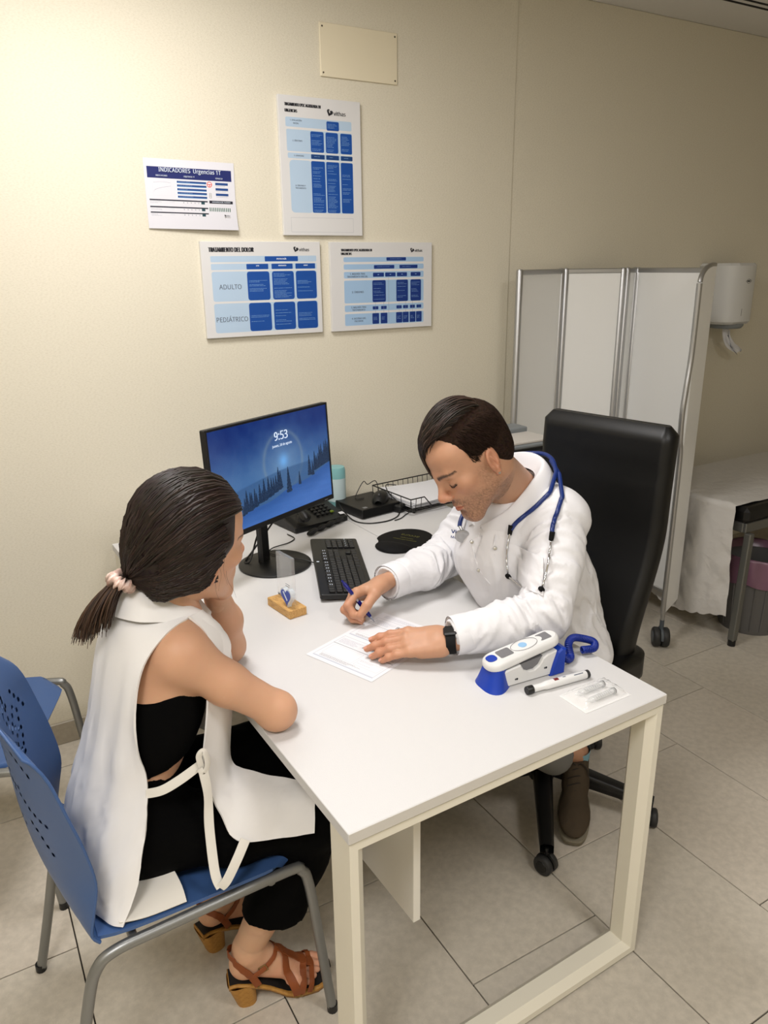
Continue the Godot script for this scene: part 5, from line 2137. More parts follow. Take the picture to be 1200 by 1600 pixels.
	func mesh(into: Dictionary, t: Transform3D, color: Callable) -> void:
		var at: PackedInt32Array
		at.resize(nx * ny * nz)
		at.fill(-1)
		var vs: PackedVector3Array = into.v
		var ns: PackedVector3Array = into.n
		var cs: PackedColorArray = into.c
		ids = into.i
		var sy := nx
		var sz := nx * ny
		var nb := t.basis.inverse().transposed()
		for z in nz - 1:
			for y in ny - 1:
				var i := (z * ny + y) * nx
				for x in nx - 1:
					var a0 := f[i]
					if a0 > 0.08:
						i += 1
						continue
					var a1 := f[i + 1]
					var a2 := f[i + sy]
					var a3 := f[i + sy + 1]
					var a4 := f[i + sz]
					var a5 := f[i + sz + 1]
					var a6 := f[i + sz + sy]
					var a7 := f[i + sz + sy + 1]
					var lo := minf(minf(minf(a0, a1), minf(a2, a3)), minf(minf(a4, a5), minf(a6, a7)))
					var hi := maxf(maxf(maxf(a0, a1), maxf(a2, a3)), maxf(maxf(a4, a5), maxf(a6, a7)))
					if lo < 0.0 and hi >= 0.0:
						var p := Vector3.ZERO
						var n := 0
						if (a0 < 0.0) != (a1 < 0.0):
							p += Vector3(a0 / (a0 - a1), 0, 0)
							n += 1
						if (a2 < 0.0) != (a3 < 0.0):
							p += Vector3(a2 / (a2 - a3), 1, 0)
							n += 1
						if (a4 < 0.0) != (a5 < 0.0):
							p += Vector3(a4 / (a4 - a5), 0, 1)
							n += 1
						if (a6 < 0.0) != (a7 < 0.0):
							p += Vector3(a6 / (a6 - a7), 1, 1)
							n += 1
						if (a0 < 0.0) != (a2 < 0.0):
							p += Vector3(0, a0 / (a0 - a2), 0)
							n += 1
						if (a1 < 0.0) != (a3 < 0.0):
							p += Vector3(1, a1 / (a1 - a3), 0)
							n += 1
						if (a4 < 0.0) != (a6 < 0.0):
							p += Vector3(0, a4 / (a4 - a6), 1)
							n += 1
						if (a5 < 0.0) != (a7 < 0.0):
							p += Vector3(1, a5 / (a5 - a7), 1)
							n += 1
						if (a0 < 0.0) != (a4 < 0.0):
							p += Vector3(0, 0, a0 / (a0 - a4))
							n += 1
						if (a1 < 0.0) != (a5 < 0.0):
							p += Vector3(1, 0, a1 / (a1 - a5))
							n += 1
						if (a2 < 0.0) != (a6 < 0.0):
							p += Vector3(0, 1, a2 / (a2 - a6))
							n += 1
						if (a3 < 0.0) != (a7 < 0.0):
							p += Vector3(1, 1, a3 / (a3 - a7))
							n += 1
						p /= n
						# gradient inside the cell
						var g := Vector3(
							lerpf(lerpf(a1 - a0, a3 - a2, p.y), lerpf(a5 - a4, a7 - a6, p.y), p.z),
							lerpf(lerpf(a2 - a0, a3 - a1, p.x), lerpf(a6 - a4, a7 - a5, p.x), p.z),
							lerpf(lerpf(a4 - a0, a5 - a1, p.x), lerpf(a6 - a2, a7 - a3, p.x), p.y))
						var w := o + (Vector3(x, y, z) + p) * c
						at[i] = vs.size()
						vs.append(t * w)
						ns.append((nb * g).normalized())
						cs.append(color.call(w))
					i += 1
		for z in range(1, nz - 1):
			for y in range(1, ny - 1):
				var i := (z * ny + y) * nx + 1
				for x in range(1, nx - 1):
					var d := f[i]
					if d < 0.06 and d > -0.06:
						var inside := d < 0.0
						if inside != (f[i + 1] < 0.0):
							face(at[i - sy - sz], at[i - sz], at[i], at[i - sy], inside)
						if inside != (f[i + sy] < 0.0):
							face(at[i - 1 - sz], at[i - 1], at[i], at[i - sz], inside)
						if inside != (f[i + sz] < 0.0):
							face(at[i - 1 - sy], at[i - sy], at[i], at[i - 1], inside)
					i += 1
		into.v = vs
		into.n = ns
		into.c = cs
		into.i = ids

	func face(a: int, b: int, cc: int, d: int, inside: bool) -> void:
		if a < 0 or b < 0 or cc < 0 or d < 0:
			return
		# front faces run clockwise
		if inside:
			ids.append_array([a, cc, b, a, d, cc])
		else:
			ids.append_array([a, b, cc, a, cc, d])

func skin_start() -> Dictionary:
	return {"v": PackedVector3Array(), "n": PackedVector3Array(), "c": PackedColorArray(), "i": PackedInt32Array()}

func skin_mesh(s: Dictionary) -> ArrayMesh:
	var a := []
	a.resize(Mesh.ARRAY_MAX)
	a[Mesh.ARRAY_VERTEX] = s.v
	a[Mesh.ARRAY_NORMAL] = s.n
	a[Mesh.ARRAY_COLOR] = s.c
	a[Mesh.ARRAY_INDEX] = s.i
	var m := ArrayMesh.new()
	m.add_surface_from_arrays(Mesh.PRIMITIVE_TRIANGLES, a)
	return m

func plain_color(c: Color) -> Callable:
	return func(_p): return c

# ---------------------------------------------------------------- head: x to the person's left, y up, z forward, origin between the ears at eye height
func head_skin(into: Dictionary, t: Transform3D, male: bool, neck_to: Vector3, base: Color, seed_ := 1) -> void:
	var f := Field.new(v(-0.098, -0.165, -0.125), v(0.098, 0.145, 0.140), 0.0031)
	var w := 1.0 if male else 0.95
	f.ell(v(0, 0.045, -0.015), v(0.075 * w, 0.087, 0.096), 0.02)
	f.ell(v(0, -0.018, 0.022), v(0.064 * w, 0.084, 0.072), 0.035)
	f.ell(v(0, 0.052, 0.045), v(0.060 * w, 0.048, 0.048), 0.02)
	for s in [-1.0, 1.0]:
		f.cap(v(s * 0.050 * w, -0.045, -0.006), v(s * 0.018, -0.099, 0.068), 0.020 if male else 0.017, 0.017, 0.034)
		f.ell(v(s * 0.043 * w, -0.014, 0.062), v(0.021, 0.017, 0.019), 0.022)
	f.cap(v(-0.011, -0.104, 0.078), v(0.011, -0.104, 0.078), 0.0155, 0.0155, 0.022)
	f.ell(v(0, -0.060, 0.078), v(0.029, 0.026, 0.019), 0.022)
	f.cap(v(-0.034 * w, 0.021, 0.079), v(0, 0.019, 0.085), 0.0115 if male else 0.009, 0.012, 0.018)
	f.cap(v(0.034 * w, 0.021, 0.079), v(0, 0.019, 0.085), 0.0115 if male else 0.009, 0.012, 0.018)
	# neck
	f.cap(v(0, -0.055, -0.030), neck_to, 0.054 if male else 0.046, 0.060 if male else 0.047, 0.030)
	# eye sockets, lids
	for s in [-1.0, 1.0]:
		f.ell(v(s * 0.032, 0.002, 0.1015), v(0.021, 0.0145, 0.0165), 0.014, Basis(), true)
		f.ell(v(s * 0.032, -0.0010, 0.0755), v(0.0155, 0.0130, 0.0145), 0.004)
		f.cap(v(s * 0.045, -0.004, 0.0825), v(s * 0.020, -0.006, 0.088), 0.0012, 0.0012, 0.004, 1.0, Vector3.UP, true)
	# nose
	f.cap(v(0, 0.014, 0.090), v(0, -0.024, 0.114), 0.0075, 0.0100 if male else 0.0085, 0.014)
	f.ell(v(0, -0.028, 0.1135), v(0.0115, 0.0100, 0.0105), 0.008)
	for s in [-1.0, 1.0]:
		f.ell(v(s * 0.0115, -0.032, 0.1030), v(0.0080, 0.0078, 0.0105), 0.007)
		f.ell(v(s * 0.0065, -0.0395, 0.1075), v(0.0033, 0.0028, 0.0045), 0.002, Basis(), true)
	f.cap(v(0, -0.042, 0.101), v(0, -0.052, 0.100), 0.0022, 0.003, 0.006, 1.0, Vector3.UP, true)
	# lips
	for s in [-1.0, 1.0]:
		f.cap(v(s * 0.0225, -0.0645, 0.0860), v(s * 0.004, -0.0590, 0.0975), 0.0030, 0.0058, 0.006)
		f.cap(v(s * 0.0205, -0.0660, 0.0860), v(0, -0.0715, 0.0955), 0.0032, 0.0068, 0.006)
		f.cap(v(s * 0.0245, -0.0650, 0.0890), v(0, -0.0652, 0.1025), 0.0012, 0.0014, 0.0035, 1.0, Vector3.UP, true)
	f.cap(v(-0.010, -0.083, 0.094), v(0.010, -0.083, 0.094), 0.0035, 0.0035, 0.012, 1.0, Vector3.UP, true)
	# ears
	for s in [-1.0, 1.0]:
		var eb := Basis(v(0, 1, 0), s * 0.35) * Basis(v(1, 0, 0), -0.22)
		var ec := v(s * 0.0775 * w, -0.006, -0.012)
		f.ell(ec, v(0.0085, 0.0310, 0.0185), 0.006, eb)
		f.ell(ec + v(s * 0.008, 0.001, 0.002), v(0.0055, 0.0190, 0.0095), 0.005, eb, true)
		f.cap(ec + v(s * 0.004, 0.010, 0.002), ec + v(s * 0.005, -0.010, -0.004), 0.0026, 0.0026, 0.004)
		f.ell(ec + v(s * 0.004, -0.013, 0.011), v(0.0045, 0.0065, 0.0045), 0.004)
		f.ell(ec + v(s * 0.002, -0.030, 0.006), v(0.0060, 0.0085, 0.0075), 0.005)
	var fn := FastNoiseLite.new()
	fn.seed = seed_
	fn.frequency = 55.0
	var fine := FastNoiseLite.new()
	fine.seed = seed_ + 9
	fine.frequency = 260.0
	var paint := func(p: Vector3) -> Color:
		var c := base * (1.0 + 0.05 * fn.get_noise_3dv(p))
		var ax := absf(p.x)
		# warmer nose, cheeks and ears
		var warm := exp(-pow(ax / 0.017, 2.0) - pow((p.y + 0.028) / 0.016, 2.0)) * (1.0 if p.z > 0.09 else 0.0)
		warm += 0.55 * exp(-pow((ax - 0.045) / 0.02, 2.0) - pow((p.y + 0.022) / 0.018, 2.0)) * (1.0 if p.z > 0.03 else 0.0)
		warm += 0.7 * (1.0 if ax > 0.076 and absf(p.y) < 0.045 and p.z < 0.02 else 0.0)
		c = c.lerp(Color(base.r * 0.98, base.g * 0.68, base.b * 0.62), clampf(warm, 0.0, 1.0) * 0.6)
		# lips
		if p.z > 0.083:
			var lx := ax / 0.0235
			var arch := 0.0070 * (1.0 - lx * lx)
			var ly := p.y + 0.0655
			if lx < 1.0 and ly < arch * 1.05 and ly > -arch * 1.55:
				c = c.lerp(Color(base.r * 0.80, base.g * 0.42, base.b * 0.40), 0.75)
		# brows
		var by := 0.0215 + 0.0045 * sin(clampf((ax - 0.012) / 0.042, 0.0, 1.0) * PI * 0.8)
		if ax > 0.011 and ax < 0.054 and p.z > 0.05:
			var th := lerpf(0.0052, 0.0024, (ax - 0.011) / 0.043) * (1.0 if male else 0.8)
			var q := smoothstep(th * 1.5, th * 0.5, absf(p.y - by) + 0.0012 * fine.get_noise_3dv(p))
			c = c.lerp(Color(0.022, 0.013, 0.009), q * 0.9)
		# lash line
		if p.z > 0.074 and ax > 0.017 and ax < 0.048 and absf(p.y + 0.0052 - 0.02 * pow(ax - 0.032, 2.0) * 10.0) < 0.0022:
			c = c.lerp(Color(0.03, 0.018, 0.012), 0.8)
		if male:
			# stubble
			var jaw := smoothstep(-0.030, -0.060, p.y) * smoothstep(-0.03, 0.015, p.z + (0.03 if p.y < -0.07 else 0.0)) * smoothstep(-0.150, -0.120, p.y)
			var moust := smoothstep(0.034, 0.020, ax) * smoothstep(0.010, 0.004, absf(p.y + 0.050)) * (1.0 if p.z > 0.085 else 0.0)
			var side := smoothstep(0.045, 0.06, ax) * smoothstep(0.035, 0.0, absf(p.z - 0.018)) * smoothstep(0.02, -0.02, p.y)
			var s := clampf(maxf(maxf(jaw, moust * 1.25), side * 0.8), 0.0, 1.2)
			var lipmask := 1.0 if p.z > 0.086 and ax < 0.022 and absf(p.y + 0.0665) < 0.008 else 0.0
			s *= (1.0 - lipmask)
			var hair := 0.42 + 0.55 * fine.get_noise_3dv(p * 1.3)
			c = c.lerp(Color(0.075, 0.045, 0.030), clampf(s * hair, 0.0, 0.85))
		return c
	f.mesh(into, t, paint)

func lashes(parent: Node3D, t: Transform3D) -> void:
	# dark edge of the lowered upper lids
	for s in [-1.0, 1.0]:
		var st := new_st()
		tube(st, curve([t * v(s * 0.0185, -0.0065, 0.0868), t * v(s * 0.0265, -0.0095, 0.0890), t * v(s * 0.0350, -0.0095, 0.0880), t * v(s * 0.0440, -0.0060, 0.0830), t * v(s * 0.0500, -0.0035, 0.0775)], 5), [0.0006, 0.0007, 0.0008, 0.0009, 0.0010, 0.0011, 0.0012, 0.0012, 0.0013, 0.0013, 0.0014, 0.0014, 0.0014, 0.0013, 0.0012, 0.0011, 0.0010, 0.0009, 0.0008, 0.0006, 0.0004], 6)
		part(parent, "eyelashes", st, M.lash, true)

func scalp_point(d: Vector3, lift: float, male := true) -> Vector3:
	# point on the skull in direction d from its middle, raised by lift
	var w := 1.0 if male else 0.95
	var r := v(0.0775 * w, 0.0895, 0.0985)
	var u := d.normalized()
	var k := 1.0 / (u / r).length()
	return v(0, 0.045, -0.015) + u * (k + lift)

# ---------------------------------------------------------------- hand: x along the fingers, y out of the back of the hand, z to the thumb side (right = +1 mirrors)
func hand_skin(into: Dictionary, t: Transform3D, curls: Array, thumb: Array, spread: Array, wrist: Array, base: Color, mirror := 1.0, stout := 1.0) -> Array:
	# curls: for each finger the bends of its three joints (radians); thumb: three points; wrist: points of the forearm stub; returns fingertip transforms
	var f := Field.new(v(-0.095, -0.085, -0.075), v(0.190, 0.060, 0.095), 0.0027)
	var z := mirror
	# palm
	f.cap(v(0.006, 0, -0.020 * z), v(0.080, 0.001, -0.026 * z), 0.0165, 0.0125, 0.012)
	f.cap(v(0.006, 0, -0.006 * z), v(0.086, 0.003, -0.007 * z), 0.0165, 0.0135, 0.012)
	f.cap(v(0.008, 0, 0.010 * z), v(0.086, 0.003, 0.013 * z), 0.0165, 0.0140, 0.012)
	f.cap(v(0.010, 0, 0.018 * z), v(0.082, 0.001, 0.030 * z), 0.0155, 0.0130, 0.012)
	f.cap(v(0.012, -0.006, 0.020 * z), v(0.045, -0.010, 0.030 * z), 0.0175, 0.0150, 0.012)
	f.cap(v(0.012, -0.006, -0.022 * z), v(0.055, -0.006, -0.026 * z), 0.0155, 0.0120, 0.012)
	for k in wrist.size() - 1:
		f.cap(wrist[k][0], wrist[k + 1][0], wrist[k][1], wrist[k + 1][1], 0.014, 0.78)
	var roots := [v(0.084, 0.003, 0.031 * z), v(0.089, 0.004, 0.010 * z), v(0.086, 0.003, -0.010 * z), v(0.078, 0.001, -0.028 * z)]
	var lens := [[0.042, 0.026, 0.021], [0.046, 0.030, 0.022], [0.042, 0.028, 0.021], [0.034, 0.021, 0.019]]
	var rad := [0.0100 * stout, 0.0102 * stout, 0.0097 * stout, 0.0086 * stout]
	var tips := []
	for k in 4:
		var p: Vector3 = roots[k]
		var a := 0.0
		var out := Basis(v(0, 1, 0), -spread[k] * z)
		for j in 3:
			a += curls[k][j]
			var d := out * v(cos(a), -sin(a), 0)
			var q: Vector3 = p + d * lens[k][j]
			var r0: float = rad[k] * (1.0 - 0.07 * j)
			var r1: float = rad[k] * (1.0 - 0.07 * (j + 1)) * (0.90 if j == 2 else 1.0)
			f.cap(p, q, r0, r1, 0.0026 if j else 0.0065)
			# knuckle
			f.ell(p + (out * v(sin(a - curls[k][j] * 0.5), cos(a - curls[k][j] * 0.5), 0)) * r0 * (0.16 if j else 0.0), v(r0, r0, r0) * 0.96, 0.006)
			p = q
			if j == 2:
				tips.append(t * Transform3D(Basis(d, out * v(sin(a), cos(a), 0), d.cross(out * v(sin(a), cos(a), 0))), q))
	var th := [v(0.020, -0.006, 0.026 * z)]
	th.append_array(thumb)
	f.cap(th[0], th[1], 0.0170, 0.0140, 0.014)
	f.cap(th[1], th[2], 0.0130 * stout, 0.0112 * stout, 0.006)
	f.cap(th[2], th[3], 0.0118 * stout, 0.0090 * stout, 0.004)
	var td: Vector3 = (th[3] - th[2]).normalized()
	var tn := (v(0.25, 0.6, 0.6 * z) - td * td.dot(v(0.25, 0.6, 0.6 * z))).normalized()
	tips.append(t * Transform3D(Basis(td, tn, td.cross(tn)), th[3]))
	var fn := FastNoiseLite.new()
	fn.seed = 3
	fn.frequency = 45.0
	var paint := func(p: Vector3) -> Color:
		var c := base * (1.0 + 0.06 * fn.get_noise_3dv(p))
		var red := smoothstep(0.075, 0.15, p.x) * 0.5
		return c.lerp(Color(base.r, base.g * 0.78, base.b * 0.74), red)
	f.mesh(into, t, paint)
	return tips

func nails(parent: Node3D, tips: Array, size := 1.0) -> void:
	for k in tips.size():
		var t: Transform3D = tips[k]
		var st := new_st()
		var rows := []
		var w := (0.0052 if k < 4 else 0.0068) * size
		for i in 4:
			var line := []
			for j in 6:
				var a := (j / 5.0 - 0.5) * 1.9
				line.append(t * v(-0.004 + i * 0.0032 - (0.001 if i == 3 and (j == 0 or j == 5) else 0.0), cos(a) * w * 0.55 + 0.0052 - 0.0004 * i, sin(a) * w))
			rows.append(line)
		grid(st, rows)
		part(parent, "nail", st, M.nail, true)

# ---------------------------------------------------------------- the seated woman
func strand(st: SurfaceTool, pts: Array, r0: float, r1: float, c: Color, sides := 5) -> void:
	var n := pts.size()
	var rad := []
	for i in n:
		rad.append(lerpf(r0, r1, pow(float(i) / (n - 1), 1.5)))
	tube(st, pts, rad, sides, false, c)

func foot_skin(into: Dictionary, t: Transform3D, ankle: Vector3, calf: Vector3, base: Color, inner: float) -> Field:
	# bare foot on a raised heel: x to the toes, y up, inner = side of the big toe (+1 or -1 along z)
	var f := Field.new(v(-0.11, 0.0, -0.11), v(0.215, 0.30, 0.11), 0.0036)
	f.ell(v(0.002, 0.108, 0), v(0.029, 0.033, 0.026), 0.02)
	f.cap(ankle, calf, 0.030, 0.045, 0.03)
	f.cap(v(0.006, 0.110, 0), ankle, 0.027, 0.032, 0.02)
	f.cap(v(0.006, 0.104, 0), v(0.120, 0.050, 0), 0.026, 0.021, 0.02)
	f.cap(ankle + v(0.012, -0.012, 0), v(0.120, 0.054, 0.004 * inner), 0.029, 0.022, 0.02)
	f.cap(v(0.110, 0.048, -0.026), v(0.120, 0.048, 0.028), 0.018, 0.018, 0.016)
	for s in [-1.0, 1.0]:
		f.ell(ankle + v(-0.004, -0.006, s * 0.027), v(0.012, 0.012, 0.010), 0.012)
	var tips := [[0.187, 0.030, 0.0122], [0.186, 0.012, 0.0092], [0.178, -0.003, 0.0086], [0.168, -0.017, 0.0080], [0.154, -0.031, 0.0076]]
	for k in 5:
		var zz: float = tips[k][1] * inner
		var r: float = tips[k][2]
		f.cap(v(0.118 - 0.004 * k, 0.046, zz * 0.88), v(tips[k][0] - 0.022, 0.040, zz), r * 1.02, r * 0.95, 0.006)
		f.cap(v(tips[k][0] - 0.022, 0.040, zz), v(tips[k][0] - 0.005, 0.032, zz), r * 0.98, r * 0.9, 0.003)
	var fn := FastNoiseLite.new()
	fn.seed = 4
	fn.frequency = 40.0
	var paint := func(p: Vector3) -> Color:
		var c := base * (1.0 + 0.06 * fn.get_noise_3dv(p))
		return c.lerp(Color(base.r * 1.0, base.g * 0.78, base.b * 0.78), 0.5 * smoothstep(0.12, 0.06, p.y))
	f.mesh(into, t, paint)
	return f

func band(st: SurfaceTool, pts: Array, w: float, thick: float, ups: Array, per := 6, over: Field = null) -> void:
	# flat strap through the points; ups are the directions its broad face looks to
	var c := curve(pts, per)
	var u := curve(ups, per)
	if over:
		for i in c.size():
			c[i] = outside(over, c[i], u[i].normalized(), 0.0012)
	var rows := []
	for i in c.size():
		var d: Vector3 = (c[mini(i + 1, c.size() - 1)] - c[maxi(i - 1, 0)]).normalized()
		var n: Vector3 = (u[i] - d * u[i].dot(d)).normalized()
		var s := d.cross(n)
		rows.append([c[i] - s * w * 0.5, c[i] - s * w * 0.46 + n * thick, c[i] + s * w * 0.46 + n * thick, c[i] + s * w * 0.5, c[i] + s * w * 0.46 - n * thick * 0.3, c[i] - s * w * 0.46 - n * thick * 0.3])
	grid(st, rows, true)

func sandal(o: Node3D, t: Transform3D, inner: float, foot: Field) -> void:
	# wooden platform with a block heel and tan straps, under foot_skin
	var pt := t
	var s := Node3D.new()
	var st := new_st()
	var outline := []
	for k in 14:
		var q := k / 13.0
		var x := lerpf(-0.036, 0.205, q)
		var hw := 0.031 + 0.014 * smoothstep(0.35, 0.75, q) - 0.004 * exp(-pow((q - 0.4) / 0.12, 2.0))
		if q < 0.08:
			hw *= 0.82
		if q > 0.85:
			hw *= sqrt(maxf(0.06, 1.0 - pow((q - 0.85) / 0.155, 2.0)))
		var skew := 0.006 * inner * smoothstep(0.4, 1.0, q)
		var top := 0.074 - 0.054 * smoothstep(0.12, 0.62, q) + 0.010 * smoothstep(0.85, 1.0, q)
		var bot := top - 0.014 - 0.006 * smoothstep(0.4, 0.65, q)
		bot = maxf(bot, 0.0) if q > 0.5 else bot
		outline.append([x, hw, skew, top, bot])
	var rows := []
	for e in outline:
		rows.append([v(e[0], e[3], e[2] - e[1] * 0.97), v(e[0], e[3], e[2] + e[1] * 0.97), v(e[0], (e[3] + e[4]) * 0.5, e[2] + e[1]), v(e[0], e[4], e[2] + e[1] * 0.93), v(e[0], e[4], e[2] - e[1] * 0.93), v(e[0], (e[3] + e[4]) * 0.5, e[2] - e[1])])
	grid(st, rows, true)
	for e in [0, rows.size() - 1]:
		quadc(st, rows[e][0], rows[e][1], rows[e][3], rows[e][4], v(0.08, 0.04, 0))
	part(o, "platform", st, M.cork_wood).transform = pt
	st = new_st()
	rows = []
	for i in 5:
		var q := i / 4.0
		var line := []
		for p in rrect(lerpf(0.046, 0.064, q), lerpf(0.050, 0.062, q), 0.018, 4):
			line.append(v(p.x - 0.003 - 0.004 * q + 0.006 * (1.0 - q), 0.066 * q, p.y))
		rows.append(line)
	grid(st, rows, true)
	var low := []
	for p in rows[0]:
		low.append(v(0.003, 0, 0) + (p - v(0.003, 0, 0)) * 0.02)
	grid(st, [rows[0], low], true)
	part(o, "block_heel", st, M.cork_wood).transform = pt
	st = new_st()
	rows = []
	for e in outline:
		rows.append([v(e[0] + 0.002, e[3] + 0.0012, e[2] - e[1] * 0.90), v(e[0] + 0.002, e[3] + 0.0012, e[2] + e[1] * 0.90)])
	grid(st, rows, false, 0.0006)
	part(o, "insole", st, M.insole).transform = pt
	var an := v(0.016, 0.152, 0)
	# heel strap rising to the ankle on both sides, ankle strap, two vamp bands and a middle lattice
	for sd in [-1.0, 1.0]:
		st = new_st()
		band(st, [v(0.030, 0.066, sd * 0.033), v(0.018, 0.095, sd * 0.034), v(0.000, 0.125, sd * 0.031), v(-0.026, 0.146, sd * 0.012), v(-0.030, 0.150, 0)], 0.017, 0.0018, [v(0, 0.1, sd), v(0, 0.1, sd), v(-0.3, 0.1, sd), v(-1, 0.1, sd * 0.4), v(-1, 0, 0)], 6, foot)
		part(o, "heel_strap", st, M.tan_leather).transform = pt
		st = new_st()
		band(st, [v(0.020, 0.098, sd * 0.035), v(0.045, 0.112, sd * 0.035), v(0.066, 0.122, sd * 0.022), v(0.072, 0.125, 0)], 0.011, 0.0016, [v(0, 0.2, sd), v(0.2, 0.4, sd), v(0.7, 0.7, sd * 0.5), v(0.8, 0.7, 0)], 6, foot)
		part(o, "ankle_strap", st, M.tan_leather).transform = pt
		st = new_st()
		band(st, [v(0.118, 0.020, sd * 0.046), v(0.112, 0.048, sd * 0.047), v(0.100, 0.074, sd * 0.030), v(0.086, 0.096, sd * 0.010), v(0.074, 0.122, 0)], 0.020, 0.0018, [v(0, 0.1, sd), v(0, 0.3, sd), v(0.3, 0.9, sd * 0.5), v(0.6, 0.8, 0), v(0.8, 0.7, 0)], 6, foot)
		part(o, "instep_strap", st, M.tan_leather).transform = pt
		for q in [[0.030, 0.062], [0.112, 0.018], [0.126, 0.017]]:
			st = new_st()
			lathe(st, tf(Basis(v(1, 0, 0), sd * PI / 2), v(q[0], q[1], sd * (0.034 if q[0] < 0.1 else 0.0475))), [[0.0032, 0.0], [0.0028, 0.0018], [0.0, 0.0022]], 10)
			part(o, "stud", st, M.brass).transform = pt
	for b in [[0.136, 0.016], [0.156, 0.012]]:
		st = new_st()
		var x: float = b[0]
		band(st, [v(x - 0.012, 0.020, -0.046), v(x - 0.006, 0.045, -0.045), v(x, 0.066 - (x - 0.136) * 0.7, -0.024), v(x + 0.004, 0.070 - (x - 0.136) * 0.8, 0.0), v(x, 0.066 - (x - 0.136) * 0.7, 0.024), v(x - 0.004, 0.045, 0.046), v(x - 0.010, 0.020, 0.046)], b[1], 0.0018, [v(0, 0, -1), v(0, 0.3, -1), v(0.3, 1, -0.4), v(0.3, 1, 0), v(0.3, 1, 0.4), v(0, 0.3, 1), v(0, 0, 1)], 6, foot)
		part(o, "vamp_strap", st, M.tan_leather).transform = pt
	st = new_st()
	band(st, [v(0.074, 0.124, 0), v(0.100, 0.098, 0.0), v(0.130, 0.074, 0), v(0.160, 0.056, 0)], 0.022, 0.0022, [v(0.8, 0.7, 0), v(0.6, 0.8, 0), v(0.4, 0.9, 0), v(0.4, 0.9, 0)], 6, foot)
	part(o, "tongue_strap", st, M.tan_leather).transform = pt
	# buckle on the outer side
	st = new_st()
	var sd := -inner
	var bt := tf(basis_from(v(0.85, 0.45, 0.1 * sd), v(0, 0.3, sd).cross(v(0.85, 0.45, 0)) * sd), outside(foot, v(0.044, 0.1115, sd * 0.034), v(0.2, 0.4, sd).normalized(), 0.0035))
	var ring := []
	for p in [[-0.009, -0.007], [0.009, -0.007], [0.009, 0.007], [-0.009, 0.007], [-0.009, -0.007]]:
		ring.append(bt * v(p[0], p[1], 0))
	for k in 4:
		tube(st, [ring[k], ring[k + 1]], 0.0013, 6)
	part(o, "buckle", st, M.brass).transform = pt
	s.free()

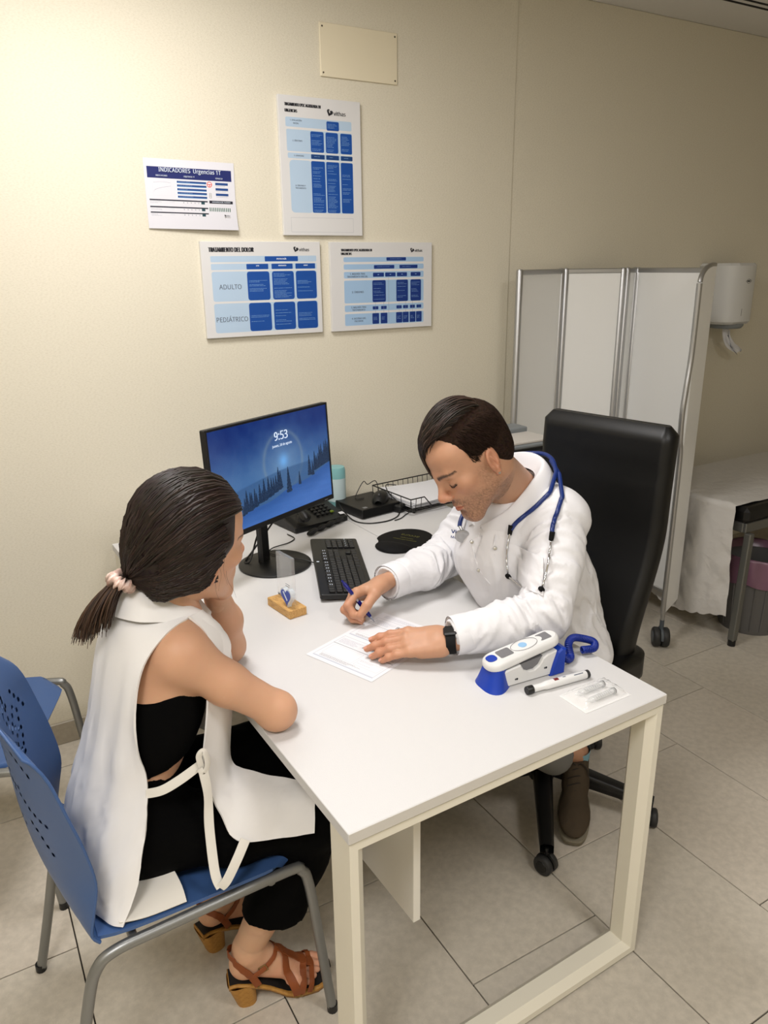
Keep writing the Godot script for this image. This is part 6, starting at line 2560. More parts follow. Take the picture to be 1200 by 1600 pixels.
func build_woman() -> void:
	var base := Color(0.61, 0.345, 0.215)
	var o := thing("person", "woman with a dark ponytail in a white sleeveless vest, resting her cheek on her hand", "person", v(-0.22, 0.0, -0.50))
	var ho := v(-0.091, 1.121, -0.469)
	var hu := v(0.145, 0.982, 0.123).normalized()
	var hf := v(0.943, -0.100, -0.318)
	hf = (hf - hu * hf.dot(hu)).normalized()
	var hl := hu.cross(hf)
	var ht := tf(Basis(hl * 1.06, hu * 1.06, hf * 1.06), ho)
	var neck := v(-0.150, 0.985, -0.503)
	var sk := skin_start()
	head_skin(sk, ht, false, ht.affine_inverse() * neck, base, 21)
	# trunk, shoulders and arms
	var f := Field.new(v(-0.36, 0.62, -0.80), v(0.10, 1.08, -0.26), 0.0068)
	var fw := v(0.92, -0.30, 0).normalized()
	f.cap(v(-0.240, 0.68, -0.500), v(-0.195, 0.80, -0.503), 0.122, 0.132, 0.04, 0.72, fw)
	f.cap(v(-0.195, 0.80, -0.503), v(-0.165, 0.905, -0.510), 0.132, 0.128, 0.04, 0.70, fw)
	f.cap(v(-0.155, 0.928, -0.405), v(-0.135, 0.928, -0.625), 0.050, 0.050, 0.05)
	f.cap(v(-0.155, 0.950, -0.505), ht * v(0, -0.08, -0.035), 0.052, 0.047, 0.04)
	f.cap(v(-0.155, 0.972, -0.470), v(-0.155, 0.945, -0.390), 0.038, 0.042, 0.03)
	# her right arm: upper arm to the elbow on the desk, forearm along the edge
	f.cap(v(-0.150, 0.938, -0.386), v(-0.075, 0.862, -0.366), 0.048, 0.041, 0.03)
	f.cap(v(-0.075, 0.862, -0.366), v(0.018, 0.784, -0.346), 0.041, 0.035, 0.02)
	f.ell(v(0.022, 0.779, -0.344), v(0.034, 0.035, 0.034), 0.02)
	f.cap(v(0.014, 0.779, -0.350), v(-0.012, 0.776, -0.46), 0.035, 0.034, 0.02)
	f.cap(v(-0.012, 0.776, -0.46), v(-0.030, 0.775, -0.56), 0.034, 0.026, 0.02)
	f.cap(v(-0.19, 0.90, -0.425), v(-0.21, 0.84, -0.430), 0.045, 0.04, 0.03)
	# her left arm: elbow on the desk, forearm up to the cheek
	f.cap(v(-0.130, 0.925, -0.640), v(0.020, 0.785, -0.665), 0.050, 0.038, 0.03)
	f.ell(v(0.026, 0.780, -0.660), v(0.035, 0.037, 0.035), 0.02)
	f.cap(v(0.024, 0.785, -0.660), v(0.012, 0.868, -0.628), 0.037, 0.038, 0.02)
	f.cap(v(0.012, 0.868, -0.628), v(-0.020, 0.968, -0.580), 0.038, 0.027, 0.02)
	var fn := FastNoiseLite.new()
	fn.seed = 8
	fn.frequency = 14.0
	f.mesh(sk, Transform3D(), func(p: Vector3) -> Color: return base * (1.0 + 0.05 * fn.get_noise_3dv(p)))
	# hand on the cheek
	var hx := v(-0.28, 0.94, 0.06).normalized()
	var hy := v(-0.25, 0.10, -0.95)
	hy = (hy - hx * hy.dot(hx)).normalized()
	var lh := tf(Basis(hx, hy, hx.cross(hy)) * 0.93, v(-0.022, 0.972, -0.582))
	var tips := hand_skin(sk, lh, [[0.35, 0.45, 0.3], [0.4, 0.5, 0.3], [0.55, 0.6, 0.35], [0.7, 0.6, 0.35]], [v(0.048, -0.018, 0.046), v(0.072, -0.026, 0.058), v(0.094, -0.030, 0.062)], [0.05, 0.0, -0.04, -0.09], [[v(0.012, 0, 0), 0.026], [v(-0.04, 0.0, 0.0), 0.027]], base, 1.0)
	var rx := v(-0.12, 0.05, -0.99).normalized()
	var ry := v(-0.3, 0.92, 0.08)
	ry = (ry - rx * ry.dot(rx)).normalized()
	hand_skin(sk, tf(Basis(rx, ry, rx.cross(ry)) * 0.93, v(-0.030, 0.776, -0.575)), [[0.4, 0.6, 0.4], [0.4, 0.6, 0.4], [0.4, 0.7, 0.4], [0.5, 0.7, 0.4]], [v(0.040, -0.022, -0.040), v(0.062, -0.030, -0.046), v(0.082, -0.034, -0.044)], [0.05, 0, -0.04, -0.09], [[v(0.012, 0, 0), 0.026], [v(-0.03, 0, 0), 0.027]], base, -1.0)
	# lower legs and feet
	var rd := v(0.958, 0, 0.225).normalized()
	var rt := tf(Basis(rd, Vector3.UP, rd.cross(Vector3.UP)), v(-0.082, 0.0, -0.409))
	var inv := rt.affine_inverse()
	var right_foot := foot_skin(sk, rt, v(0.016, 0.152, 0), inv * v(-0.010, 0.30, -0.372), base * 1.06, -1.0)
	var ld := v(0.975, 0, -0.19).normalized()
	var lt := tf(Basis(ld, Vector3.UP, ld.cross(Vector3.UP)), v(-0.100, 0.0, -0.590))
	var left_foot := foot_skin(sk, lt, v(0.016, 0.152, 0), lt.affine_inverse() * v(-0.035, 0.30, -0.595), base * 1.06, 1.0)
	var g := Field.new(v(-0.14, 0.14, -0.68), v(0.16, 0.46, -0.26), 0.0075)
	g.cap(rt * v(0.016, 0.152, 0), v(-0.002, 0.31, -0.372), 0.034, 0.046, 0.02)
	g.cap(v(-0.002, 0.31, -0.372), v(0.050, 0.43, -0.358), 0.046, 0.048, 0.02)
	g.cap(lt * v(0.016, 0.152, 0), v(-0.030, 0.31, -0.595), 0.034, 0.048, 0.02)
	g.cap(v(-0.030, 0.31, -0.595), v(0.060, 0.43, -0.590), 0.048, 0.052, 0.02)
	g.mesh(sk, Transform3D(), plain_color(base * 1.04))
	var body := part(o, "body", skin_mesh(sk), M.skin, true)
	nails(body, tips)
	lashes(o, ht)
	for q in [[rt, -1.0, right_foot], [lt, 1.0, left_foot]]:
		var s := Node3D.new()
		s.name = "sandal"
		o.add_child(s, true)
		s.position = -o.position
		sandal(s, q[0], q[1], q[2])
	# black cropped top
	f = Field.new(v(-0.36, 0.66, -0.72), v(0.02, 0.90, -0.30), 0.0075)
	f.cap(v(-0.238, 0.685, -0.500), v(-0.195, 0.80, -0.503), 0.128, 0.138, 0.04, 0.72, fw)
	f.cap(v(-0.195, 0.80, -0.503), v(-0.172, 0.885, -0.508), 0.138, 0.137, 0.04, 0.71, fw)
	f.plane(v(-0.19, 0.872, -0.40), v(-0.18, 0.95, 0.25).normalized(), 0.006)
	f.plane(v(-0.22, 0.700, -0.40), v(0.15, -0.98, 0).normalized(), 0.006)
	sk = skin_start()
	f.mesh(sk, Transform3D(), plain_color(Color.WHITE))
	part(o, "black_top", skin_mesh(sk), M.black_knit, true)
	# black wide trousers
	f = Field.new(v(-0.44, 0.24, -0.72), v(0.22, 0.72, -0.20), 0.0085)
	f.cap(v(-0.268, 0.550, -0.455), v(-0.268, 0.550, -0.555), 0.096, 0.096, 0.05)
	f.cap(v(-0.252, 0.60, -0.500), v(-0.240, 0.672, -0.500), 0.125, 0.122, 0.05, 0.74, fw)
	f.cap(v(-0.260, 0.535, -0.430), v(-0.08, 0.520, -0.378), 0.082, 0.074, 0.04)
	f.cap(v(-0.08, 0.520, -0.378), v(0.078, 0.500, -0.345), 0.074, 0.064, 0.04)
	f.cap(v(0.078, 0.498, -0.345), v(0.055, 0.400, -0.362), 0.066, 0.064, 0.04)
	f.cap(v(0.050, 0.400, -0.362), v(-0.040, 0.170, -0.388), 0.064, 0.076, 0.03)
	f.cap(v(-0.260, 0.535, -0.575), v(0.105, 0.525, -0.585), 0.082, 0.075, 0.04)
	f.cap(v(0.105, 0.515, -0.585), v(0.0, 0.20, -0.600), 0.070, 0.070, 0.03)
	f.plane(v(0.02, 0.248, -0.37), v(-0.12, -0.98, 0.05).normalized(), 0.006)
	fn.frequency = 9.0
	f.rough(fn, 0.006, Basis.from_scale(v(1.0, 0.6, 1.6)))
	sk = skin_start()
	f.mesh(sk, Transform3D(), plain_color(Color.WHITE))
	part(o, "trousers", skin_mesh(sk), M.black_knit, true)
	woman_vest(o)
	woman_hair(o, ht)

func cross_rows(levels: Array, n: int, per: int) -> Array:
	# levels of control points -> smooth rows, then smooth between the rows
	var rows := []
	for l in levels:
		rows.append(curve(l, n))
	var out := []
	for j in rows[0].size():
		var col := []
		for r in rows:
			col.append(r[j])
		out.append(curve(col, per))
	return out

func woman_vest(o: Node3D) -> void:
	# back: hangs from the shoulders to the chair
	var lv := []
	for e in [
		[v(-0.128, 1.004, -0.402), v(-0.175, 1.020, -0.452), v(-0.205, 1.034, -0.503)],
		[v(-0.178, 0.994, -0.376), v(-0.232, 1.002, -0.430), v(-0.252, 1.004, -0.505)],
		[v(-0.226, 0.945, -0.368), v(-0.262, 0.955, -0.430), v(-0.278, 0.955, -0.505)],
		[v(-0.250, 0.870, -0.362), v(-0.288, 0.870, -0.425), v(-0.303, 0.865, -0.500)],
		[v(-0.257, 0.780, -0.355), v(-0.310, 0.772, -0.415), v(-0.330, 0.765, -0.495)],
		[v(-0.254, 0.704, -0.346), v(-0.328, 0.690, -0.396), v(-0.360, 0.682, -0.485)],
		[v(-0.268, 0.624, -0.326), v(-0.346, 0.612, -0.370), v(-0.388, 0.602, -0.470)],
		[v(-0.300, 0.530, -0.304), v(-0.360, 0.520, -0.342), v(-0.402, 0.515, -0.450)],
		[v(-0.336, 0.462, -0.288), v(-0.362, 0.464, -0.318), v(-0.398, 0.464, -0.440)]]:
		var l: Array = e.duplicate()
		for k in [1, 0]:
			l.append(v(e[k].x + 0.006, e[k].y - 0.006, -1.008 - e[k].z))
		lv.append(l)
	var rows := cross_rows(lv, 7, 6)
	var fn := FastNoiseLite.new()
	fn.seed = 12
	fn.frequency = 9.0
	for j in rows.size():
		for i in rows[j].size():
			var p: Vector3 = rows[j][i]
			var q: float = i / float(rows[j].size() - 1)
			p += v(-1, 0, 0.3) * 0.016 * smoothstep(0.12, 0.6, q) * smoothstep(1.0, 0.9, q) * fn.get_noise_3d(j * 0.02, p.y * 0.25, p.z * 1.9)
			rows[j][i] = p
	var st := new_st()
	grid(st, rows, false, 0.0045)
	part(o, "vest_back", st, M.vest, true)
	# fronts: right one falls over the lap
	var front := [
		[v(-0.128, 1.006, -0.402), v(-0.10, 1.000, -0.425), v(-0.088, 0.988, -0.448)],
		[v(-0.100, 0.965, -0.392), v(-0.068, 0.955, -0.418), v(-0.050, 0.935, -0.452)],
		[v(-0.103, 0.900, -0.378), v(-0.058, 0.885, -0.410), v(-0.036, 0.868, -0.452)],
		[v(-0.119, 0.832, -0.366), v(-0.070, 0.815, -0.398), v(-0.040, 0.800, -0.450)],
		[v(-0.138, 0.705, -0.360), v(-0.090, 0.695, -0.395), v(-0.054, 0.685, -0.450)],
		[v(-0.137, 0.650, -0.352), v(-0.092, 0.638, -0.385), v(-0.058, 0.632, -0.440)],
		[v(-0.122, 0.602, -0.322), v(-0.080, 0.613, -0.358), v(-0.045, 0.622, -0.415)],
		[v(-0.104, 0.556, -0.288), v(-0.050, 0.600, -0.325), v(-0.014, 0.614, -0.385)],
		[v(-0.030, 0.543, -0.268), v(0.005, 0.590, -0.305), v(0.030, 0.602, -0.360)],
		[v(0.046, 0.536, -0.250), v(0.066, 0.578, -0.285), v(0.084, 0.588, -0.335)]]
	rows = cross_rows(front, 6, 6)
	for j in rows.size():
		for i in rows[j].size():
			var p: Vector3 = rows[j][i]
			rows[j][i] = p + v(0.5, 0.6, 0.6) * 0.006 * fn.get_noise_3d(p.x * 1.5, p.y * 0.5, p.z * 2.0 + 3.0)
	st = new_st()
	grid(st, rows, false, 0.004)
	part(o, "vest_front", st, M.vest, true)
	var left := []
	for l in front.slice(0, 7):
		var m := []
		for p in l:
			m.append(v(p.x + 0.01, p.y - 0.01, -1.008 - p.z))
		left.append(m)
	st = new_st()
	grid(st, cross_rows(left, 6, 5), false, 0.004)
	part(o, "vest_front", st, M.vest, true)
	# collar turned over at the neck
	var cl := [
		[v(-0.058, 0.920, -0.468), v(-0.048, 0.932, -0.450), v(-0.044, 0.912, -0.424), v(-0.056, 0.884, -0.406)],
		[v(-0.094, 0.972, -0.452), v(-0.086, 0.988, -0.434), v(-0.086, 0.976, -0.414), v(-0.100, 0.954, -0.400)],
		[v(-0.140, 1.006, -0.452), v(-0.140, 1.028, -0.434), v(-0.146, 1.018, -0.416), v(-0.158, 0.998, -0.404)],
		[v(-0.186, 1.022, -0.460), v(-0.194, 1.056, -0.446), v(-0.206, 1.048, -0.430), v(-0.224, 1.014, -0.416)],
		[v(-0.208, 1.028, -0.505), v(-0.220, 1.066, -0.505), v(-0.238, 1.056, -0.505), v(-0.262, 1.012, -0.505)]]
	for k in [3, 2, 1, 0]:
		var m := []
		for p in cl[k]:
			m.append(v(p.x + 0.008, p.y - 0.004, -1.008 - p.z))
		cl.append(m)
	st = new_st()
	grid(st, cross_rows(cl, 5, 6), false, 0.003)
	part(o, "vest_collar", st, M.vest, true)
	# side tie: strap, knot and loose ends
	st = new_st()
	band(st, [v(-0.255, 0.690, -0.346), v(-0.225, 0.688, -0.343), v(-0.190, 0.700, -0.340), v(-0.150, 0.714, -0.344)], 0.019, 0.0016, [v(-0.3, 0.2, 1), v(-0.2, 0.3, 1), v(0, 0.5, 1), v(0, 0.3, 1)])
	part(o, "tie_strap", st, M.vest_tie, true)
	st = new_st()
	band(st, [v(-0.146, 0.708, -0.340), v(-0.150, 0.740, -0.338), v(-0.140, 0.748, -0.336), v(-0.136, 0.720, -0.334), v(-0.145, 0.702, -0.334), v(-0.152, 0.714, -0.336)], 0.012, 0.003, [v(0, 0, 1), v(0, 0.3, 1), v(0.5, 0.5, 1), v(0.5, 0, 1), v(0, -0.3, 1), v(0, 0, 1)])
	part(o, "tie_knot", st, M.vest_tie, true)
	st = new_st()
	band(st, [v(-0.145, 0.706, -0.334), v(-0.143, 0.655, -0.326), v(-0.150, 0.590, -0.312), v(-0.157, 0.515, -0.276), v(-0.152, 0.487, -0.262)], 0.019, 0.0016, [v(-0.1, 0, 1), v(0.3, 0, 1), v(-0.3, 0.1, 1), v(-0.1, 0.3, 1), v(0, 0.5, 1)])
	part(o, "tie_end", st, M.vest_tie, true)
	st = new_st()
	band(st, [v(-0.153, 0.486, -0.262), v(-0.140, 0.500, -0.258), v(-0.115, 0.536, -0.262), v(-0.092, 0.566, -0.272)], 0.020, 0.0016, [v(0, 0.3, 1), v(0, 0.5, 1), v(0, 0.7, 1), v(0, 0.8, 0.8)])
	part(o, "tie_end", st, M.vest_tie, true)
	# hem of the lining spread on the seat
	st = new_st()
	var hem := [[v(-0.340, 0.470, -0.292), v(-0.345, 0.478, -0.34), v(-0.36, 0.482, -0.42)], [v(-0.290, 0.462, -0.288), v(-0.29, 0.475, -0.335), v(-0.30, 0.484, -0.42)], [v(-0.215, 0.464, -0.284), v(-0.215, 0.480, -0.312), v(-0.22, 0.49, -0.36)]]
	grid(st, cross_rows(hem, 4, 5), false, 0.002)
	part(o, "vest_lining", st, M.vest_tie, true)

func outside(f: Field, p: Vector3, n: Vector3, gap: float) -> Vector3:
	# moves p along n until it clears the field's surface by gap
	for k in 24:
		var g := (p - f.o) / f.c
		var i := Vector3i(roundi(g.x), roundi(g.y), roundi(g.z))
		if i.x < 0 or i.y < 0 or i.z < 0 or i.x >= f.nx or i.y >= f.ny or i.z >= f.nz:
			return p
		if f.f[(i.z * f.ny + i.y) * f.nx + i.x] > gap:
			return p
		p += n * 0.0015
	return p

func woman_hair(o: Node3D, ht: Transform3D) -> void:
	var dark := Color(0.020, 0.0125, 0.0095)
	# mass of hair over the skull, drawn back to the nape
	var f := Field.new(v(-0.115, -0.13, -0.155), v(0.115, 0.165, 0.125), 0.0042)
	f.ell(v(0, 0.046, -0.020), v(0.0805, 0.093, 0.104), 0.02)
	f.ell(v(0, 0.000, -0.060), v(0.070, 0.072, 0.060), 0.03)
	f.cap(v(0, -0.01, -0.085), v(0.012, -0.044, -0.106), 0.040, 0.012, 0.03)
	for s in [-1.0, 1.0]:
		f.cap(v(s * 0.064, 0.030, 0.020), v(s * 0.060, -0.028, -0.030), 0.018, 0.022, 0.02)
		f.cap(v(s * 0.060, -0.028, -0.030), v(s * 0.036, -0.045, -0.078), 0.022, 0.028, 0.02)
	f.plane(v(0, 0.0, 0.024), v(0, -0.55, 0.835).normalized(), 0.010)
	f.cap(v(-0.05, -0.115, -0.02), v(0.05, -0.115, -0.02), 0.050, 0.050, 0.012, 1.0, Vector3.UP, true)
	var fn := FastNoiseLite.new()
	fn.seed = 3
	fn.frequency = 70.0
	var sk := skin_start()
	f.mesh(sk, ht, func(p: Vector3) -> Color: return dark * (1.0 + 0.5 * fn.get_noise_3d(p.x * 1.4, p.y, p.z * 0.3)))
	var hair := part(o, "hair", skin_mesh(sk), M.hair, true)
	# locks combed back to the tie
	var r := RandomNumberGenerator.new()
	r.seed = 17
	var st := new_st()
	var tie := v(0.014, -0.046, -0.118)
	for k in 2100:
		var a := r.randf_range(-1.75, 1.75)          # from ear over the crown to the other ear
		var front := r.randf_range(0.0, 1.0)
		var d := v(sin(a), cos(a) * 0.92 + 0.12, lerpf(0.62, -0.45, front * front))
		if k % 3 == 0 and absf(a) < 1.0:
			# rooted right at the hairline
			var lo := -1.5
			var hi := 1.6
			for i in 12:
				d.z = (lo + hi) * 0.5
				if scalp_point(d, 0.004, false).dot(v(0, -0.55, 0.835)) > 0.0225:
					hi = d.z
				else:
					lo = d.z
			d.z = lo
		elif absf(a) > 1.1:
			d.z = lerpf(0.42, -0.6, front)
		if scalp_point(d, 0.0, false).dot(v(0, -0.55, 0.835)) > 0.024:
			continue
		var pts := []
		var end := (tie - v(0, 0.045, -0.015)).normalized()
		var start := d.normalized()
		var lift := r.randf_range(0.004, 0.0125)
		var wob := r.randf_range(-0.05, 0.05)
		for j in 9:
			var q := j / 8.0
			# combed back over the crown first, then down to the tie
			var via := v(sin(a) * 0.95, cos(a) * 0.62 + 0.12, -0.55)
			var u := (start * (1.0 - q) * (1.0 - q) + via * 2.6 * q * (1.0 - q) + end * q * q).normalized()
			u = (u + v(wob * sin(q * PI), -0.10 * sin(q * PI) * absf(sin(a)), 0)).normalized()
			var p := scalp_point(u, lift * (1.0 - 0.2 * q) + 0.012 * sin(q * PI) * (0.5 + 0.3 * absf(sin(a))), false)
			if j == 8:
				p = tie + v(r.randf_range(-0.01, 0.01), r.randf_range(-0.01, 0.01), r.randf_range(-0.005, 0.005))
			elif j == 7:
				p = p.lerp(tie, 0.4)
			else:
				p = outside(f, p, u, lift * 0.2 - 0.0012)
			pts.append(ht * p)
		var tone := r.randf()
		strand(st, pts, r.randf_range(0.0014, 0.0032), 0.0012, dark * lerpf(0.6, 1.9, tone * tone), 4)
	for k in 320:
		# back of the head, straight down to the tie
		var s0 := v(r.randf_range(-0.65, 0.65), r.randf_range(-0.2, 0.8), -0.85).normalized()
		var e0 := (tie - v(0, 0.045, -0.015)).normalized()
		var gap := r.randf_range(0.0002, 0.0026)
		var pts := []
		for j in 7:
			var q := j / 6.0
			var u := s0.slerp(e0, q)
			pts.append(ht * (outside(f, scalp_point(u, 0.004, false), u, gap) if j < 6 else tie + v(r.randf_range(-0.012, 0.012), r.randf_range(-0.012, 0.012), 0)))
		var tone := r.randf()
		strand(st, pts, r.randf_range(0.0014, 0.0030), 0.0012, dark * lerpf(0.6, 1.8, tone * tone), 4)
	for k in 900:
		# lower rows: from the ear and the nape, drawn back
		var sx := -1.0 if r.randf() < 0.6 else 1.0
		var a := v(sx * r.randf_range(0.066, 0.076), r.randf_range(-0.040, 0.040), r.randf_range(-0.045, 0.008))
		if r.randf() < 0.25:
			a = v(sx * r.randf_range(0.0, 0.06), -0.052 + r.randf_range(0, 0.012), -0.060)
		var bulge := r.randf_range(0.012, 0.020)
		var pts := []
		for j in 8:
			var q := j / 7.0
			var p := a.lerp(tie, q)
			var n := v(p.x * 1.2, (p.y + 0.01) * 0.5, p.z + 0.03).normalized()
			p += n * bulge * 0.5 * sin(PI * (0.12 + 0.82 * q)) + v(sx * 0.010 * sin(PI * q), -0.006 * sin(PI * q), 0)
			if j < 7:
				p = outside(f, p, n, bulge * 0.12 - 0.0012)
			pts.append(ht * p)
		var tone := r.randf()
		strand(st, pts, r.randf_range(0.0014, 0.0030), 0.0012, dark * lerpf(0.6, 1.8, tone * tone), 4)
	# loose wisps at the temple
	for k in 5:
		var s := ht * v(-0.068 + r.randf_range(-0.004, 0.006), r.randf_range(-0.03, 0.01), r.randf_range(0.0, 0.035))
		var pts := [s]
		var dir := v(r.randf_range(-0.1, 0.25), -1, r.randf_range(-0.05, 0.2))
		for j in 5:
			pts.append(s + dir * 0.012 * (j + 1) + v(0.003 * sin(j * 1.1 + k), 0, 0.003 * cos(j + k)))
		strand(st, pts, 0.00028, 0.00015, dark * 2.0, 3)
	part(hair, "locks", st, M.hair, true)
	# ponytail
	st = new_st()
	var w_tie := ht * (tie + v(0, -0.004, -0.010))
	for k in 420:
		var q := sqrt(r.randf())
		var an := r.randf_range(0, TAU)
		var off := v(cos(an), 0, sin(an)) * q
		var l := r.randf_range(0.86, 1.08) * (1.0 - 0.12 * q)
		var end := v(-0.292, 0.985, -0.455) + v(off.x * 0.030, off.z * 0.020, off.z * 0.030) + v(-off.x * 0.0, 0.01 * off.x, 0)
		var mid := w_tie.lerp(end, 0.45) + v(-0.022, 0.020, 0) + off * 0.022
		var a0 := w_tie + v(off.x * 0.012, off.z * 0.010, off.x * 0.010)
		var pts := []
		var fly := v(r.randf_range(-0.02, 0.006), r.randf_range(-0.012, 0.006), r.randf_range(-0.012, 0.012))
		for j in 8:
			var t := j / 7.0 * l
			pts.append(a0 * (1.0 - t) * (1.0 - t) + mid * 2.0 * t * (1.0 - t) + end * t * t + fly * t * t)
		var tone := r.randf()
		strand(st, pts, r.randf_range(0.0012, 0.0026), 0.0005, Color(0.030, 0.018, 0.012).lerp(Color(0.095, 0.052, 0.028), tone * tone), 4)
	part(hair, "ponytail", st, M.hair, true)
	# ruffled scrunchie
	st = new_st()
	var ax := (v(-0.292, 1.0, -0.455) - w_tie).normalized()
	var b := basis_from(ax, Vector3.UP)
	var rows := []
	for k in 57:
		var a := TAU * k / 56.0
		var line := []
		var rr := 0.0185 + 0.0030 * sin(a * 9.0)
		var rim := 0.0085 + 0.0028 * sin(a * 13.0 + 1.0)
		for j in 10:
			var e := TAU * j / 10.0
			line.append(w_tie + b * v(cos(e) * rim * 1.25 + 0.003 * sin(a * 11.0), cos(a) * (rr + sin(e) * rim), sin(a) * (rr + sin(e) * rim)))
		rows.append(line)
	for i in rows.size() - 1:
		for j in 10:
			var k2 := (j + 1) % 10
			var c: Vector3 = (rows[i][0] + rows[i][5] + rows[i + 1][0] + rows[i + 1][5]) * 0.25
			st.set_color(Color(0.56, 0.36, 0.29).lerp(Color(0.80, 0.62, 0.54), 0.5 + 0.5 * sin(i * 2.3 + j)))
			tri3(st, rows[i][j], rows[i][k2], rows[i + 1][k2], (rows[i][j] - c).normalized(), (rows[i][k2] - c).normalized(), (rows[i + 1][k2] - c).normalized())
			tri3(st, rows[i][j], rows[i + 1][k2], rows[i + 1][j], (rows[i][j] - c).normalized(), (rows[i + 1][k2] - c).normalized(), (rows[i + 1][j] - c).normalized())
	part(o, "scrunchie", st, M.scrunchie, true)

# ---------------------------------------------------------------- the doctor
func reach(f: Field, p: Vector3, d: Vector3, far := 0.5) -> Vector3:
	# first point of the surface met from p along d
	d = d.normalized()
	var t := 0.0
	while t < far:
		var g := (p + d * t - f.o) / f.c
		var i := Vector3i(roundi(g.x), roundi(g.y), roundi(g.z))
		if i.x >= 0 and i.y >= 0 and i.z >= 0 and i.x < f.nx and i.y < f.ny and i.z < f.nz:
			if f.f[(i.z * f.ny + i.y) * f.nx + i.x] < 0.0005:
				return p + d * t
		t += 0.0015
	return p + d * far * 0.5

func shoe(o: Node3D, t: Transform3D) -> void:
	# low suede lace-up shoe: x to the toe, y up, origin under the heel
	var f := Field.new(v(-0.05, 0.0, -0.065), v(0.30, 0.125, 0.065), 0.0042)
	f.cap(v(0.012, 0.052, 0), v(0.10, 0.050, 0), 0.038, 0.037, 0.02)
	f.cap(v(0.10, 0.048, 0), v(0.195, 0.040, 0), 0.038, 0.037, 0.02)
	f.ell(v(0.205, 0.036, 0), v(0.072, 0.027, 0.046), 0.02)
	f.cap(v(0.0, 0.085, 0), v(0.075, 0.080, 0), 0.034, 0.033, 0.02)
	f.cap(v(0.075, 0.082, 0), v(0.155, 0.056, 0), 0.026, 0.024, 0.02)
	f.ell(v(0.030, 0.125, 0), v(0.044, 0.036, 0.026), 0.006, Basis(), true)
	f.plane(v(0, 0.016, 0), v(0, -1, 0), 0.003)
	var fn := FastNoiseLite.new()
	fn.seed = 6
	fn.frequency = 30.0
	f.rough(fn, 0.0015, Basis())
	var sk := skin_start()
	f.mesh(sk, Transform3D(), plain_color(Color.WHITE))
	part(o, "upper", skin_mesh(sk), M.suede).transform = t
	var st := new_st()
	var poly := PackedVector2Array()
	for k in 40:
		var a := TAU * k / 40.0
		var x := 0.122 + cos(a) * 0.160
		var hw := 0.040 + 0.012 * smoothstep(0.08, 0.20, x) - 0.005 * exp(-pow((x - 0.09) / 0.04, 2.0))
		poly.append(Vector2(x, sign(sin(a)) * pow(absf(sin(a)), 0.55) * hw))
	extrude(st, tf(Basis(v(1, 0, 0), v(0, 0, -1), v(0, 1, 0)), Vector3.ZERO), poly, 0.020, 0.003, true)
	part(o, "sole", st, M.sole_cream).transform = t
	for k in 4:
		st = new_st()
		var x := 0.085 + 0.020 * k
		var y := 0.1085 - 0.0085 * k
		tube(st, curve([v(x, y - 0.012, -0.024), v(x + 0.004, y, -0.010), v(x + 0.010, y + 0.001, 0.006), v(x + 0.012, y - 0.011, 0.024)], 4), 0.0019, 6)
		part(o, "lace", st, M.lace).transform = t
	for s in [-1.0, 1.0]:
		st = new_st()
		tube(st, curve([v(0.085, 0.110, 0), v(0.080, 0.120, s * 0.014), v(0.088, 0.108, s * 0.030), v(0.104, 0.094, s * 0.036)], 5), 0.0018, 6)
		part(o, "lace", st, M.lace).transform = t

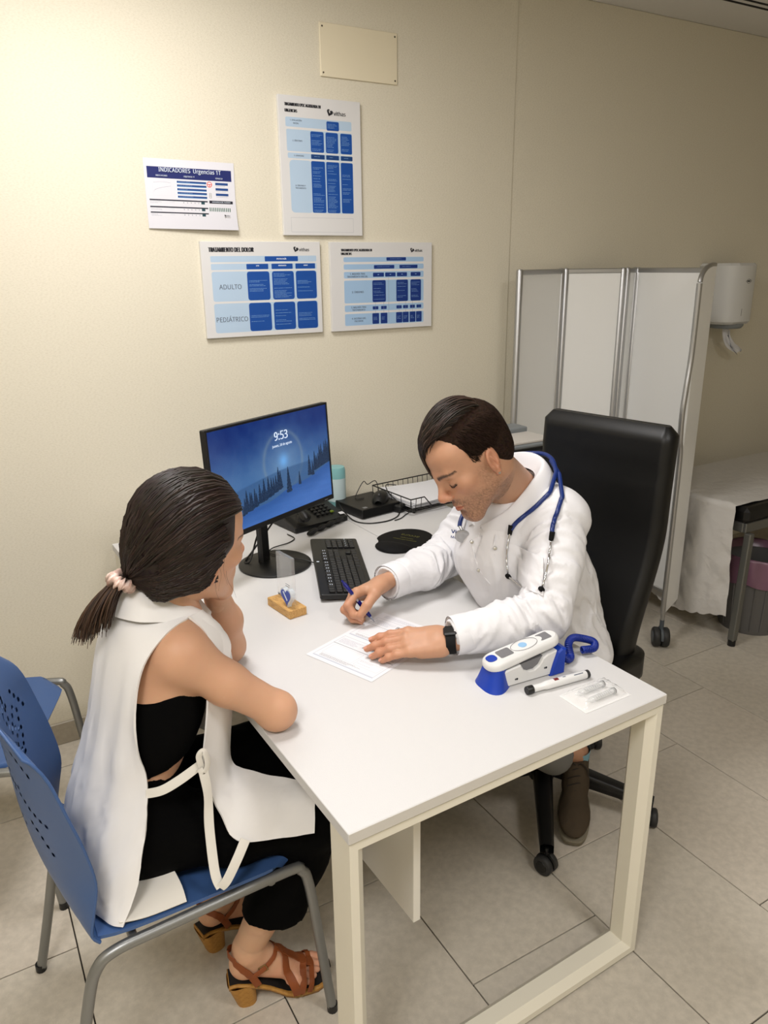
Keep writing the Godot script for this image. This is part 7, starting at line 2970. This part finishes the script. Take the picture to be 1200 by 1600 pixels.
func build_man() -> void:
	var base := Color(0.500, 0.270, 0.165)
	var o := thing("person", "man in a white coat writing with a blue pen", "person", v(0.98, 0.0, -0.60))
	var ho := v(0.647, 1.180, -0.550)
	var hu := v(-0.533, 0.820, -0.209).normalized()
	var hf := v(-0.833, -0.551, -0.038)
	hf = (hf - hu * hf.dot(hu)).normalized()
	var hl := hu.cross(hf)
	var ht := tf(Basis(hl * 1.06, hu * 1.06, hf * 1.06), ho)
	var sk := skin_start()
	head_skin(sk, ht, true, ht.affine_inverse() * v(0.800, 1.068, -0.580), base, 5)
	var f := Field.new(v(0.68, 0.94, -0.70), v(0.92, 1.20, -0.46), 0.006)
	f.cap(ht * v(0, -0.055, -0.030), v(0.825, 1.050, -0.585), 0.057, 0.066, 0.03)
	f.mesh(sk, Transform3D(), plain_color(base))
	# hands
	var x := v(-0.95, -0.22, -0.06).normalized()
	var y := v(-0.30, 0.72, -0.62)
	y = (y - x * y.dot(x)).normalized()
	var rh := tf(Basis(x, y, x.cross(y)) * 1.04, v(0.482, 0.822, -0.712))
	var tips := hand_skin(sk, rh, [[0.55, 1.15, 0.5], [0.62, 1.25, 0.5], [0.7, 1.3, 0.6], [0.8, 1.3, 0.6]], [v(0.045, -0.020, -0.042), v(0.080, -0.040, -0.046), v(0.104, -0.054, -0.040)], [0.0, 0, 0.0, 0.0], [[v(0.012, 0, 0), 0.029], [v(-0.035, 0.002, 0.002), 0.028]], base, -1.0, 1.08)
	x = v(-0.83, -0.10, -0.55).normalized()
	y = v(-0.05, 0.90, 0.42)
	y = (y - x * y.dot(x)).normalized()
	var lh := tf(Basis(x, y, x.cross(y)) * 1.04, v(0.462, 0.800, -0.388))
	var ltips := hand_skin(sk, lh, [[0.14, 0.10, 0.08], [0.17, 0.16, 0.10], [0.20, 0.22, 0.14], [0.18, 0.22, 0.16]], [v(0.045, -0.018, 0.040), v(0.075, -0.030, 0.050), v(0.102, -0.034, 0.048)], [-0.01, 0, 0.01, 0.02], [[v(0.012, 0, 0), 0.029], [v(-0.035, -0.002, 0.002), 0.028]], base, 1.0, 1.06)
	# bare ankle above the shoe
	var heel := v(1.107, 0.095, -0.568)
	var sd := (v(0.914, 0.0, -0.370) - heel).normalized()
	var sn := (Vector3.UP - sd * sd.y).normalized()
	var sht := tf(Basis(sd, sn, sd.cross(sn)), heel)
	var ankle := sht * v(0.028, 0.105, 0)
	f = Field.new(v(0.80, 0.12, -0.66), v(1.16, 0.36, -0.40), 0.007)
	f.cap(ankle, v(0.90, 0.31, -0.510), 0.036, 0.048, 0.02)
	f.mesh(sk, Transform3D(), plain_color(base))
	# the body inside the clothes
	f = Field.new(v(0.46, 0.16, -0.88), v(1.16, 1.10, -0.30), 0.016)
	f.cap(v(1.03, 0.60, -0.62), v(0.87, 0.94, -0.605), 0.12, 0.13, 0.05, 0.7, v(-0.91, -0.42, 0).normalized())
	f.cap(v(0.86, 0.97, -0.60), v(0.815, 1.06, -0.583), 0.07, 0.055, 0.04)
	for q in [[v(0.862, 1.0, -0.47), v(0.722, 0.818, -0.345), v(0.50, 0.802, -0.386)], [v(0.882, 0.99, -0.75), v(0.752, 0.822, -0.793), v(0.525, 0.820, -0.722)]]:
		f.cap(q[0], q[1], 0.045, 0.040, 0.04)
		f.cap(q[1], q[2], 0.028, 0.020, 0.02)
	f.cap(v(1.02, 0.585, -0.53), v(0.58, 0.555, -0.48), 0.07, 0.05, 0.04)
	f.cap(v(0.58, 0.555, -0.48), v(0.90, 0.30, -0.510), 0.048, 0.044, 0.02)
	f.cap(v(1.02, 0.585, -0.70), v(0.58, 0.555, -0.76), 0.07, 0.05, 0.04)
	f.cap(v(0.58, 0.555, -0.76), v(0.68, 0.20, -0.785), 0.048, 0.036, 0.02)
	f.mesh(sk, Transform3D(), plain_color(base))
	var body := part(o, "body", skin_mesh(sk), M.skin, true)
	nails(body, tips)
	nails(body, ltips)
	lashes(o, ht)
	# sock rim
	var st := new_st()
	tube(st, [sht * v(0.026, 0.088, 0), sht * v(0.024, 0.128, 0)], [0.0385, 0.0395], 20, false)
	part(o, "sock", st, M.sock, true)
	var s := Node3D.new()
	s.name = "shoe"
	o.add_child(s, true)
	s.position = -o.position
	shoe(s, sht)
	s = Node3D.new()
	s.name = "shoe"
	o.add_child(s, true)
	s.position = -o.position
	shoe(s, tf(Basis(v(-0.94, 0, -0.34), Vector3.UP, v(0.34, 0, -0.94)), v(0.72, 0.0, -0.80)))
	# trousers
	f = Field.new(v(0.42, 0.12, -0.90), v(1.20, 0.68, -0.38), 0.010)
	f.cap(v(1.02, 0.60, -0.57), v(1.02, 0.60, -0.67), 0.095, 0.095, 0.05)
	for q in [[-0.53, -0.48], [-0.70, -0.76]]:
		f.cap(v(1.02, 0.585, q[0]), v(0.58, 0.560, q[1]), 0.090, 0.068, 0.04)
	f.cap(v(0.58, 0.555, -0.48), v(0.945, 0.235, -0.505), 0.068, 0.062, 0.03)
	f.cap(v(0.58, 0.555, -0.76), v(0.69, 0.12, -0.79), 0.066, 0.060, 0.03)
	f.plane(v(0.965, 0.215, -0.51), v(0.75, -0.66, 0.0).normalized(), 0.005)
	sk = skin_start()
	f.mesh(sk, Transform3D(), plain_color(Color.WHITE))
	part(o, "trousers", skin_mesh(sk), M.trouser_grey, true)
	man_coat(o)
	man_hair(o, ht)
	# ear stud
	st = new_st()
	var lobe := ht * v(0.0835, -0.037, -0.005)
	lathe(st, tf(basis_from(hu, -hl), lobe), [[0.0, -0.002], [0.0035, -0.002], [0.004, 0.0], [0.0025, 0.002], [0.0, 0.0025]], 10)
	part(o, "ear_stud", st, M.chrome, true)
	# watch at the left wrist
	var wt := lh * tf(Basis(), v(-0.012, 0.0, 0.0))
	st = new_st()
	var rows := []
	for i in 3:
		var line := []
		for k in 28:
			var a := TAU * k / 28.0
			line.append(wt * v(-0.011 + 0.011 * i, cos(a) * 0.0250, sin(a) * 0.0315))
		rows.append(line)
	grid(st, rows, true, 0.003)
	var wb := part(o, "watch_band", st, M.black_soft, true)
	st = new_st()
	box(st, wt * tf(Basis(v(1, 0, 0), 0.25), v(0.0, 0.0265, 0.004)), v(0.030, 0.007, 0.028), 0.003)
	part(wb, "watch_case", st, M.black_plastic)

func man_coat(o: Node3D) -> void:
	var f := Field.new(v(0.44, 0.54, -0.93), v(1.20, 1.15, -0.24), 0.0062)
	var fw := v(-0.91, -0.42, 0).normalized()
	f.cap(v(1.030, 0.60, -0.620), v(0.945, 0.79, -0.610), 0.168, 0.165, 0.05, 0.74, fw)
	f.cap(v(0.945, 0.79, -0.610), v(0.870, 0.945, -0.605), 0.165, 0.168, 0.05, 0.72, fw)
	f.cap(v(0.862, 1.010, -0.470), v(0.885, 1.000, -0.745), 0.072, 0.072, 0.06)
	f.cap(v(0.835, 1.040, -0.575), v(0.862, 1.015, -0.470), 0.060, 0.066, 0.04)
	f.cap(v(0.835, 1.040, -0.600), v(0.880, 1.010, -0.740), 0.060, 0.066, 0.04)
	# the front hangs away from the chest, over the desk edge: broad and rather flat
	f.cap(v(0.790, 0.975, -0.600), v(0.750, 0.865, -0.590), 0.118, 0.118, 0.04, 0.60, v(-0.95, -0.30, 0).normalized())
	f.cap(v(0.750, 0.865, -0.590), v(0.752, 0.805, -0.570), 0.112, 0.085, 0.04, 0.60, v(-0.97, 0.0, 0.2).normalized())
	f.cap(v(0.780, 0.830, -0.520), v(0.850, 0.790, -0.470), 0.060, 0.060, 0.05)
	f.cap(v(0.96, 0.66, -0.480), v(1.020, 0.565, -0.470), 0.060, 0.070, 0.05)
	# left sleeve (near)
	f.cap(v(0.858, 1.005, -0.455), v(0.785, 0.905, -0.385), 0.076, 0.067, 0.03)
	f.cap(v(0.785, 0.905, -0.385), v(0.722, 0.822, -0.343), 0.067, 0.062, 0.02)
	f.cap(v(0.722, 0.818, -0.343), v(0.620, 0.812, -0.358), 0.063, 0.057, 0.02)
	f.cap(v(0.620, 0.812, -0.358), v(0.500, 0.805, -0.386), 0.057, 0.046, 0.02)
	# right sleeve (far)
	f.cap(v(0.882, 0.995, -0.765), v(0.805, 0.870, -0.800), 0.076, 0.066, 0.03)
	f.cap(v(0.805, 0.870, -0.800), v(0.750, 0.825, -0.795), 0.066, 0.062, 0.02)
	f.cap(v(0.750, 0.822, -0.795), v(0.640, 0.815, -0.757), 0.062, 0.055, 0.02)
	f.cap(v(0.640, 0.815, -0.757), v(0.515, 0.818, -0.724), 0.055, 0.048, 0.02)
	# folds: drag lines across the sleeves, hanging folds on front and back
	var fn := FastNoiseLite.new()
	fn.seed = 14
	fn.frequency = 1.0
	fn.fractal_octaves = 2
	f.folds(v(0.85, 1.0, -0.45), v(0.735, 0.835, -0.350), 0.10, fn, 0.0075, 22.0, 5.0, 0.5)
	f.folds(v(0.735, 0.82, -0.345), v(0.61, 0.812, -0.360), 0.085, fn, 0.0105, 26.0, 6.0, -0.5)
	f.folds(v(0.61, 0.812, -0.360), v(0.50, 0.805, -0.386), 0.075, fn, 0.0045, 17.0, 6.0, 0.8)
	fn.seed = 15
	f.folds(v(0.88, 0.99, -0.77), v(0.755, 0.83, -0.800), 0.10, fn, 0.0075, 22.0, 5.0, 0.4)
	f.folds(v(0.755, 0.825, -0.797), v(0.63, 0.815, -0.755), 0.085, fn, 0.0095, 24.0, 6.0, 0.5)
	f.folds(v(0.63, 0.815, -0.755), v(0.52, 0.816, -0.725), 0.075, fn, 0.0040, 17.0, 6.0, -0.6)
	fn.seed = 16
	f.folds(v(0.90, 0.78, -0.45), v(1.03, 0.60, -0.44), 0.16, fn, 0.0085, 7.0, 15.0, 1.2)
	fn.seed = 18
	f.folds(v(0.73, 0.92, -0.60), v(0.76, 0.80, -0.56), 0.13, fn, 0.0055, 5.0, 13.0, 0.9)
	fn.seed = 19
	fn.frequency = 7.0
	f.rough(fn, 0.0040, Basis.from_scale(v(1.0, 0.55, 1.0)) * Basis(v(0, 0, 1), 0.5))
	# sharp front edge where one side of the coat laps over the other
	f.cap(v(0.700, 0.955, -0.572), v(0.668, 0.880, -0.570), 0.004, 0.004, 0.010, 1.0, Vector3.UP, true)
	f.cap(v(0.668, 0.880, -0.570), v(0.690, 0.800, -0.545), 0.004, 0.004, 0.010, 1.0, Vector3.UP, true)
	# hollow cuffs and the neck opening
	f.cap(v(0.425, 0.801, -0.404), v(0.427, 0.801, -0.404), 0.064, 0.064, 0.003, 1.0, Vector3.UP, true)
	f.cap(v(0.445, 0.818, -0.705), v(0.443, 0.818, -0.705), 0.064, 0.064, 0.003, 1.0, Vector3.UP, true)
	f.cap(v(0.745, 1.130, -0.570), v(0.835, 1.045, -0.585), 0.066, 0.066, 0.02, 1.0, Vector3.UP, true)
	f.plane(v(0, 0.545, 0), v(0, -1, 0), 0.004)
	sk_desk_clip(f)
	var sk := skin_start()
	f.mesh(sk, Transform3D(), plain_color(Color.WHITE))
	part(o, "coat", skin_mesh(sk), M.coat, true)
	# cuff hems
	for c in [[v(0.486, 0.8035, -0.3895), v(-0.97, -0.05, -0.22), 0.0470], [v(0.500, 0.8175, -0.7205), v(-0.965, 0.005, 0.235), 0.0490]]:
		var n: Vector3 = c[1].normalized()
		var side := n.cross(Vector3.UP).normalized()
		var up := side.cross(n)
		var st := new_st()
		var rows := []
		for i in 6:
			var line := []
			for k in 40:
				var a := TAU * k / 40.0
				var rr: float = c[2] + 0.0016 * sin(a * 3.0 + c[2] * 900.0) + [-0.003, 0.0012, 0.0012, 0.0, -0.0025, -0.012][i]
				var q: Vector3 = c[0] + n * (0.004 - [0.044, 0.042, 0.020, 0.0, 0.002, 0.03][i]) + (side * cos(a) + up * sin(a)) * rr
				q.y = maxf(q.y, 0.7425)
				line.append(q)
			rows.append(line)
		grid(st, rows, true)
		part(o, "cuff", st, M.coat, true)
	# collar, standing behind the neck and folded over
	var cl := [
		[v(0.712, 0.968, -0.590), v(0.700, 0.985, -0.578), v(0.706, 0.962, -0.552), v(0.722, 0.930, -0.540)],
		[v(0.742, 1.020, -0.530), v(0.735, 1.042, -0.512), v(0.748, 1.024, -0.488), v(0.772, 0.995, -0.470)],
		[v(0.795, 1.082, -0.515), v(0.800, 1.110, -0.496), v(0.818, 1.090, -0.474), v(0.842, 1.060, -0.456)],
		[v(0.846, 1.112, -0.540), v(0.862, 1.146, -0.528), v(0.882, 1.120, -0.512), v(0.895, 1.075, -0.500)],
		[v(0.858, 1.118, -0.595), v(0.878, 1.156, -0.595), v(0.900, 1.128, -0.595), v(0.915, 1.080, -0.595)]]
	for k in [3, 2, 1, 0]:
		var m := []
		for p in cl[k]:
			m.append(v(p.x, p.y - 0.004, -1.19 - p.z))
		cl.append(m)
	var st := new_st()
	grid(st, cross_rows(cl, 6, 6), false, 0.005)
	part(o, "coat_collar", st, M.coat, true)
	# placket and snaps on the chest
	var vd := v(0.598, -0.25, -0.76)
	for p in [v(0.692, 0.936, -0.600), v(0.742, 0.925, -0.565), v(0.698, 0.866, -0.575)]:
		var hit := reach(f, p - vd * 0.25, vd)
		st = new_st()
		lathe(st, tf(basis_from(v(0.76, 0, 0.6), v(-0.5, 0.6, 0.5)) * Basis(v(1, 0, 0), 0.4), hit - vd * 0.001), [[0.0, 0.0035], [0.0045, 0.003], [0.0058, 0.0], [0.0, -0.002]], 14)
		part(o, "snap", st, M.chrome, true)
	for q in [[v(0.705, 0.962, -0.585), v(0.69, 0.93, -0.595), v(0.705, 0.86, -0.575), v(0.745, 0.805, -0.545)], [v(0.735, 0.965, -0.555), v(0.735, 0.92, -0.560), v(0.76, 0.86, -0.545), v(0.79, 0.80, -0.520)]]:
		var pts := []
		for p in curve(q, 6):
			var h := reach(f, p - vd * 0.25, vd) + vd * 0.0012
			if h.distance_to(p) < 0.07:
				pts.append(h)
		if pts.size() < 4:
			continue
		st = new_st()
		tube(st, pts, 0.0022, 6)
		part(o, "placket_seam", st, M.coat, true)
	# breast pocket
	var pk := []
	for i in 9:
		var line := []
		for j in 9:
			var p := v(lerpf(0.755, 0.815, i / 8.0), lerpf(0.945, 0.855, j / 8.0) - 0.02 * (i / 8.0), lerpf(-0.535, -0.47, i / 8.0))
			line.append(reach(f, p - vd * 0.25, vd) - vd * 0.003)
		pk.append(line)
	st = new_st()
	grid(st, pk, false, 0.002)
	part(o, "breast_pocket", st, M.coat, true)
	# embroidered name on the right breast
	st = new_st()
	var lp := reach(f, v(0.705, 0.938, -0.672) - vd * 0.25, vd) - vd * 0.006
	var tb := basis_from(v(0.70, -0.10, 0.70), v(-0.3, 0.9, 0.2))
	text(st, "Vithas", tf(tb, lp), 0.013, 0.8)
	text(st, "Medimar", tf(tb, lp - tb.y * 0.021), 0.009, 0.4)
	part(o, "embroidery", st, M.logo_blue, true)
	build_stethoscope(f, vd)

func sk_desk_clip(f: Field) -> void:
	# cloth that rests on the desk stops at its surface
	var i := 0
	for z in f.nz:
		for y in f.ny:
			var wy := f.o.y + y * f.c
			for x in f.nx:
				var wx := f.o.x + x * f.c
				if wx < 0.826:
					f.f[i] = maxf(f.f[i], 0.7422 - wy)
				i += 1

func build_stethoscope(f: Field, vd: Vector3) -> void:
	var o := thing("stethoscope", "blue stethoscope hanging round the doctor's neck", "stethoscope", v(0.80, 1.0, -0.55))
	var lay := func(q: Array, lift: float) -> Array:
		# the points, settled on the cloth
		var pts := []
		for p in curve(q, 7):
			var h := reach(f, p - vd * 0.3, vd) - vd * lift
			pts.append(h if h.distance_to(p) < 0.17 else p)
		return pts
	# doubled tube over the near side of the collar
	var back := curve([v(0.850, 1.135, -0.68), v(0.905, 1.150, -0.60), v(0.896, 1.150, -0.535), v(0.872, 1.128, -0.488)], 6)
	var st := new_st()
	var a: Array = back + lay.call([v(0.825, 1.090, -0.455), v(0.775, 1.055, -0.455), v(0.735, 1.020, -0.470), v(0.722, 0.995, -0.480)], 0.0065)
	tube(st, a, 0.0058, 10)
	part(o, "tube", st, M.steth_blue, true)
	st = new_st()
	var b: Array = [v(0.893, 1.146, -0.532), v(0.874, 1.122, -0.478)] + lay.call([v(0.850, 1.080, -0.440), v(0.820, 1.045, -0.425), v(0.808, 1.015, -0.425), v(0.806, 0.985, -0.428)], 0.0065)
	tube(st, b, 0.0058, 10)
	part(o, "tube", st, M.steth_blue, true)
	# metal ear tubes hanging down to soft black tips, joined by a bow
	var ends := []
	for e in [[a[-1], v(0.712, 0.950, -0.478), v(0.708, 0.910, -0.472), v(0.712, 0.878, -0.470)], [b[-1], v(0.800, 0.945, -0.430), v(0.792, 0.900, -0.432), v(0.784, 0.862, -0.438)]]:
		var pts: Array = lay.call(e, 0.0095)
		st = new_st()
		tube(st, pts, 0.0027, 8)
		part(o, "ear_tube", st, M.chrome, true)
		st = new_st()
		tube(st, [pts[0] + v(0.002, 0.014, 0), pts[0], pts[2]], [0.0070, 0.0066, 0.0056], 10)
		part(o, "end_sleeve", st, M.black_soft, true)
		st = new_st()
		lathe(st, tf(Basis(v(0, 0, 1), 0.9), pts[-1] - vd * 0.002), [[0.0, -0.008], [0.005, -0.007], [0.0068, 0.0], [0.005, 0.007], [0.0, 0.008]], 14)
		part(o, "ear_tip", st, M.black_soft, true)
		ends.append(pts[-1])
	st = new_st()
	var m: Vector3 = (ends[0] + ends[1]) * 0.5
	tube(st, curve([ends[0] - vd * 0.003, m + v(0.004, -0.018, 0.006) - vd * 0.012, ends[1] - vd * 0.003], 6), 0.0024, 8)
	part(o, "spring_bow", st, M.chrome, true)
	# chest piece at the far side of the collar
	st = new_st()
	tube(st, curve([v(0.850, 1.135, -0.68), v(0.80, 1.085, -0.69), v(0.745, 1.03, -0.68), v(0.700, 0.985, -0.660), v(0.686, 0.965, -0.650)], 6), 0.0062, 10)
	part(o, "tube", st, M.steth_blue, true)
	var cp := reach(f, v(0.690, 0.942, -0.640) - vd * 0.3, vd) - vd * 0.010
	var cb := basis_from(v(0.78, 0.0, 0.62), v(-0.35, 0.45, 0.5)) * Basis(v(1, 0, 0), PI * 0.30)
	st = new_st()
	lathe(st, tf(cb, cp), [[0.0, -0.004], [0.015, -0.004], [0.0205, 0.001], [0.0205, 0.005], [0.018, 0.0065], [0.013, 0.005], [0.006, 0.0055], [0.0, 0.006]], 28)
	part(o, "chest_piece", st, M.alu, true)
	st = new_st()
	tube(st, [v(0.686, 0.967, -0.650), cp + v(0, 0.012, 0)], 0.004, 10)
	part(o, "stem", st, M.chrome, true)

func man_hair(o: Node3D, ht: Transform3D) -> void:
	var dark := Color(0.024, 0.0145, 0.0105)
	# short sides and back
	var f := Field.new(v(-0.10, -0.11, -0.135), v(0.10, 0.155, 0.105), 0.0036)
	f.ell(v(0, 0.046, -0.017), v(0.0785, 0.0915, 0.1000), 0.02)
	f.ell(v(0, 0.000, -0.050), v(0.066, 0.070, 0.060), 0.02)
	f.plane(v(0, -0.020, 0.026), v(0, -0.42, 0.907).normalized(), 0.008)
	f.plane(v(0, -0.062, -0.06), v(0, -0.90, 0.43).normalized(), 0.006)
	for s in [-1.0, 1.0]:
		f.ell(v(s * 0.085, -0.014, -0.008), v(0.022, 0.036, 0.025), 0.006, Basis(), true)
		f.ell(v(s * 0.078, 0.030, 0.062), v(0.034, 0.044, 0.026), 0.012, Basis(), true)
	var fn := FastNoiseLite.new()
	fn.seed = 33
	fn.frequency = 190.0
	f.rough(fn, 0.0013, Basis())
	var sk := skin_start()
	f.mesh(sk, ht, func(p: Vector3) -> Color: return dark * (0.9 + 0.8 * fn.get_noise_3dv(p)))
	var hair := part(o, "hair", skin_mesh(sk), M.short_hair, true)
	var r := RandomNumberGenerator.new()
	r.seed = 51
	# clipped hair over the sides: short fine hairs lying down and back
	var st := new_st()
	for k in 2600:
		var a := r.randf_range(0.0, TAU)
		var s := 1.0 if r.randf() < 0.75 else -1.0
		var d := v(s, r.randf_range(-0.75, 0.75), r.randf_range(-1.25, 0.62))
		var p := scalp_point(d, 0.0015)
		if p.y < -0.052 or (p.y < 0.026 and p.z > -0.034 and p.z < 0.012) or p.y * -0.42 + p.z * 0.907 > 0.036 or (p.z > 0.040 and p.y < 0.058):
			continue
		var n := (p - v(0, 0.045, -0.015)).normalized()
		var h := v(0.05 * sin(a), -0.85, -0.35 + 0.2 * cos(a))
		h = (h - n * h.dot(n)).normalized()
		var l := r.randf_range(0.007, 0.013) * lerpf(0.6, 1.3, smoothstep(-0.03, 0.09, p.y))
		strand(st, [ht * p, ht * (p + h * l * 0.5 + n * 0.0022), ht * (p + h * l + n * 0.0025)], 0.0008, 0.0003, dark * r.randf_range(0.6, 1.8), 3)
	part(hair, "clipped_sides", st, M.short_hair, true)
	# long top, combed forward and across from the crown; the fringe falls over the far temple
	st = new_st()
	for k in 1500:
		var root := v(r.randf_range(-0.066, 0.066), 0, r.randf_range(-0.092, 0.058))
		if r.randf() < 0.30:
			root.z = r.randf_range(-0.02, 0.062)
		var d := v(root.x, 0.082, root.z + 0.015)
		var len := r.randf_range(0.085, 0.150) * (1.0 if root.z < 0.02 else 0.85)
		var heading := v(-0.20 - 0.42 * smoothstep(-0.03, 0.06, root.x) * smoothstep(-0.06, 0.04, root.z) + r.randf_range(-0.16, 0.16), 0, 0.9).normalized()
		var lift0 := r.randf_range(0.001, 0.016)
		var c := v(0, 0.045, -0.015)
		var p := scalp_point(d, 0.002)
		var pts := [ht * p]
		var pos := p
		for j in 10:
			var q := (j + 1) / 10.0
			pos += heading * len / 10.0
			var on := scalp_point(pos - c, 0.004 + lift0 * sin(minf(q * 1.6, 1.0) * PI * 0.5))
			var free := smoothstep(0.062, 0.088, pos.z) * smoothstep(0.25, 0.7, q)
			pos = on.lerp(pos, free)
			var nrm := (pos - c).normalized()
			heading = (heading - nrm * heading.dot(nrm) * (1.0 - free)).normalized()
			if free > 0.05:
				heading = (heading + v(-0.10, -0.42, -0.04) * free).normalized()
			pts.append(ht * pos)
		var tone := r.randf()
		strand(st, pts, r.randf_range(0.0014, 0.0030), 0.0005, dark * lerpf(0.55, 2.4, tone * tone * tone), 4)
	part(hair, "locks", st, M.hair, true)
